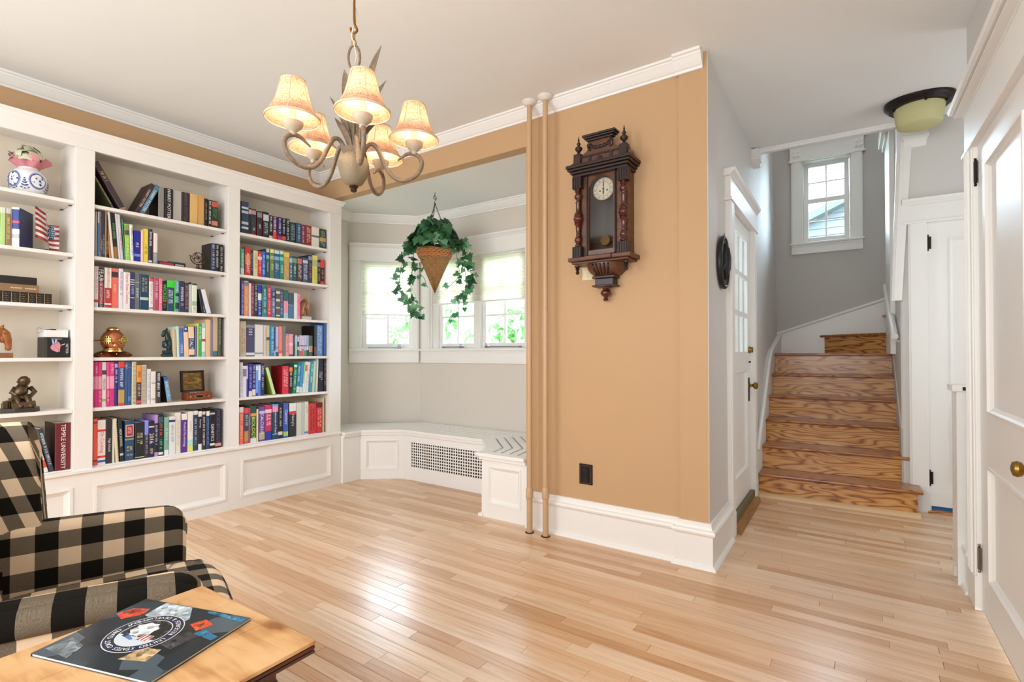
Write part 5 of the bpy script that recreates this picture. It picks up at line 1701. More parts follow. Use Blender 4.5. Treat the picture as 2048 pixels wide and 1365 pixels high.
# horse head bookends
def horse(base, sgn, label, s=1.0):
    h = thing('horse_bookend', label, 'bookend', base, group='horse head bookends')
    x, y, z = base
    m_ = MB()
    for k in range(3):
        m_.box(x - 0.035, x + 0.035, y - 0.045, y + 0.045, z + 0.0095 * k, z + 0.0095 * k + 0.0085)
    m_.build('base', HORSEW, h, bevel=0.002)
    sk = MB()
    P = lambda dy, dz, dx=0.0: (x + dx, y + sgn * dy, z + dz)
    # neck rises, arches over and the muzzle drops in front
    sk.tube([P(-0.030, 0.028), P(-0.034, 0.07), P(-0.026, 0.115), P(-0.004, 0.148), P(0.016, 0.150)], [0.026, 0.026, 0.029, 0.026, 0.017], 12, flat=0.8, up=(1, 0, 0))
    sk.tube([P(0.002, 0.154), P(0.016, 0.132), P(0.026, 0.098), P(0.031, 0.070), P(0.030, 0.050), P(0.026, 0.042)], [0.019, 0.025, 0.020, 0.014, 0.0145, 0.008], 12, flat=0.85, up=(1, 0, 0))
    sk.tube([P(-0.004, 0.125), P(0.006, 0.105), P(0.010, 0.085)], [0.016, 0.017, 0.009], 10, up=(1, 0, 0))
    sk.build('head', HORSEW, h, smooth=True)
    er = MB()
    for dx in (-0.012, 0.012):
        er.tube([P(0.002, 0.160, dx), P(0.004, 0.172, dx * 1.2), P(0.010, 0.184, dx * 1.1)], [0.006, 0.0065, 0.001], 8, up=(1, 0, 0))
    er.build('ears', HORSEW, h, smooth=True)
    mn = MB()
    for k in range(7):
        t = k / 6
        mn.tube([P(-0.045 + 0.03 * t, 0.08 + 0.075 * t, 0.0), P(-0.060 + 0.035 * t, 0.07 + 0.08 * t, 0.004), P(-0.062 + 0.03 * t, 0.05 + 0.08 * t, 0)], [0.009, 0.008, 0.003], 8, up=(1, 0, 0))
    mn.build('mane', HORSEW, h, smooth=True)
    ey = MB()
    for dx in (-0.020, 0.020):
        ey.lathe([(0.0035, -0.002), (0.0045, 0.0), (0.002, 0.003)], 8, P(0.012, 0.135, dx))
    ey.build('eyes', BLACKM, h)
    return h


horse((-3.96, 0.738, 1.132), 1, 'carved brown horse head bookend at the left edge of the picture, fourth shelf')
hR = horse((-3.955, 2.605, 1.441), 1, 'carved brown horse head bookend right of the bright pink paperback')
# the right hand one has a pale stone foot
for c in hR.children:
    if c.name.startswith('base'):
        c.data.materials[0] = mat('pale_stone', 'd8d0c8', 0.5); c['label'] = 'pale ridged foot'

# boxed flash cards
bx = thing('card_box', 'black card box with a painted heart and open white top, left bay', 'box', (-3.97, 0.975, 1.132))
MB().box(-4.06, -3.93, 0.914, 1.028, 1.133, 1.252).build('box', flat('1a1716'), bx, bevel=0.001)
MB().box(-4.055, -3.935, 0.920, 1.024, 1.252, 1.293).build('card_stack', flat('eceae8'), bx, bevel=0.001)
MB().box(-4.05, -3.934, 0.945, 0.968, 1.293, 1.300).box(-4.05, -3.934, 0.970, 1.022, 1.293, 1.299, 1).build('top_card', [flat('2a2422'), flat('dcdadf')], bx)
MB().box(-3.9302, -3.9295, 0.914, 0.928, 1.133, 1.252).build('side_band', flat('3a3c38'), bx)
m_ = MB()
hc = (0.968, 1.192)
pts = [(math.sin(t) * (0.024 + 0.004 * math.sin(3 * t)), math.cos(t) * 0.030 + 0.006 * math.cos(2 * t)) for t in [2 * PI * k / 28 for k in range(28)]]
m_.add([(-3.9292, hc[0] + a * 0.9 + b * 0.1, hc[1] + b - a * 0.25) for a, b in pts], [tuple(range(28))])
m_.build('heart_picture', flat('e08a94'), bx)
m_ = MB()
for a, b, c, d in ((-0.012, 0.02, -0.016, 0.044), (-0.002, 0.024, 0.0, 0.046)):
    m_.tube([(-3.9285, hc[0] + a, hc[1] + b), (-3.9285, hc[0] + c, hc[1] + d)], 0.005, 6)
m_.tube([(-3.9285, hc[0] - 0.01, hc[1] + 0.005), (-3.9285, hc[0] + 0.006, hc[1] - 0.015), (-3.9285, hc[0] + 0.004, hc[1] - 0.028)], 0.0025, 6)
m_.build('heart_vessels', flat('8fb0d8'), bx)
g = MB(); text_add(g, 'NETTER', frame_of((-3.9290, 1.018, 1.185), (0, 0, -1), (0, 1, 0)), height=0.011, width=0.075)
for k in range(12):
    g.box(-3.9295, -3.9288, 0.945 + k * 0.0042, 0.948 + k * 0.0042, 1.240, 1.2435)
for k in range(4):
    g.box(-3.9295, -3.9288, 0.992 + k * 0.004, 0.995 + k * 0.004, 1.203 + k * 0.002, 1.209 + k * 0.002)
g.build('lettering', flat('dcd8d4'), bx)
m_ = MB().tube([(-3.97, 0.918, 1.29), (-3.97, 0.900, 1.273), (-3.97, 0.888, 1.282), (-3.97, 0.887, 1.298), (-3.97, 0.898, 1.306), (-3.97, 0.912, 1.302)], 0.0016, 6)
m_.build('binder_ring', GREYM, bx)

# bronze seated figure reading
S0 = (-3.98, 0.825, 0.824)
sf = thing('bronze_figure', 'small bronze statue of a crouched diver on a dark plinth, left bay fifth shelf', 'statue', S0)
M = Matrix.Translation(S0) @ Matrix.Rotation(math.radians(-12), 4, 'Z')
MB().prism([(-0.06, -0.082), (0.05, -0.082), (0.062, -0.02), (0.062, 0.06), (0.03, 0.082), (-0.06, 0.082)], 2, 0, 0.024, 0, M).build('plinth', mat('dark_plinth', '3a322c', 0.35, 0.3), sf, bevel=0.003)
m_ = MB()
T = lambda *p: [M @ Vector(q) for q in p]
m_.tube(T((0.0, -0.01, 0.075), (0.0, 0.0, 0.115), (0.008, 0.012, 0.150)), [0.030, 0.034, 0.024], 12)
m_.tube(T((0.005, 0.006, 0.150), (0.014, 0.013, 0.166), (0.018, 0.015, 0.186), (0.016, 0.014, 0.202)), [0.018, 0.027, 0.027, 0.012], 14)
for s_ in (-1, 1):
    m_.tube(T((0.002, 0.01 + 0.03 * s_, 0.138), (0.012, 0.012 + 0.048 * s_, 0.112), (0.032, 0.02 + 0.022 * s_, 0.088), (0.046, 0.026 + 0.008 * s_, 0.080)), [0.013, 0.012, 0.010, 0.008], 10)
    m_.tube(T((0.0, 0.018 * s_, 0.076), (0.044, 0.006 + 0.022 * s_, 0.088), (0.046, 0.02 + 0.022 * s_, 0.040), (0.062, 0.03 + 0.022 * s_, 0.030)), [0.020, 0.018, 0.013, 0.010], 10)
m_.build('figure', BRONZE, sf, smooth=True)
m_ = MB()
m_.lathe([(0.029, 0), (0.031, 0.004), (0.029, 0.008)], 20, M=M @ Matrix.Translation((0.014, 0.013, 0.168)))
m_.lathe([(0.012, 0), (0.013, 0.005), (0.009, 0.007)], 14, M=M @ Matrix.Translation((0.040, 0.018, 0.180)) @ Matrix.Rotation(PI / 2, 4, 'Y'))
m_.build('helmet_rim', BRONZE, sf, smooth='auto')
m_ = MB()
rr = random.Random(4)
for k in range(16):
    a, b = rr.uniform(-0.05, 0.03), rr.uniform(-0.07, 0.02)
    m_.box(a - 0.012, a + 0.012, b - 0.012, b + 0.012, 0.022, 0.024 + rr.uniform(0.02, 0.055), 0, M @ Matrix.Rotation(rr.uniform(-0.2, 0.2), 4, 'Z'))
m_.box(0.01, 0.058, -0.03, 0.07, 0.022, 0.055, 0, M @ Matrix.Rotation(0.12, 4, 'X'))
m_.build('rocks_and_chest', BRONZE, sf, bevel=0.003)

# model diving helmet
H0 = (-3.97, 1.258, 1.132)
dh = thing('diving_helmet', 'miniature copper and brass diving helmet on the fourth shelf, middle bay', 'helmet', H0)
MB().lathe([(0.050, 0.036), (0.052, 0.040), (0.050, 0.044), (0.052, 0.052), (0.050, 0.058), (0.056, 0.066), (0.064, 0.085), (0.066, 0.108), (0.062, 0.130), (0.050, 0.152), (0.036, 0.166), (0.030, 0.172)], 32, H0).build('dome', COPPER, dh, smooth='auto', angle=50)
MB().lathe([(0.030, 0.168), (0.036, 0.172), (0.036, 0.180), (0.028, 0.184), (0.022, 0.190), (0.001, 0.192)], 24, H0).build('top_window_ring', BRASSP, dh, smooth='auto')
MB().lathe([(0.053, 0.032), (0.056, 0.036), (0.056, 0.046), (0.053, 0.050)], 32, H0).build('neck_ring', BRASSP, dh, smooth='auto')
rws = []
for q, z in ((0.050, 0.036), (0.060, 0.028), (0.085, 0.016), (0.098, 0.004)):
    rws.append([Vector((H0[0] + q * 0.72 * math.cos(2 * PI * k / 36), H0[1] + q * 1.06 * math.sin(2 * PI * k / 36), H0[2] + max(z - (0.012 * math.cos(4 * PI * k / 36) if q > 0.055 else 0), 0.001))) for k in range(36)])
rws.append([Vector((p.x, p.y, max(p.z - 0.004, H0[2]))) for p in rws[-1]])
MB().grid(rws, close=True).build('breastplate', mat('dull_copper', '7a4a34', 0.35, 0.9), dh, smooth=True)
for az, r_, ww in ((-42, 0.064, 0.024), (32, 0.064, 0.026), (100, 0.064, 0.02)):
    a = math.radians(az)
    Mw = Matrix.Translation((H0[0] + 0.060 * math.cos(a), H0[1] + 0.060 * math.sin(a), H0[2] + 0.108)) @ Matrix.Rotation(a, 4, 'Z') @ Matrix.Rotation(PI / 2, 4, 'Y')
    MB().lathe([(ww, -0.006), (ww, 0.012), (ww * 0.86, 0.016), (ww * 0.78, 0.010)], 24, M=Mw, cap=False).build('port_ring', BRASSP, dh, smooth='auto')
    MB().lathe([(ww * 0.8, 0.004), (0.001, 0.005)], 20, M=Mw, cap=False).build('port_glass', mat('dark_port_glass', '2a2a28', 0.08), dh)
    m_ = MB()
    for q in (-0.4, 0.0, 0.4):
        m_.box(-ww, ww, q * ww - 0.0015, q * ww + 0.0015, 0.013, 0.016, 0, Mw)
        m_.box(q * ww - 0.0015, q * ww + 0.0015, -ww, ww, 0.013, 0.016, 0, Mw)
    m_.build('port_guard', BRASSP, dh)
m_ = MB().tube([(H0[0] - 0.01, H0[1] - 0.055, H0[2] + 0.11), (H0[0] + 0.0, H0[1] - 0.108, H0[2] + 0.11), (H0[0] + 0.0, H0[1] - 0.110, H0[2] + 0.088)], 0.007, 10)
m_.build('air_inlet', BRASSP, dh, smooth='auto')
MB().lathe([(0.012, 0), (0.013, 0.006), (0.006, 0.012)], 12, M=Matrix.Translation((H0[0] + 0.055, H0[1] - 0.004, H0[2] + 0.075)) @ Matrix.Rotation(PI / 2, 4, 'Y')).build('speaking_valve', BRASSP, dh, smooth='auto')
m_ = MB()
for k in range(6):
    a = 2 * PI * k / 6
    m_.lathe([(0.004, 0), (0.004, 0.006), (0.0015, 0.008)], 8, (H0[0] + 0.058 * math.cos(a), H0[1] + 0.080 * math.sin(a), H0[2] + 0.018))
m_.build('studs', BRASSP, dh)

# dark green rearing figure bookend
G0 = (-3.96, 1.570, 1.132)
dg = thing('green_figure', 'dark green rearing animal figure bookend left of the beige books', 'figurine', G0)
M = Matrix.Translation(G0)
T = lambda *p: [M @ Vector(q) for q in p]
MB().box(-0.03, 0.03, -0.036, 0.032, 0, 0.022, 0, M).box(-0.026, 0.026, -0.03, 0.03, 0.022, 0.045, 0, M).build('rock_base', VERD, dg, bevel=0.006)
m_ = MB()
m_.tube(T((0, 0.018, 0.05), (0, 0.014, 0.085), (0.0, 0.000, 0.118), (0, -0.010, 0.148), (0, -0.016, 0.172)), [0.018, 0.023, 0.020, 0.013, 0.011], 12)
m_.tube(T((0, -0.010, 0.180), (0, -0.022, 0.172), (0, -0.034, 0.150), (0, -0.033, 0.136)), [0.010, 0.013, 0.010, 0.007], 10)
for dx in (-0.011, 0.011):
    m_.tube(T((dx, -0.002, 0.115), (dx, -0.028, 0.10), (dx, -0.030, 0.075), (dx, -0.020, 0.064)), [0.009, 0.008, 0.006, 0.006], 8)
    m_.tube(T((dx, 0.016, 0.075), (dx, -0.006, 0.066), (dx, 0.004, 0.045), (dx, -0.008, 0.044)), [0.012, 0.010, 0.007, 0.007], 8)
    m_.tube(T((dx * 0.6, -0.012, 0.186), (dx * 0.8, -0.008, 0.200)), [0.004, 0.001], 6)
m_.tube(T((0, 0.032, 0.07), (0, 0.038, 0.10), (0, 0.030, 0.13), (0, 0.036, 0.15)), [0.008, 0.009, 0.007, 0.003], 8)
for k in range(6):
    m_.tube(T((0, 0.008 - 0.004 * k, 0.125 + 0.012 * k), (0, 0.018 - 0.004 * k, 0.128 + 0.012 * k)), [0.006, 0.002], 6)
m_.build('figure', VERD, dg, smooth=True)

# armillary sphere
A0 = (-3.95, 1.752, 1.752)
ar = thing('armillary_sphere', 'tiny bronze armillary sphere on a turned wooden foot, second shelf middle bay', 'armillary sphere', A0)
MB().lathe([(0.036, 0), (0.036, 0.006), (0.026, 0.012), (0.012, 0.016), (0.008, 0.03), (0.010, 0.036), (0.005, 0.042)], 20, A0).build('foot', MAHOGR, ar, smooth='auto')
c = Vector((A0[0], A0[1], A0[2] + 0.090))
m_ = MB()
def ring(mb, R_, rx, rz, r=0.0022):
    Mr = Matrix.Translation(c) @ Matrix.Rotation(rz, 4, 'Z') @ Matrix.Rotation(rx, 4, 'X')
    mb.tube([Mr @ Vector((R_ * math.cos(2 * PI * k / 28), R_ * math.sin(2 * PI * k / 28), 0)) for k in range(28)], r, 6, closed=True)
for a, b in ((0.4, 0.2), (PI / 2, 0.3), (PI / 2, 1.6), (1.1, 2.4)):
    ring(m_, 0.036, a, b)
m_.build('rings', BRONZE, ar, smooth=True)
m_ = MB()
m_.tube([c + Vector((0, 0.050 * math.cos(t), 0.050 * math.sin(t))) for t in [PI + PI * k / 14 for k in range(15)]], 0.004, 8)
for s_ in (-1, 1):
    m_.tube([c + Vector((0, s_ * 0.040, 0.004)), c + Vector((0, s_ * 0.058, 0.008))], [0.005, 0.002], 8)
m_.build('cradle', BRONZE, ar, smooth=True)
MB().lathe([(0.001, -0.012), (0.009, -0.008), (0.012, 0), (0.009, 0.008), (0.001, 0.012)], 14, c).build('globe', BRONZE, ar, smooth=True)

# open wooden box
W0 = (-3.95, 1.752, 0.824)
wx = thing('wooden_box', 'small open wooden box with brass lid lining on the fifth shelf, middle bay', 'box', W0)
BOXW = wood('red_box_wood', '6a2a16', '9a4a28', 0.35, (8, 3, 8), 0.3)
y0, y1 = 1.672, 1.836
m_ = MB().box(-4.0, -3.91, y0, y1, 0.825, 0.831).box(-3.916, -3.910, y0, y1, 0.831, 0.880).box(-4.0, -3.994, y0, y1, 0.831, 0.880)
m_.box(-3.994, -3.916, y0, y0 + 0.006, 0.831, 0.880).box(-3.994, -3.916, y1 - 0.006, y1, 0.831, 0.880)
m_.build('box_body', BOXW, wx, bevel=0.0015)
ML = Matrix.Translation((-4.0, 0, 0.882)) @ Matrix.Rotation(math.radians(-6), 4, 'Y')
m_ = MB().box(-0.014, 0, y0, y0 + 0.014, 0, 0.150, 0, ML).box(-0.014, 0, y1 - 0.024, y1 - 0.010, 0, 0.150, 0, ML)
m_.box(-0.014, 0, y0, y1 - 0.010, 0, 0.014, 0, ML).box(-0.014, 0, y0, y1 - 0.010, 0.136, 0.150, 0, ML)
m_.build('lid_frame', MAHOG, wx, bevel=0.0015)


def lidmat():
    m, nt, b, N, L = nodes_of('mottled_brass_lining')
    tc = N('ShaderNodeTexCoord'); mu = N('ShaderNodeVectorMath'); mu.operation = 'MULTIPLY'; mu.inputs[1].default_value = (1, 18, 60)
    L(tc.outputs['Object'], mu.inputs[0])
    n_ = N('ShaderNodeTexNoise'); n_.inputs['Scale'].default_value = 1.6; n_.inputs['Detail'].default_value = 4
    L(mu.outputs[0], n_.inputs['Vector'])
    r = ramp(nt, [(0.3, '3a2a14'), (0.55, '8a6a30'), (0.75, 'b8964a')])
    L(n_.outputs['Fac'], r.inputs['Fac']); L(r.outputs['Color'], b.inputs['Base Color'])
    b.inputs['Roughness'].default_value = 0.4
    b.inputs['Metallic'].default_value = 0.4
    return m


MB().box(-0.010, -0.006, y0 + 0.012, y1 - 0.022, 0.012, 0.138, 0, ML).build('lid_lining', lidmat(), wx)
m_ = MB()
for k in range(9):
    m_.tube([(-3.97 + 0.004 * (k % 3), y0 + 0.02 + 0.013 * k, 0.872), (-3.935, y0 + 0.03 + 0.012 * k, 0.879)], 0.005, 6)
m_.build('contents', mat('steel_bits', '6a7078', 0.3, 0.8), wx)
m_ = MB().prism([(1.752 + 0.034 * math.cos(t), 0.852 + 0.014 * math.sin(t)) for t in [2 * PI * k / 20 for k in range(20)]], 0, -3.9102, -3.9085)
m_.prism([(1.752 + 0.027 * math.cos(t), 0.852 + 0.010 * math.sin(t)) for t in [2 * PI * k / 20 for k in range(20)]], 0, -3.9085, -3.9078, 1)
m_.build('name_plate', [BRASSP, BLACKM], wx)
m_ = MB()
for k in range(2):
    m_.lathe([(0.006, 0), (0.006, 0.003), (0.002, 0.005)], 8, M=Matrix.Translation((-3.910, y0 + 0.02 + 0.122 * k, 0.852)) @ Matrix.Rotation(PI / 2, 4, 'Y'))
m_.build('catches', BRASSP, wx)

# ------------------------------------------------------------------ chandelier
CC = Vector((-1.4746, 1.1595, 1.8068))
ch = thing('chandelier', 'five-arm painted iron chandelier with linen bell shades and upright reed leaves', 'chandelier', CC)
IRON = wood('taupe_painted_iron', '665745', '88765f', 0.5, (30, 30, 30), 0.0)
URN = mat('pitted_urn_paint', '867860', 0.65, bump=1.0, bscale=130)
CUPP = mat('cup_paint', 'bfb29c', 0.55)
SLEEVE = mat('candle_sleeve', 'efe6d6', 0.5)


def linen():
    m, nt, b, N, L = nodes_of('linen_shade')
    nt.nodes.remove(b)
    tc = N('ShaderNodeTexCoord')
    outs = []
    for sc_ in ((30, 30, 700), (420, 420, 25)):
        mu = N('ShaderNodeVectorMath'); mu.operation = 'MULTIPLY'; mu.inputs[1].default_value = sc_
        L(tc.outputs['Object'], mu.inputs[0])
        n_ = N('ShaderNodeTexNoise'); n_.inputs['Scale'].default_value = 1.0; n_.inputs['Detail'].default_value = 2
        L(mu.outputs[0], n_.inputs['Vector']); outs.append(n_)
    a = N('ShaderNodeMath'); L(outs[0].outputs['Fac'], a.inputs[0]); L(outs[1].outputs['Fac'], a.inputs[1])
    h_ = N('ShaderNodeMath'); h_.operation = 'MULTIPLY'; h_.inputs[1].default_value = 0.5; L(a.outputs[0], h_.inputs[0])
    r = ramp(nt, [(0.38, '8f6a50'), (0.62, 'dcb79c')]); L(h_.outputs[0], r.inputs['Fac'])
    d = N('ShaderNodeBsdfDiffuse'); L(r.outputs['Color'], d.inputs[0])
    t = N('ShaderNodeBsdfTranslucent'); L(r.outputs['Color'], t.inputs[0])
    mx = N('ShaderNodeMixShader'); mx.inputs[0].default_value = 0.16
    L(d.outputs[0], mx.inputs[1]); L(t.outputs[0], mx.inputs[2]); L(mx.outputs[0], nt.nodes['Material Output'].inputs[0])
    return m


LINEN = linen()
LINENB = mat('linen_binding', 'd9bb9a', 0.8)
BULB = emit('bulb_glow', (1.0, 0.80, 0.58), 125.0)


def L3(r, z, az):
    return CC + Vector((r * math.cos(az), r * math.sin(az), z))


MB().lathe([(0.012, -0.066), (0.030, -0.058), (0.044, -0.035), (0.052, -0.005), (0.052, 0.012), (0.046, 0.030), (0.036, 0.040), (0.033, 0.046), (0.040, 0.054), (0.043, 0.060), (0.040, 0.064), (0.030, 0.066)], 36, CC).build('urn', URN, ch, smooth='auto', angle=60)
MB().lathe([(0.014, -0.064), (0.016, -0.070), (0.010, -0.074), (0.012, -0.080), (0.008, -0.086), (0.002, -0.088)], 20, CC).build('finial', mat('dark_finial', '3f3226', 0.4, 0.5), ch, smooth='auto')
ARM = [(0.026, 0.030), (0.040, 0.068), (0.056, 0.084), (0.074, 0.078), (0.092, 0.045), (0.110, 0.005), (0.135, -0.028), (0.165, -0.040), (0.195, -0.034),
       (0.222, -0.012), (0.234, 0.018), (0.228, 0.042), (0.208, 0.056), (0.185, 0.055), (0.165, 0.042), (0.150, 0.030)]


def smooth_path(p, n=4):
    out = []
    for i in range(len(p) - 1):
        p0, p1, p2, p3 = p[max(i - 1, 0)], p[i], p[i + 1], p[min(i + 2, len(p) - 1)]
        for k in range(n):
            t = k / n
            out.append(tuple(0.5 * (2 * b + (c - a) * t + (2 * a - 5 * b + 4 * c - d) * t * t + (3 * b - a - 3 * c + d) * t ** 3) for a, b, c, d in zip(p0, p1, p2, p3)))
    out.append(tuple(p[-1]))
    return out


armp = smooth_path(ARM, 3)
for i in range(5):
    az = math.radians(-31 + 72 * i)
    k = len(armp)
    rad = [0.0075 if j < k - 8 else 0.0075 - 0.0055 * (j - k + 8) / 8 for j in range(k)]
    MB().tube([L3(r, z, az) for r, z in armp], rad, 8, up=(math.sin(az), -math.cos(az), 0)).build('arm', IRON, ch, smooth=True)
    c = L3(0.207, 0.0, az)
    cup = MB().lathe([(0.008, 0.054), (0.011, 0.060), (0.009, 0.064), (0.017, 0.070), (0.026, 0.078), (0.031, 0.088), (0.032, 0.096), (0.029, 0.098), (0.012, 0.098)], 24, c).build('cup', CUPP, ch, smooth='auto', angle=50)
    MB().lathe([(0.0105, 0.096), (0.0105, 0.138), (0.009, 0.142)], 16, c).build('candle_sleeve', SLEEVE, ch, smooth='auto')
    MB().lathe([(0.006, 0.140), (0.010, 0.150), (0.014, 0.165), (0.012, 0.182), (0.006, 0.196), (0.001, 0.203)], 16, c).build('bulb', BULB, ch, smooth=True)
    z0 = 0.104
    sp = [(0.085, 0.0), (0.079, 0.010), (0.066, 0.030), (0.055, 0.055), (0.047, 0.085), (0.041, 0.112), (0.038, 0.124)]
    sh_ = MB().lathe([(r, z0 + z) for r, z in sp] , 36, c, cap=False).build('shade', LINEN, ch, smooth=True)
    bd = MB()
    for r, z, w in ((0.085, 0.0, 0.005), (0.038, 0.122, 0.004)):
        bd.lathe([(r + 0.0012, z0 + z - 0.001), (r + 0.0012, z0 + z + w), (r - 0.0012, z0 + z + w), (r - 0.0012, z0 + z - 0.001), (r + 0.0012, z0 + z - 0.001)], 36, c, cap=False)
    for q in range(6):
        t = az + 2 * PI * q / 6
        bd.tube([(c.x + (r + 0.0008) * math.cos(t), c.y + (r + 0.0008) * math.sin(t), c.z + z0 + z) for r, z in sp], 0.0012, 5)
    bd.build('shade_binding', LINENB, sh_)
    hp_ = MB()
    for q in range(3):
        t = az + 2 * PI * q / 3 + 0.5
        hp_.tube([(c.x + 0.012 * math.cos(t), c.y + 0.012 * math.sin(t), c.z + 0.165), (c.x + 0.045 * math.cos(t), c.y + 0.045 * math.sin(t), c.z + 0.172), (c.x + 0.052 * math.cos(t), c.y + 0.052 * math.sin(t), c.z + z0 + 0.058)], 0.0011, 5)
    hp_.build('shade_carrier', GREYM, sh_)
# reeds: tip offset to the side (image right) and towards the room, height, width
rgt, fwd = Vector((0.822, 0.569, 0)), Vector((-0.569, 0.822, 0))
for sx, sy, hgt, w in ((0.080, 0.02, 0.44, 0.016), (-0.030, 0.02, 0.355, 0.024), (-0.075, 0.0, 0.25, 0.012), (-0.050, -0.02, 0.165, 0.014), (-0.035, 0.03, 0.27, 0.014),
                       (0.095, 0.03, 0.32, 0.016), (0.030, -0.01, 0.30, 0.022), (0.055, -0.03, 0.20, 0.018), (-0.01, 0.04, 0.31, 0.02), (0.07, 0.05, 0.19, 0.014)):
    rws = []
    for k in range(11):
        t = k / 10
        b = Vector((0, 0, 0.05 + (hgt - 0.05) * t))
        off = (rgt * sx + fwd * sy) * (0.18 * t + 0.82 * t ** 2.2) + (rgt * sx).normalized() * 0.010
        ww = 1.7 * w * (0.55 + 0.9 * t) * (1 - t ** 5) * 0.5 if t < 1 else 0.0005
        p = CC + b + off
        rws.append([p - rgt * ww, p + fwd * ww * 0.5, p + rgt * ww])
    m_ = MB().grid(rws)
    m_.grid([[q - fwd * 0.002 for q in r] for r in rws])
    m_.build('reed_leaf', IRON, ch, smooth=True)
m_ = MB()
m_.tube([CC + Vector((0, 0, 0.06)), CC + Vector((0, 0, 0.34))], 0.006, 8)
lp = [CC + rgt * (0.020 * math.sin(t)) + Vector((0, 0, 0.385 - 0.045 * math.cos(t))) for t in [2 * PI * k / 20 for k in range(20)]]
m_.tube(lp, 0.0045, 8, closed=True)
m_.build('stem_and_loop', IRON, ch, smooth=True)


def link_chain(mb, p0, p1, ln, wd, r):
    p0, p1 = Vector(p0), Vector(p1)
    d = p1 - p0; n = max(1, int(d.length / (ln * 0.72))); d.normalize()
    a = d.cross(Vector((0.3, 0.7, 0.1))); a.normalize(); b = d.cross(a)
    stp = (p1 - p0) / n
    for k in range(n):
        c = p0 + stp * (k + 0.5)
        s_ = a if k % 2 else b
        mb.tube([c + d * (ln / 2 * math.cos(t)) + s_ * (wd / 2 * math.sin(t)) for t in [2 * PI * j / 10 for j in range(10)]], r, 5, closed=True)


m_ = MB()
link_chain(m_, CC + Vector((0, 0, 0.425)), CC + Vector((0, 0, 0.475)), 0.024, 0.014, 0.0022)
link_chain(m_, CC + Vector((0, 0, 0.635)), CC + Vector((0, 0, 0.965)), 0.034, 0.02, 0.003)
m_.build('chain', BRASS, ch, smooth=True)
m_ = MB()
z0, z1 = 0.478, 0.622
m_.tube([CC + rgt * x + Vector((0, 0, z)) for x, z in smooth_path([(-0.012, z0 + 0.012), (-0.010, z0), (0.0, z0 - 0.006), (0.010, z0 + 0.002), (0.007, z0 + 0.014), (0.002, z0 + 0.024), (0.0, z0 + 0.05),
         (0.0, z1 - 0.03), (0.003, z1 - 0.016), (0.012, z1 - 0.006), (0.010, z1 + 0.006), (0.0, z1 + 0.012), (-0.010, z1 + 0.004), (-0.011, z1 - 0.008)], 3)], 0.0042, 8, up=tuple(fwd))
m_.build('hook_rod', mat('brown_brass', '8a5f2a', 0.35, 0.9), ch, smooth=True)
m_ = MB().tube([CC + rgt * (0.008 * math.sin(k * 1.4)) + fwd * (0.006 * math.cos(k * 1.1)) + Vector((0, 0, 0.36 + 0.0315 * k)) for k in range(20)], 0.0022, 6)
m_.build('flex', mat('pale_flex', 'cfc6b4', 0.5), ch, smooth=True)
MB().lathe([(0.060, 0.992), (0.060, 0.982), (0.045, 0.970), (0.014, 0.962), (0.008, 0.955)], 28, CC).build('ceiling_rose', BRASS, ch, smooth='auto')

# ------------------------------------------------------------------ hanging basket of ivy
HK = Vector((-3.096, 3.293, 2.555))
hb = thing('hanging_basket', 'cone-shaped wicker basket of trailing ivy hanging in the bay window', 'hanging plant', (HK.x, HK.y, 1.68))


def wicker():
    m, nt, b, N, L = nodes_of('woven_wicker')
    g = N('ShaderNodeNewGeometry')
    n_ = N('ShaderNodeTexNoise'); n_.inputs['Scale'].default_value = 160.0
    L(g.outputs['Position'], n_.inputs['Vector'])
    r = ramp(nt, [(0.3, '6a4a26'), (0.55, '9c7442'), (0.8, 'c39a62')])
    L(n_.outputs['Fac'], r.inputs['Fac']); L(r.outputs['Color'], b.inputs['Base Color'])
    b.inputs['Roughness'].default_value = 0.6
    return m


WICK = wicker()
RATTAN = mat('orange_rattan', 'c07a44', 0.5)
zr, zt_, R0 = 2.045, 1.690, 0.155
rws = []
nr, nk = 34, 40
for i in range(nr + 1):
    t = i / nr
    z = zr - (zr - zt_) * t
    r = R0 * (1 - t) + 0.004
    rws.append([Vector((HK.x + (r + 0.0035 * (1 if (k + i) % 2 else -1)) * math.cos(2 * PI * k / nk), HK.y + (r + 0.0035 * (1 if (k + i) % 2 else -1)) * math.sin(2 * PI * k / nk), z)) for k in range(nk)])
MB().grid(rws, close=True).build('basket', WICK, hb)
m_ = MB()
for ph in (0, PI):
    for row in range(2):
        z = zr - 0.020 - 0.030 * row
        r = R0 * (1 - (zr - z) / (zr - zt_)) + 0.007
        m_.tube([(HK.x + (r + 0.004 * math.sin(11 * t + ph)) * math.cos(t), HK.y + (r + 0.004 * math.sin(11 * t + ph)) * math.sin(t), z + 0.010 * math.sin(11 * t + ph)) for t in [2 * PI * k / 88 for k in range(88)]], 0.0055, 5, closed=True)
m_.build('braided_band', RATTAN, hb, smooth=True)
m_ = MB()
for k in range(9):
    m_.tube([(HK.x + (R0 + 0.004) * math.cos(t), HK.y + (R0 + 0.004) * math.sin(t), zr + 0.004 + 0.004 * math.sin(k + 4 * t)) for t in [2 * PI * (j + k * 0.1) / 36 for j in range(36)]], 0.003, 5, closed=True) if k < 2 else None
m_.lathe([(0.006, 0.0), (0.008, 0.006), (0.004, 0.014)], 10, (HK.x, HK.y, zt_ - 0.014))
m_.build('rim', WICK, hb)
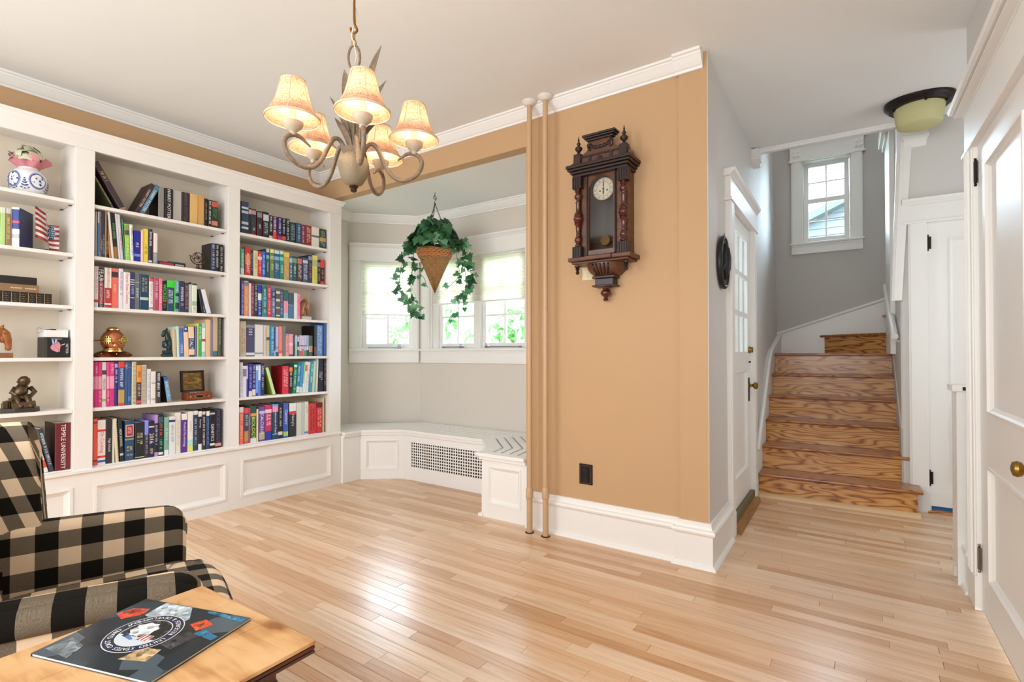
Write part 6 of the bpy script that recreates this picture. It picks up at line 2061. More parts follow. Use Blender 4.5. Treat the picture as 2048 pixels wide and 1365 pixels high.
# the soil-like moss keeps the basket from reading hollow
MB().lathe([(0.150, 2.040), (0.11, 2.075), (0.06, 2.095), (0.001, 2.10)], 24, (HK.x, HK.y, 0), cap=False).build('moss', mat('moss', '2c3a1e', 0.95), hb, smooth=True)
m_ = MB()
for k in range(3):
    a = 2 * PI * k / 3 + 0.6
    link_chain(m_, (HK.x, HK.y, 2.46), (HK.x + 0.15 * math.cos(a), HK.y + 0.15 * math.sin(a), 2.05), 0.016, 0.009, 0.0014)
m_.build('chain', DARKMETAL, hb)
m_ = MB()
m_.tube([(HK.x + x * 0.82, HK.y + x * 0.57, z) for x, z in smooth_path([(0.0, 2.553), (0.0, 2.53), (-0.010, 2.515), (-0.008, 2.50), (0.006, 2.496), (0.014, 2.508)], 3)], 0.0028, 6)
m_.tube([(HK.x + x * 0.82, HK.y + x * 0.57, z) for x, z in smooth_path([(-0.012, 2.512), (0.0, 2.520), (0.012, 2.508), (0.010, 2.492), (0.0, 2.478), (-0.004, 2.466), (0.0, 2.455), (0.008, 2.46)], 3)], 0.0024, 6)
m_.build('hook', DARKMETAL, hb, smooth=True)
IVY = leafmat('ivy_leaf', '174228', '4f8f58', 0.25)
IVYP = leafmat('pale_ivy_leaf', '2f6a48', '7fb08a', 0.3)
STEM = mat('ivy_stem', '5a5a32', 0.7)


def ivy_mesh(mt, name):
    o_ = [(0.0, 0.0), (0.14, -0.10), (0.34, -0.16), (0.30, 0.02), (0.52, 0.14), (0.34, 0.26), (0.26, 0.44), (0.14, 0.52), (0.0, 0.86)]
    out = o_ + [(-x, y) for x, y in o_[-2:0:-1]]
    vs = [(0, 0.22, 0.03)] + [(x, y, -0.10 * (abs(x) * 1.4) ** 2 - 0.10 * max(y - 0.3, 0) ** 2 + 0.012 * math.sin(9 * x)) for x, y in out]
    n = len(out)
    fs = [(0, 1 + i, 1 + (i + 1) % n) for i in range(n)]
    me = bpy.data.meshes.new(name)
    me.from_pydata(vs, [], fs)
    me.polygons.foreach_set('use_smooth', [True] * len(me.polygons))
    me.materials.append(mt)
    return me


LM = [ivy_mesh(IVY, 'leaf'), ivy_mesh(IVYP, 'leaf')]
ri = random.Random(21)
n_leaf = [0]
hbase = Vector((HK.x, HK.y, 1.68))


def leaf(p, nrm, tip, s, pale):
    """a leaf at p; tip is the direction it points to, nrm roughly where its face looks"""
    y = tip.normalized()
    z = (nrm - y * nrm.dot(y))
    if z.length < 1e-3: z = Vector((0.3, -0.8, 0.4))
    z.normalize()
    x = y.cross(z)
    o = bpy.data.objects.new('leaf', LM[1 if pale else 0])
    COL.objects.link(o)
    o.parent = hb
    q = Vector(p) - hbase
    o.matrix_basis = Matrix(((x.x * s, y.x * s, z.x * s, q.x), (x.y * s, y.y * s, z.y * s, q.y), (x.z * s, y.z * s, z.z * s, q.z), (0, 0, 0, 1)))
    n_leaf[0] += 1


# the mound
for k in range(155):
    a = ri.uniform(0, 2 * PI); e = ri.uniform(0.0, 1.0)
    rr_ = (0.06 + 0.15 * math.sqrt(e)) * ri.uniform(0.85, 1.1)
    z = 2.06 + 0.24 * (1 - e) ** 0.8 * ri.uniform(0.75, 1.05) + 0.02
    d = Vector((math.cos(a), math.sin(a), 0))
    p = Vector((HK.x, HK.y, z)) + d * rr_
    leaf(p, d * 0.8 + Vector((0, 0, 0.7)) + Vector((ri.uniform(-.4, .4), ri.uniform(-.4, .4), 0)), d * 0.6 + Vector((ri.uniform(-.5, .5), ri.uniform(-.5, .5), -0.8)), ri.uniform(0.085, 0.125), ri.random() < 0.12)
# vines: side offset (image right), towards camera, drop
for sx, sy, zend, nl, s0 in ((-0.285, -0.02, 1.50, 40, 0.062), (-0.20, -0.06, 1.45, 26, 0.058), (0.29, 0.0, 1.60, 34, 0.066), (0.245, -0.05, 1.45, 18, 0.05), (0.20, 0.05, 1.70, 12, 0.055), (-0.10, 0.08, 1.72, 6, 0.05)):
    side = rgt * sx - fwd * sy
    P0 = Vector((HK.x, HK.y, 2.10)) + side * 0.3
    ctl = [tuple(P0), tuple(P0 + side * 0.55 + Vector((0, 0, 0.035))), tuple(Vector((HK.x, HK.y, 1.96)) + side), tuple(Vector((HK.x, HK.y, 1.96 - 0.5 * (1.96 - zend))) + side * 1.10),
           tuple(Vector((HK.x, HK.y, zend + 0.08)) + side * (0.82 if sx < 0 else 0.92)), tuple(Vector((HK.x, HK.y, zend)) + side * (0.55 if sx < 0 else 0.45))]
    path = smooth_path(ctl, 8)
    MB().tube(path, 0.0022, 5).build('vine', STEM, hb, smooth=True)
    for k in range(nl):
        t = 0.12 + 0.88 * (k + ri.uniform(-.3, .3)) / nl
        i = min(int(t * (len(path) - 1)), len(path) - 2)
        p = Vector(path[i]) + Vector((ri.uniform(-.03, .03), ri.uniform(-.03, .03), ri.uniform(-.02, .02)))
        out = Vector((ri.uniform(-1, 1), ri.uniform(-1, 1), ri.uniform(-1.2, 0.1)))
        leaf(p, -fwd * 0.9 + Vector((ri.uniform(-.5, .5), ri.uniform(-.5, .5), ri.uniform(0, .8))), out, 1.5 * s0 * ri.uniform(0.75, 1.2) * (1 - 0.3 * t), ri.random() < 0.15 + 0.5 * t)

# ------------------------------------------------------------------ wall clock
KX, KY = -1.300, 2.908
ck = thing('wall_clock', 'tall carved mahogany wall clock with turned columns, white dial and glazed door', 'clock', (KX, KY, 1.47))
f = 2.783
m_ = MB().box(KX - 0.150, KX + 0.150, 2.895, KY, 1.74, 2.22)
m_.build('case_back', MAHOG, ck)
for s_ in (-1, 1):
    MB().box(KX + s_ * 0.150 - 0.012, KX + s_ * 0.150 + 0.012, f + 0.03, KY, 1.735, 2.225).build('case_side', WALNUT, ck, bevel=0.002)
    MB().box(KX + s_ * 0.112 - 0.020, KX + s_ * 0.112 + 0.020, f + 0.022, f + 0.036, 1.735, 2.225).build('front_stile', WALNUT, ck, bevel=0.002)
    cx, cy = KX + s_ * 0.146, f + 0.008
    for z0, z1 in ((1.732, 1.800), (2.150, 2.222)):
        m_ = MB().box(cx - 0.030, cx + 0.030, cy - 0.022, cy + 0.032, z0, z1)
        for k in range(4):
            m_.box(cx - 0.027 + k * 0.0145, cx - 0.018 + k * 0.0145, cy - 0.027, cy - 0.021, z0 + 0.004, z1 - 0.004)
        m_.build('fluted_block', MAHOG, ck, bevel=0.002)
    z = 1.800
    cp = [(0.016, 0.0), (0.022, 0.006), (0.022, 0.012), (0.013, 0.018), (0.022, 0.034), (0.024, 0.044), (0.020, 0.056), (0.012, 0.064), (0.016, 0.070), (0.013, 0.076), (0.015, 0.110), (0.018, 0.118), (0.014, 0.124),
          (0.020, 0.132), (0.025, 0.138), (0.021, 0.144), (0.028, 0.150), (0.024, 0.157), (0.030, 0.164), (0.030, 0.176), (0.024, 0.183), (0.028, 0.190), (0.021, 0.196), (0.025, 0.202), (0.018, 0.210),
          (0.014, 0.216), (0.015, 0.225), (0.014, 0.262), (0.018, 0.268), (0.014, 0.276), (0.012, 0.284), (0.020, 0.292), (0.025, 0.304), (0.022, 0.316), (0.014, 0.326), (0.022, 0.334), (0.018, 0.342), (0.018, 0.350)]
    MB().lathe(cp, 20, (cx, cy + 0.002, z)).build('turned_column', MAHOGR, ck, smooth='auto', angle=60)
    MB().box(cx - 0.024, cx + 0.024, cy - 0.016, cy + 0.032, 2.288, 2.362).build('finial_block', MAHOG, ck, bevel=0.003)
    MB().lathe([(0.014, 0), (0.016, 0.004), (0.006, 0.012), (0.010, 0.018), (0.022, 0.032), (0.023, 0.040), (0.014, 0.050), (0.006, 0.056), (0.012, 0.064), (0.010, 0.072), (0.004, 0.080), (0.006, 0.088), (0.003, 0.100), (0.001, 0.112)], 18, (cx, cy + 0.008, 2.362)).build('finial', MAHOG, ck, smooth='auto', angle=60)
    MB().lathe([(0.003, 0), (0.010, 0.006), (0.012, 0.014), (0.006, 0.024), (0.014, 0.032), (0.010, 0.040), (0.018, 0.046), (0.018, 0.052)], 16, (cx + s_ * 0.01, cy + 0.01, 1.634)).build('drop_finial', MAHOG, ck, smooth='auto')
    MB().prism([(KX + s_ * 0.165, 2.288), (KX + s_ * 0.205, 2.288), (KX + s_ * 0.20, 2.312), (KX + s_ * 0.182, 2.318), (KX + s_ * 0.180, 2.34), (KX + s_ * 0.165, 2.345)], 1, f + 0.01, f + 0.03).build('side_scroll', WALNUT, ck, bevel=0.003)
# door with the arched glass
m_ = MB()
gx, gz0, gzc, gr = 0.078, 1.772, 2.135, 0.078
arc = [(gx * math.cos(t), gzc + gr * math.sin(t)) for t in [PI * k / 20 for k in range(21)]]
inner = [(gx, gz0)] + arc + [(-gx, gz0)]
outer = [(0.092, 1.745)] + [(0.092 if math.cos(PI * k / 20) > 0 else -0.092, gzc + 0.02 + 0.07 * min(1, math.sin(PI * k / 20) * 1.6)) for k in range(21)] + [(-0.092, 1.745)]
n = len(inner)
rws = [[Vector((KX + x, f + 0.018, z)) for x, z in outer], [Vector((KX + x, f + 0.014, z)) for x, z in inner], [Vector((KX + x, f + 0.034, z)) for x, z in inner], [Vector((KX + x, f + 0.038, z)) for x, z in outer]]
rws.append(rws[0])
m_.grid(rws, close=True)
m_.build('door_frame', WALNUT, ck)
m_ = MB()
for s_ in (-1, 1):
    m_.box(KX + s_ * 0.090 - 0.005, KX + s_ * 0.090 + 0.005, f + 0.008, f + 0.04, 1.745, 2.222)
m_.build('door_bead', MAHOG, ck, bevel=0.002)
m_ = MB().prism([(KX + x, z) for x, z in inner], 1, f + 0.022, f + 0.0245)
m_.build('door_glass', CLOCKGLASS, ck)
MB().box(KX - 0.088, KX + 0.088, f + 0.10, f + 0.104, 1.745, 2.222).build('back_board', mat('dark_back_board', '221912', 0.5), ck)
dc = Vector((KX + 0.002, f + 0.050, 2.138))
RD = Matrix.Translation(dc) @ Matrix.Rotation(PI / 2, 4, 'X')
MB().lathe([(0.073, -0.012), (0.073, 0.004), (0.069, 0.008), (0.066, 0.004)], 48, M=RD, cap=False).build('dial_ring', BRASSP, ck, smooth='auto')
MB().lathe([(0.067, -0.004), (0.067, 0.003), (0.001, 0.0031)], 48, M=RD).build('dial', mat('enamel_dial', 'efe8d4', 0.3), ck)
DBLK = flat('2a2420')
g = MB()
for k, nm in enumerate(['XII', 'I', 'II', 'III', 'IV', 'V', 'VI', 'VII', 'VIII', 'IX', 'X', 'XI']):
    a = -2 * PI * k / 12 + PI / 2
    rad_ = Vector((math.cos(a), 0, math.sin(a)))
    F = frame_of(dc + rad_ * 0.053 + Vector((0, -0.0036, 0)), Vector((math.sin(a), 0, -math.cos(a))), rad_)
    text_add(g, nm, F, height=0.011, width=0.016)
g.build('numerals', DBLK, ck)
m_ = MB()
for r0, r1 in ((0.042, 0.0435), (0.0615, 0.0622), (0.064, 0.0646)):
    m_.grid([[RD @ Vector((r * math.cos(2 * PI * k / 40), r * math.sin(2 * PI * k / 40), 0.0037)) for k in range(40)] for r in (r0, r1)], close=True)
m_.build('chapter_ring', DBLK, ck)
m_ = MB()
for hx_ in (-0.022, 0.024):
    m_.lathe([(0.0052, 0), (0.0052, 0.001), (0.0025, 0.001)], 14, M=RD @ Matrix.Translation((hx_, -0.010, 0.003)))
m_.build('winding_holes', DBLK, ck)
m_ = MB()
for a, ln, w in ((PI / 2 - 0.02, 0.054, 0.0030), (-PI / 2 - 0.0, 0.038, 0.0042)):
    d = Vector((math.cos(a), 0, math.sin(a))); e_ = Vector((-d.z, 0, d.x)); o_ = dc + Vector((0, -0.0048, 0))
    m_.add([o_ - d * 0.012 - e_ * w * .5, o_ - e_ * w * .4, o_ + d * ln * .55 - e_ * w * 1.2, o_ + d * ln, o_ + d * ln * .55 + e_ * w * 1.2, o_ + e_ * w * .4, o_ - d * 0.012 + e_ * w * .5], [(0, 1, 2, 3, 4, 5, 6)])
m_.lathe([(0.006, 0.0), (0.006, 0.002), (0.002, 0.003)], 14, M=RD @ Matrix.Translation((0, 0, 0.004)))
m_.build('hands', DBLK, ck)
m_ = MB().tube([(KX, f + 0.075, 2.06), (KX, f + 0.075, 1.86)], 0.0025, 8)
m_.lathe([(0.001, -0.006), (0.030, -0.004), (0.034, 0.0), (0.030, 0.004), (0.001, 0.006)], 28, M=Matrix.Translation((KX, f + 0.075, 1.835)) @ Matrix.Rotation(PI / 2, 4, 'X'))
m_.build('pendulum', mat('dull_pendulum', '6a5228', 0.5, 0.8), ck, smooth='auto')
m_ = MB().box(KX - 0.205, KX + 0.205, f - 0.045, KY, 2.268, 2.288).box(KX - 0.198, KX + 0.198, f - 0.038, KY, 2.254, 2.268).box(KX - 0.185, KX + 0.185, f - 0.024, KY, 2.238, 2.254).box(KX - 0.175, KX + 0.175, f - 0.012, KY, 2.222, 2.238)
m_.build('cornice', MAHOG, ck, bevel=0.004)
# crest
MB().box(KX - 0.122, KX + 0.122, f + 0.006, f + 0.03, 2.288, 2.336).build('crest_frieze', WALNUT, ck, bevel=0.002)
m_ = MB()
for x in (-0.068, 0.068):
    m_.box(KX + x - 0.010, KX + x + 0.010, f + 0.0, f + 0.02, 2.288, 2.336)
m_.box(KX - 0.126, KX + 0.126, f - 0.002, f + 0.032, 2.334, 2.344)
m_.lathe([(0.016, 0), (0.016, 0.005), (0.009, 0.007), (0.009, 0.010), (0.003, 0.011)], 20, M=Matrix.Translation((KX, f + 0.005, 2.311)) @ RX)
m_.build('crest_trim', MAHOG, ck, bevel=0.002)
MB().prism([(KX - 0.118, 2.344), (KX + 0.118, 2.344), (KX + 0.112, 2.358), (KX + 0.088, 2.372), (KX + 0.07, 2.40), (KX + 0.072, 2.425), (KX - 0.072, 2.425), (KX - 0.07, 2.40), (KX - 0.088, 2.372), (KX - 0.112, 2.358)], 1, f + 0.008, f + 0.028).build('crest_panel', WALNUT, ck, bevel=0.003)
m_ = MB()
m_.tube([(KX + 0.068 * math.cos(t), f + 0.004, 2.405 + 0.026 * math.sin(t)) for t in [PI + PI * k / 16 for k in range(17)]], 0.007, 8)
for k in range(7):
    t = PI + PI * (k + 0.5) / 7
    m_.lathe([(0.0105, -0.004), (0.0115, 0.002), (0.005, 0.007)], 10, M=Matrix.Translation((KX + 0.068 * math.cos(t), f + 0.002, 2.405 + 0.026 * math.sin(t))) @ RX)
for s_ in (-1, 1):
    m_.tube([(KX + s_ * 0.066, f + 0.004, 2.415), (KX + s_ * 0.078, f + 0.004, 2.40), (KX + s_ * 0.072, f + 0.004, 2.375), (KX + s_ * 0.060, f + 0.004, 2.368)], [0.008, 0.009, 0.007, 0.004], 8)
m_.build('carved_garland', MAHOG, ck, smooth='auto')
m_ = MB().box(KX - 0.086, KX + 0.086, f - 0.006, f + 0.036, 2.424, 2.436).box(KX - 0.098, KX + 0.098, f - 0.018, f + 0.044, 2.436, 2.446).box(KX - 0.106, KX + 0.106, f - 0.024, f + 0.048, 2.446, 2.458)
m_.build('crest_cap', MAHOG, ck, bevel=0.003)
# shelf, bowl and drop below
m_ = MB().box(KX - 0.198, KX + 0.198, f - 0.028, KY, 1.708, 1.732).box(KX - 0.085, KX + 0.085, f - 0.040, f, 1.708, 1.732).box(KX - 0.18, KX + 0.18, f - 0.014, KY, 1.694, 1.708)
m_.build('base_shelf', WALNUT, ck, bevel=0.004)
rws = []
for q, z in ((0.125, 1.694), (0.122, 1.672), (0.108, 1.648), (0.084, 1.628), (0.060, 1.618)):
    rws.append([Vector((KX + q * math.cos(t), KY - 0.02 - q * 0.95 * math.sin(t) * 0.9, z)) for t in [PI * k / 20 for k in range(21)]] + [Vector((KX - q, KY, z)), Vector((KX + q, KY, z))])
MB().grid(rws, close=True).build('bowl', WALNUT, ck, smooth='auto', angle=50)
m_ = MB()
for k in range(5):
    a = PI / 2 + (k - 2) * 0.20
    pth = [(KX + (q + 0.001) * math.cos(a), KY - 0.02 - (q + 0.001) * 0.86 * math.sin(a), z) for q, z in ((0.124, 1.688), (0.121, 1.672), (0.107, 1.648), (0.084, 1.629))]
    m_.tube(pth, [0.005, 0.0065, 0.0065, 0.004], 8)
m_.build('bowl_ribs', MAHOG, ck, smooth=True)
m_ = MB().box(KX - 0.072, KX + 0.072, KY - 0.085, KY, 1.606, 1.620).box(KX - 0.058, KX + 0.058, KY - 0.07, KY, 1.566, 1.606).box(KX - 0.072, KX + 0.072, KY - 0.085, KY, 1.556, 1.566)
m_.build('neck_block', MAHOG, ck, bevel=0.003)
MB().lathe([(0.001, -0.086), (0.012, -0.084), (0.018, -0.076), (0.010, -0.066), (0.014, -0.060), (0.030, -0.046), (0.033, -0.036), (0.026, -0.024), (0.016, -0.016), (0.024, -0.008), (0.026, 0.0)], 22, (KX, KY - 0.042, 1.556)).build('bottom_finial', MAHOGR, ck, smooth='auto', angle=60)

# ------------------------------------------------------------------ armchair in buffalo check
AC = Matrix.Translation((-1.80, 0.47, 0)) @ Matrix.Rotation(math.radians(-19.5), 4, 'Z')
ac = thing('armchair', 'low upholstered armchair in black and cream buffalo check, before the bookcase', 'armchair', M=AC)


def pad(name, outline, axis, a, b, uv, bev=0.03, seg=4, shear=None, M=None):
    """an upholstered piece: rounded outline pushed along an axis, its edges softened"""
    pts = [Vector(p) for p in outline]
    k = len(pts)
    lo = Vector((min(p.x for p in pts), min(p.y for p in pts)))
    hi = Vector((max(p.x for p in pts), max(p.y for p in pts)))
    mid, half = (lo + hi) / 2, (hi - lo) / 2
    ring = [(a + bev * (1 - math.cos(PI / 2 * j / seg)), bev * (1 - math.sin(PI / 2 * j / seg))) for j in range(seg + 1)]
    ring += [(b - (d - a), i) for d, i in reversed(ring)]

    def P(p, t):
        return Vector((t, p.x, p.y)) if axis == 0 else Vector((p.x, t, p.y)) if axis == 1 else Vector((p.x, p.y, t))
    rows_ = [[P(Vector((mid.x + (pts[q].x - mid.x) * (1 - i / half.x), mid.y + (pts[q].y - mid.y) * (1 - i / half.y))), d) for q in range(k)] for d, i in ring]
    m_ = MB().grid(rows_, close=True)
    for e_, rw in ((0, rows_[0]), (1, rows_[-1])):
        c_ = sum(rw, Vector()) / k
        m_.add([c_] + rw, [(0, 1 + (q + 1) % k, 1 + q) for q in range(k)])
    me = bpy.data.meshes.new(name)
    me.from_pydata(m_.v, [], m_.f)
    bm = bmesh.new(); bm.from_mesh(me)
    bmesh.ops.remove_doubles(bm, verts=bm.verts, dist=1e-6)
    bmesh.ops.recalc_face_normals(bm, faces=bm.faces)
    bm.to_mesh(me); bm.free()
    if shear:
        for v in me.vertices: v.co = shear(v.co)
    ul = me.uv_layers.new(name='cloth')
    for lp in me.loops:
        ul.data[lp.index].uv = uv(me.vertices[lp.vertex_index].co)
    me.materials.append(PLAID)
    me.polygons.foreach_set('use_smooth', [True] * len(me.polygons))
    o = bpy.data.objects.new(name, me)
    COL.objects.link(o)
    o.parent = ac
    return o


def rounded(pts, r, n=5):
    out = []
    k = len(pts)
    for i in range(k):
        p0, p, p1 = Vector(pts[i - 1]), Vector(pts[i]), Vector(pts[(i + 1) % k])
        rr_ = r[i] if isinstance(r, (list, tuple)) else r
        if rr_ < 1e-4:
            out.append(tuple(p)); continue
        a = p + (p0 - p).normalized() * rr_
        b = p + (p1 - p).normalized() * rr_
        for j in range(n + 1):
            t = j / n
            out.append(tuple(a * (1 - t) ** 2 + p * 2 * t * (1 - t) + b * t * t))
    return out


# seat: a deep cushion with a bowed front
so = rounded([(-0.292, -0.22), (0.292, -0.22), (0.292, 0.26), (0.318, 0.345), (0.18, 0.395), (-0.18, 0.395), (-0.318, 0.345), (-0.292, 0.26)], [0.1, 0.1, 0.05, 0.07, 0.12, 0.12, 0.07, 0.05], 5)
pad('seat_cushion', so, 2, 0.29, 0.435, lambda c: (c.x + 0.03, c.y - (c.z - 0.43)), 0.045, 5,
    shear=lambda c: Vector((c.x, c.y, c.z + (0.022 * (1 - (c.x / 0.34) ** 2) * (1 - ((c.y - 0.12) / 0.30) ** 2) if c.z > 0.37 else 0))))
pad('seat_base', rounded([(-0.33, -0.10), (0.33, -0.10), (0.33, 0.35), (-0.33, 0.35)], 0.03), 2, 0.15, 0.30, lambda c: (c.x + 0.03, c.y - (c.z - 0.43)), 0.012, 3)
for s_, nm in ((-1, 'far'), (1, 'near')):
    ao = rounded([(-0.24, 0.15), (0.285, 0.15), (0.298, 0.46), (0.292, 0.618), (-0.24, 0.636)], [0.04, 0.04, 0.05, 0.07, 0.04], 6)
    xi, xo = (0.295, 0.385)
    a, b = (s_ * xi, s_ * xo) if s_ > 0 else (s_ * xo, s_ * xi)
    pad('arm', ao, 0, a, b, (lambda q: (lambda c: (c.y + 0.045, c.z - 0.05 + 0.9 * (q * c.x - 0.295))))(s_), 0.034, 5)
    # the outward roll along the arm's top
    pth = [(s_ * 0.374, -0.20, 0.600), (s_ * 0.376, -0.05, 0.594), (s_ * 0.376, 0.15, 0.588), (s_ * 0.374, 0.23, 0.578), (s_ * 0.370, 0.275, 0.550), (s_ * 0.364, 0.285, 0.50)]
    m_ = MB().tube(smooth_path(pth, 4), [0.031] * 13 + [0.030, 0.029, 0.027, 0.025, 0.023, 0.020, 0.018, 0.015][:8], 14, up=(1, 0, 0))
    o = m_.build('arm_roll', PLAID, ac, smooth=True, uv=(lambda q: (lambda c: (c.y + 0.045, c.z - 0.05 + 0.9 * (q * c.x - 0.295))))(s_))
# the back wraps round in a low barrel with a wing on either side
plan = smooth_path([(-0.300, -0.085), (-0.302, -0.11), (-0.300, -0.15), (-0.270, -0.235), (-0.19, -0.300), (0.0, -0.325), (0.19, -0.300), (0.270, -0.235), (0.298, -0.18), (0.302, -0.15), (0.300, -0.13)], 5)
bprof = [(0.0, 0.30), (0.0, 0.50), (-0.004, 0.62), (0.004, 0.74), (0.006, 0.84), (0.002, 0.895), (-0.012, 0.930), (-0.038, 0.946), (-0.066, 0.938), (-0.086, 0.910), (-0.094, 0.86), (-0.094, 0.60), (-0.090, 0.16)]
k = len(plan)
rws, uvs = [], {}
sl = 0.0
m_ = MB()
for i, p in enumerate(plan):
    a_, b_ = Vector(plan[max(i - 1, 0)]), Vector(plan[min(i + 1, k - 1)])
    t = (b_ - a_).normalized()
    inn = Vector((-t.y, t.x)) * -1
    if inn.dot(Vector((0, -0.02)) - Vector(p)) < 0: inn = -inn
    if i: sl += (Vector(p) - Vector(plan[i - 1])).length
    e_ = min(i, k - 1 - i)
    endr = [0.72, 0.90, 0.97, 0.995][e_] if e_ < 4 else 1.0      # the wing's front edge is rounded
    row = []
    arc = 0.0
    for j, (d, z) in enumerate(bprof):
        dd = -0.045 + (d + 0.045) * endr
        zz = z if z < 0.5 else 0.5 + (z - 0.5) * (0.965 + 0.035 * endr)
        q = Vector((p[0] + inn.x * dd, p[1] + inn.y * dd - max(zz - 0.6, 0) * 0.05 - (0.045 * (1 - endr) / 0.28 + 0.012) * max((zz - 0.78) / 0.16, 0) ** 2, zz))
        if j: arc += ((bprof[j][0] - bprof[j - 1][0]) ** 2 + (bprof[j][1] - bprof[j - 1][1]) ** 2) ** 0.5
        uvs[tuple(round(c, 5) for c in q)] = (0.02 - 1.5 * sl + 0.45 * arc, arc + 0.015)
        row.append(q)
    rws.append(row)
m_.grid(rws)
for rw in (rws[0], rws[-1]):
    n = len(rw)
    c_ = [(rw[j] + rw[n - 1 - j]) / 2 for j in range(n // 2)]
    for j in range(n // 2 - 1):
        m_.add([rw[j], rw[j + 1], rw[n - 2 - j], rw[n - 1 - j]], [(0, 1, 2, 3)])
m_.build('backrest', PLAID, ac, smooth=True, uv=lambda c: uvs.get(tuple(round(q, 5) for q in c), (0, 0)))
LEGW = wood('dark_leg_wood', '1f120a', '3a2212', 0.35)
for lx in (-0.30, 0.30):
    for ly in (-0.20, 0.29):
        MB().lathe([(0.014, 0.0), (0.016, 0.004), (0.024, 0.155)], 12, (lx, ly, 0)).build('leg', LEGW, ac, smooth='auto')
MB().tube([(-0.33, 0.352, 0.30), (0.33, 0.352, 0.30)], 0.005, 6).build('welt', PLAID, ac, uv=lambda c: (c.x, c.z))

# ------------------------------------------------------------------ table beside the chair
TB = Matrix.Translation((-0.9771, 0.1823, 0)) @ Matrix.Rotation(math.radians(1.5), 4, 'Z')
tb = thing('side_table', 'worn wooden drop-leaf side table with stacked dark edges, nearest the camera', 'table', M=TB)


def plank_mat():
    m, nt, b, N, L = nodes_of('patchy_varnished_top')
    tc = N('ShaderNodeTexCoord')
    mu = N('ShaderNodeVectorMath'); mu.operation = 'MULTIPLY'; mu.inputs[1].default_value = (4, 26, 4)
    L(tc.outputs['Object'], mu.inputs[0])
    n_ = N('ShaderNodeTexNoise'); n_.inputs['Scale'].default_value = 2.2; n_.inputs['Detail'].default_value = 6; n_.inputs['Distortion'].default_value = 0.6
    L(mu.outputs[0], n_.inputs['Vector'])
    p_ = N('ShaderNodeTexNoise'); p_.inputs['Scale'].default_value = 9.0; p_.inputs['Detail'].default_value = 2
    L(tc.outputs['Object'], p_.inputs['Vector'])
    a = N('ShaderNodeMath'); a.operation = 'MULTIPLY_ADD'; a.inputs[1].default_value = 0.75
    L(p_.outputs['Fac'], a.inputs[0]); 
    hv = N('ShaderNodeMath'); hv.operation = 'MULTIPLY'; hv.inputs[1].default_value = 0.4
    L(n_.outputs['Fac'], hv.inputs[0]); L(hv.outputs[0], a.inputs[2])
    r = ramp(nt, [(0.36, '8f5c30'), (0.47, 'b88550'), (0.58, 'd0a06a'), (0.8, 'd9b080')])
    L(a.outputs[0], r.inputs['Fac']); L(r.outputs['Color'], b.inputs['Base Color'])
    b.inputs['Roughness'].default_value = 0.34
    b.inputs['Coat Weight'].default_value = 0.25
    return m


TOPW = plank_mat()
x0, x1, y0, y1 = -0.219, 0.176, -0.52, 0.372
ZT = 0.650
for k in range(3):
    xa, xb = x0 + (x1 - x0) * k / 3, x0 + (x1 - x0) * (k + 1) / 3
    MB().box(xa + 0.0003, xb - 0.0003, y0, y1, ZT - 0.007, ZT).build('top_board', TOPW, tb, bevel=0.001)
MB().box(x0 + 0.004, x1 - 0.004, y0 + 0.004, y1 - 0.004, ZT - 0.0085, ZT - 0.007).build('top_core', TABLEE, tb)
MB().box(x0, x1, y0, y1, ZT - 0.0145, ZT - 0.0085).build('folded_leaf', TABLEE, tb, bevel=0.002)
MB().box(x0 + 0.005, x1 - 0.005, y0 + 0.005, y1 - 0.005, ZT - 0.016, ZT - 0.0145).build('leaf_core', TABLEE, tb)
MB().box(x0, x1, y0, y1, ZT - 0.022, ZT - 0.016).build('lower_leaf', TABLEE, tb, bevel=0.002)
MB().box(x0 + 0.045, x1 - 0.045, y0 + 0.05, y1 - 0.045, ZT - 0.11, ZT - 0.022).build('apron', TABLEE, tb, bevel=0.003)
for lx in (x0 + 0.065, x1 - 0.065):
    for ly in (y0 + 0.075, y1 - 0.065):
        MB().box(lx - 0.022, lx + 0.022, ly - 0.022, ly + 0.022, 0.0, ZT - 0.06).build('leg', TABLEE, tb, bevel=0.004)

# ------------------------------------------------------------------ magazine on the table
MG = Matrix.Translation((-1.275 * 0.836, 0.470 * 0.836, 0.6505)) @ Matrix.Rotation(math.radians(18), 4, 'Z') @ Matrix.Scale(0.836, 4)
mg = thing('magazine', 'dark picture covered magazine with round blue and white emblem, lying on the table', 'magazine', M=MG)
W2, H2 = 0.158, 0.120      # half width (along the far edge) and half height
MB().box(-W2 + 0.002, W2 - 0.003, -H2 + 0.002, H2 - 0.002, 0.0003, 0.0052).build('pages', PAGES, mg)


def covermat():
    m, nt, b, N, L = nodes_of('printed_magazine_cover')
    tc = N('ShaderNodeTexCoord')
    v = N('ShaderNodeTexVoronoi'); v.inputs['Scale'].default_value = 14.0; v.feature = 'F1'
    L(tc.outputs['Object'], v.inputs['Vector'])
    sp = N('ShaderNodeSeparateColor'); L(v.outputs['Color'], sp.inputs[0])
    r = ramp(nt, [(0.0, '10181f'), (0.45, '1c2a33'), (0.7, '2a3d48'), (0.9, '47545c')])
    L(sp.outputs[0], r.inputs['Fac']); L(r.outputs['Color'], b.inputs['Base Color'])
    b.inputs['Roughness'].default_value = 0.16
    return m


m_ = MB().box(-W2, W2, -H2, H2, 0.0052, 0.0060).box(-W2, W2, -H2, H2, 0, 0.0004).box(-W2, -W2 + 0.0008, -H2, H2, 0.0004, 0.0052)
m_.build('cover', covermat(), mg)
# printed pictures: flat shapes in the cover's plane (the magazine lies upside down to us: its foot is the far edge)
ZP = 0.0062


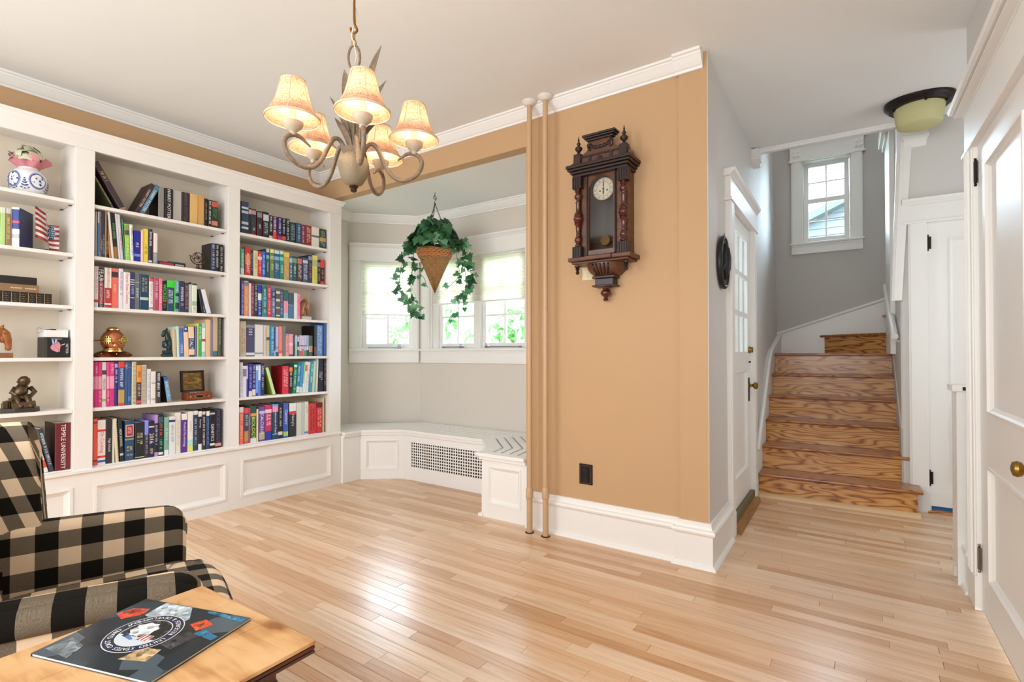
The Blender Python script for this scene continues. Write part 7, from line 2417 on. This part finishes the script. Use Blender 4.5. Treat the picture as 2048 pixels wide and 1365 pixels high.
def photo(hx):
    """a printed photograph: its colour broken into small light and dark shapes"""
    nm = 'photo_print_' + hx
    if nm in MATS: return MATS[nm]
    m, nt, b, N, L = nodes_of(nm)
    tc = N('ShaderNodeTexCoord')
    v = N('ShaderNodeTexVoronoi'); v.inputs['Scale'].default_value = 95.0
    n_ = N('ShaderNodeTexNoise'); n_.inputs['Scale'].default_value = 60.0; n_.inputs['Detail'].default_value = 4
    L(tc.outputs['Object'], n_.inputs['Vector']); L(tc.outputs['Object'], v.inputs['Vector'])
    sp = N('ShaderNodeSeparateColor'); L(v.outputs['Color'], sp.inputs[0])
    a = N('ShaderNodeMath'); L(sp.outputs[0], a.inputs[0]); L(n_.outputs['Fac'], a.inputs[1])
    h_ = N('ShaderNodeMath'); h_.operation = 'MULTIPLY'; h_.inputs[1].default_value = 0.5; L(a.outputs[0], h_.inputs[0])
    c = lin(hx)
    r = ramp(nt, [(0.22, tuple(q * 0.25 for q in c[:3]) + (1,)), (0.42, c), (0.62, c), (0.78, tuple(min(1, q * 1.7 + 0.05) for q in c[:3]) + (1,))])
    L(h_.outputs[0], r.inputs['Fac']); L(r.outputs['Color'], b.inputs['Base Color'])
    b.inputs['Roughness'].default_value = 0.18
    return m


def patch(name, pts, hx, lift=0.0):
    m_ = MB().add([(x, y, ZP + lift) for x, y in pts], [tuple(range(len(pts)))])
    return m_.build(name, photo(hx), mg)


patch('sea_picture', [(-0.085, 0.06), (0.02, 0.028), (0.03, 0.075), (-0.01, 0.118), (-0.09, 0.118)], '9aa6ac')
patch('sky_picture', [(-0.088, 0.078), (-0.02, 0.066), (-0.012, 0.117), (-0.09, 0.117)], 'b8c4ca', 0.0001)
patch('orange_boat', [(-0.153, 0.045), (-0.118, 0.03), (-0.092, 0.058), (-0.10, 0.085), (-0.14, 0.075)], 'c8442a', 0.0001)
patch('orange_boat', [(0.05, 0.058), (0.088, 0.040), (0.10, 0.072), (0.068, 0.085)], 'd0522a', 0.0001)
patch('blue_foam', [(0.045, 0.108), (0.153, 0.098), (0.153, 0.112), (0.04, 0.117)], '2f7a9a', 0.0001)
patch('blue_foam', [(0.09, 0.03), (0.15, 0.02), (0.152, 0.036), (0.10, 0.05)], '2a6a8a', 0.0001)
patch('crew_picture', [(0.048, -0.02), (0.098, -0.03), (0.112, 0.025), (0.075, 0.035)], '3a3a3e', 0.0001)
patch('crew_picture', [(0.03, -0.085), (0.09, -0.075), (0.082, -0.035), (0.04, -0.04)], 'b89a70', 0.0001)
patch('grey_ship', [(-0.15, -0.10), (-0.07, -0.112), (-0.085, -0.07), (-0.14, -0.055)], '6a757a', 0.0001)
EC = (-0.012, 0.002)
PR = {}


def ringp(name, r0, r1, hx, lift):
    m_ = MB()
    n = 64
    if r0 > 0:
        m_.grid([[Vector((EC[0] + r * math.cos(2 * PI * k / n), EC[1] + r * math.sin(2 * PI * k / n), ZP + lift)) for k in range(n)] for r in (r0, r1)], close=True)
    else:
        m_.add([(EC[0] + r1 * math.cos(2 * PI * k / n), EC[1] + r1 * math.sin(2 * PI * k / n), ZP + lift) for k in range(n)], [tuple(range(n))])
    return m_.build(name, mat('gloss_print_' + hx, hx, 0.18), mg)


ringp('emblem_edge', 0.0, 0.074, 'd8d4c4', 0.0002)
ringp('emblem_ring', 0.0, 0.072, '20284a', 0.0003)
ringp('emblem_edge', 0.0, 0.052, 'd8d4c4', 0.0004)
ringp('emblem_field', 0.0, 0.050, 'c4cdd4', 0.0005)
patch('emblem_sea', [(EC[0] + 0.050 * math.cos(t), EC[1] + 0.050 * math.sin(t)) for t in [math.radians(-20 + 220 * k / 24) for k in range(25)]], '1f2422', 0.0006)
patch('emblem_gear', [(EC[0] - 0.012 + (0.026 + 0.005 * (k % 2)) * math.cos(2 * PI * k / 16), EC[1] + 0.010 + (0.024 + 0.005 * (k % 2)) * math.sin(2 * PI * k / 16)) for k in range(16)], 'd6dade', 0.0007)
patch('emblem_shield', [(EC[0] + 0.008, EC[1] - 0.026), (EC[0] + 0.034, EC[1] - 0.024), (EC[0] + 0.034, EC[1] - 0.004), (EC[0] + 0.008, EC[1] - 0.004)], 'e8e0dc', 0.0008)
for k in range(3):
    patch('emblem_stripe', [(EC[0] + 0.010 + 0.009 * k, EC[1] - 0.025), (EC[0] + 0.0145 + 0.009 * k, EC[1] - 0.025), (EC[0] + 0.0145 + 0.009 * k, EC[1] - 0.005), (EC[0] + 0.010 + 0.009 * k, EC[1] - 0.005)], 'b83a3a', 0.0009)
patch('emblem_beam', [(EC[0] - 0.036, EC[1] - 0.022), (EC[0] - 0.004, EC[1] - 0.030), (EC[0] + 0.0, EC[1] - 0.026), (EC[0] - 0.034, EC[1] - 0.010)], '3a5a8a', 0.0009)
g = MB()


def arc_text(s_, r, a0, a1, h, top):
    """letters along an arc; top: read round the ring's near side"""
    n = len(s_)
    for i, chx in enumerate(s_):
        if chx == ' ': continue
        a = a0 + (a1 - a0) * i / max(n - 1, 1)
        rad_ = Vector((math.cos(a), math.sin(a), 0))
        up = rad_ if top else -rad_
        x = up.cross(Vector((0, 0, 1)))
        F = frame_of((EC[0] + rad_.x * r, EC[1] + rad_.y * r, ZP + 0.0007), x, up)
        text_add(g, chx, F, height=h, width=h * 0.95)


arc_text('UNITED STATES COAST GUARD', 0.062, math.radians(-168), math.radians(-12) - 2 * PI + 2 * PI, 0.0095, True) if False else None
arc_text('UNITED STATES COAST GUARD', 0.062, math.radians(-8), math.radians(-172), 0.0095, True)
arc_text('RESEARCH & DEVELOPMENT', 0.062, math.radians(12), math.radians(168), 0.0095, False)
g.build('emblem_lettering', flat('e4e0d4'), mg)

# ------------------------------------------------------------------ outside the windows
GRASS = mat('lawn', 'a3b58c', 0.9, bump=0.3, bscale=6)
MB().box(-22, 12, 6.4, 34, -0.75, -0.65).build('lawn', GRASS, kind='structure')
MB().box(-14, -1.2, 3.97, 6.4, -0.75, -0.64).build('bounce_strip', mat('bounce_paving', 'd4d2cc', 0.8), kind='structure')  # unseen pale strip added to bounce daylight up into the bay
MB().box(-3.5, -1.3, 3.97, 5.6, -0.64, -0.03).build('porch', mat('pale_porch', 'd4d2cc', 0.8), kind='structure')
LEAF = leafmat('tree_leaf', '5f8a4e', 'a8c890', 0.45)
BARK = mat('bark', '6a5a48', 0.9)
rt = random.Random(9)


def tree(x, y, h, r, label, n=1500):
    t = thing('garden_tree', label, 'tree', (x, y, -0.65), group='trees outside the bay')
    MB().tube([(x, y, -0.66), (x + 0.1, y, h * 0.35), (x, y + 0.1, h * 0.75)], [0.16, 0.12, 0.05], 8).build('trunk', BARK, t, smooth=True)
    m_ = MB()
    for k in range(n):
        d = Vector((rt.gauss(0, 1), rt.gauss(0, 1), rt.gauss(0, 1))).normalized() * rt.uniform(0.55, 1.0)
        lump = 1 + 0.25 * math.sin(d.x * 6 + x) * math.sin(d.y * 7) * math.cos(d.z * 5)
        c = Vector((x + d.x * r * lump, y + d.y * r * lump, h * 0.45 + d.z * h * 0.5 * lump))
        a = Vector((rt.uniform(-1, 1), rt.uniform(-1, 1), rt.uniform(-1, 1))).normalized() * rt.uniform(0.10, 0.2)
        b = a.cross(Vector((rt.uniform(-1, 1), rt.uniform(-1, 1), rt.uniform(-1, 1)))).normalized() * 0.09
        m_.add([c - a, c + b, c + a, c - b], [(0, 1, 2, 3)])
    m_.build('crown', LEAF, t, kind='stuff')


for args in ((-11.6, 8.2, 3.0, 1.25, 'leafy garden tree farthest left outside the angled bay window'), (-9.0, 9.4, 3.2, 1.25, 'leafy garden tree outside, seen below the narrow blind'),
             (-6.3, 9.0, 2.6, 1.2, 'low leafy tree outside the left casement of the wide bay window'), (-5.7, 12.2, 3.6, 1.4, 'leafy tree outside between the two middle casements'),
             (-3.6, 8.4, 2.2, 1.1, 'small leafy tree outside the right casement of the bay'), (-12.2, 12.4, 4.2, 1.7, 'tall leafy tree standing behind the other garden trees'),
             (-8.7, 13.0, 3.9, 1.3, 'slim leafy tree far back between the garden trees')):
    tree(*args)
nh = thing('neighbour_house', 'neighbouring house with board siding and sloping roof, washed out beyond the stair window', 'house', (-0.7, 13.5, -0.65))
SID = mat('darkened_siding', '3d4143', 0.7)  # pale house darkened in colour to show against the overexposed sky
m_ = MB().prism([(-3.4, -0.65), (1.6, -0.65), (1.6, 4.55), (-0.1, 4.55), (-3.4, 3.1)], 1, 13.2, 17.0)
m_.build('wall', SID, nh)
for k in range(34):
    z = -0.6 + 0.155 * k
    xl = -3.4 if z < 3.0 else -3.4 + (z - 3.0) / (4.55 - 3.1) * 3.3
    MB().prism([(13.2, z), (13.165, z), (13.19, z + 0.15), (13.2, z + 0.15)], 0, max(xl, -3.4), 1.6).build('siding_board', SID, nh)
MB().prism([(-3.75, 2.95), (-3.55, 2.95), (0.25, 4.62), (0.25, 4.82)], 1, 12.85, 17.2).build('roof', mat('darkened_shingle', '2b2f31', 0.8), nh)
MB().box(-1.75, -0.9, 13.13, 13.2, 2.2, 3.25).build('window_frame', mat('house_trim', '55595b', 0.6), nh)
MB().box(-1.68, -0.97, 13.12, 13.135, 2.27, 3.18).build('window_pane', mat('house_glass', '1a1f22', 0.1), nh)

for o in bpy.data.objects:
    if 'base' in o:
        del o['base']
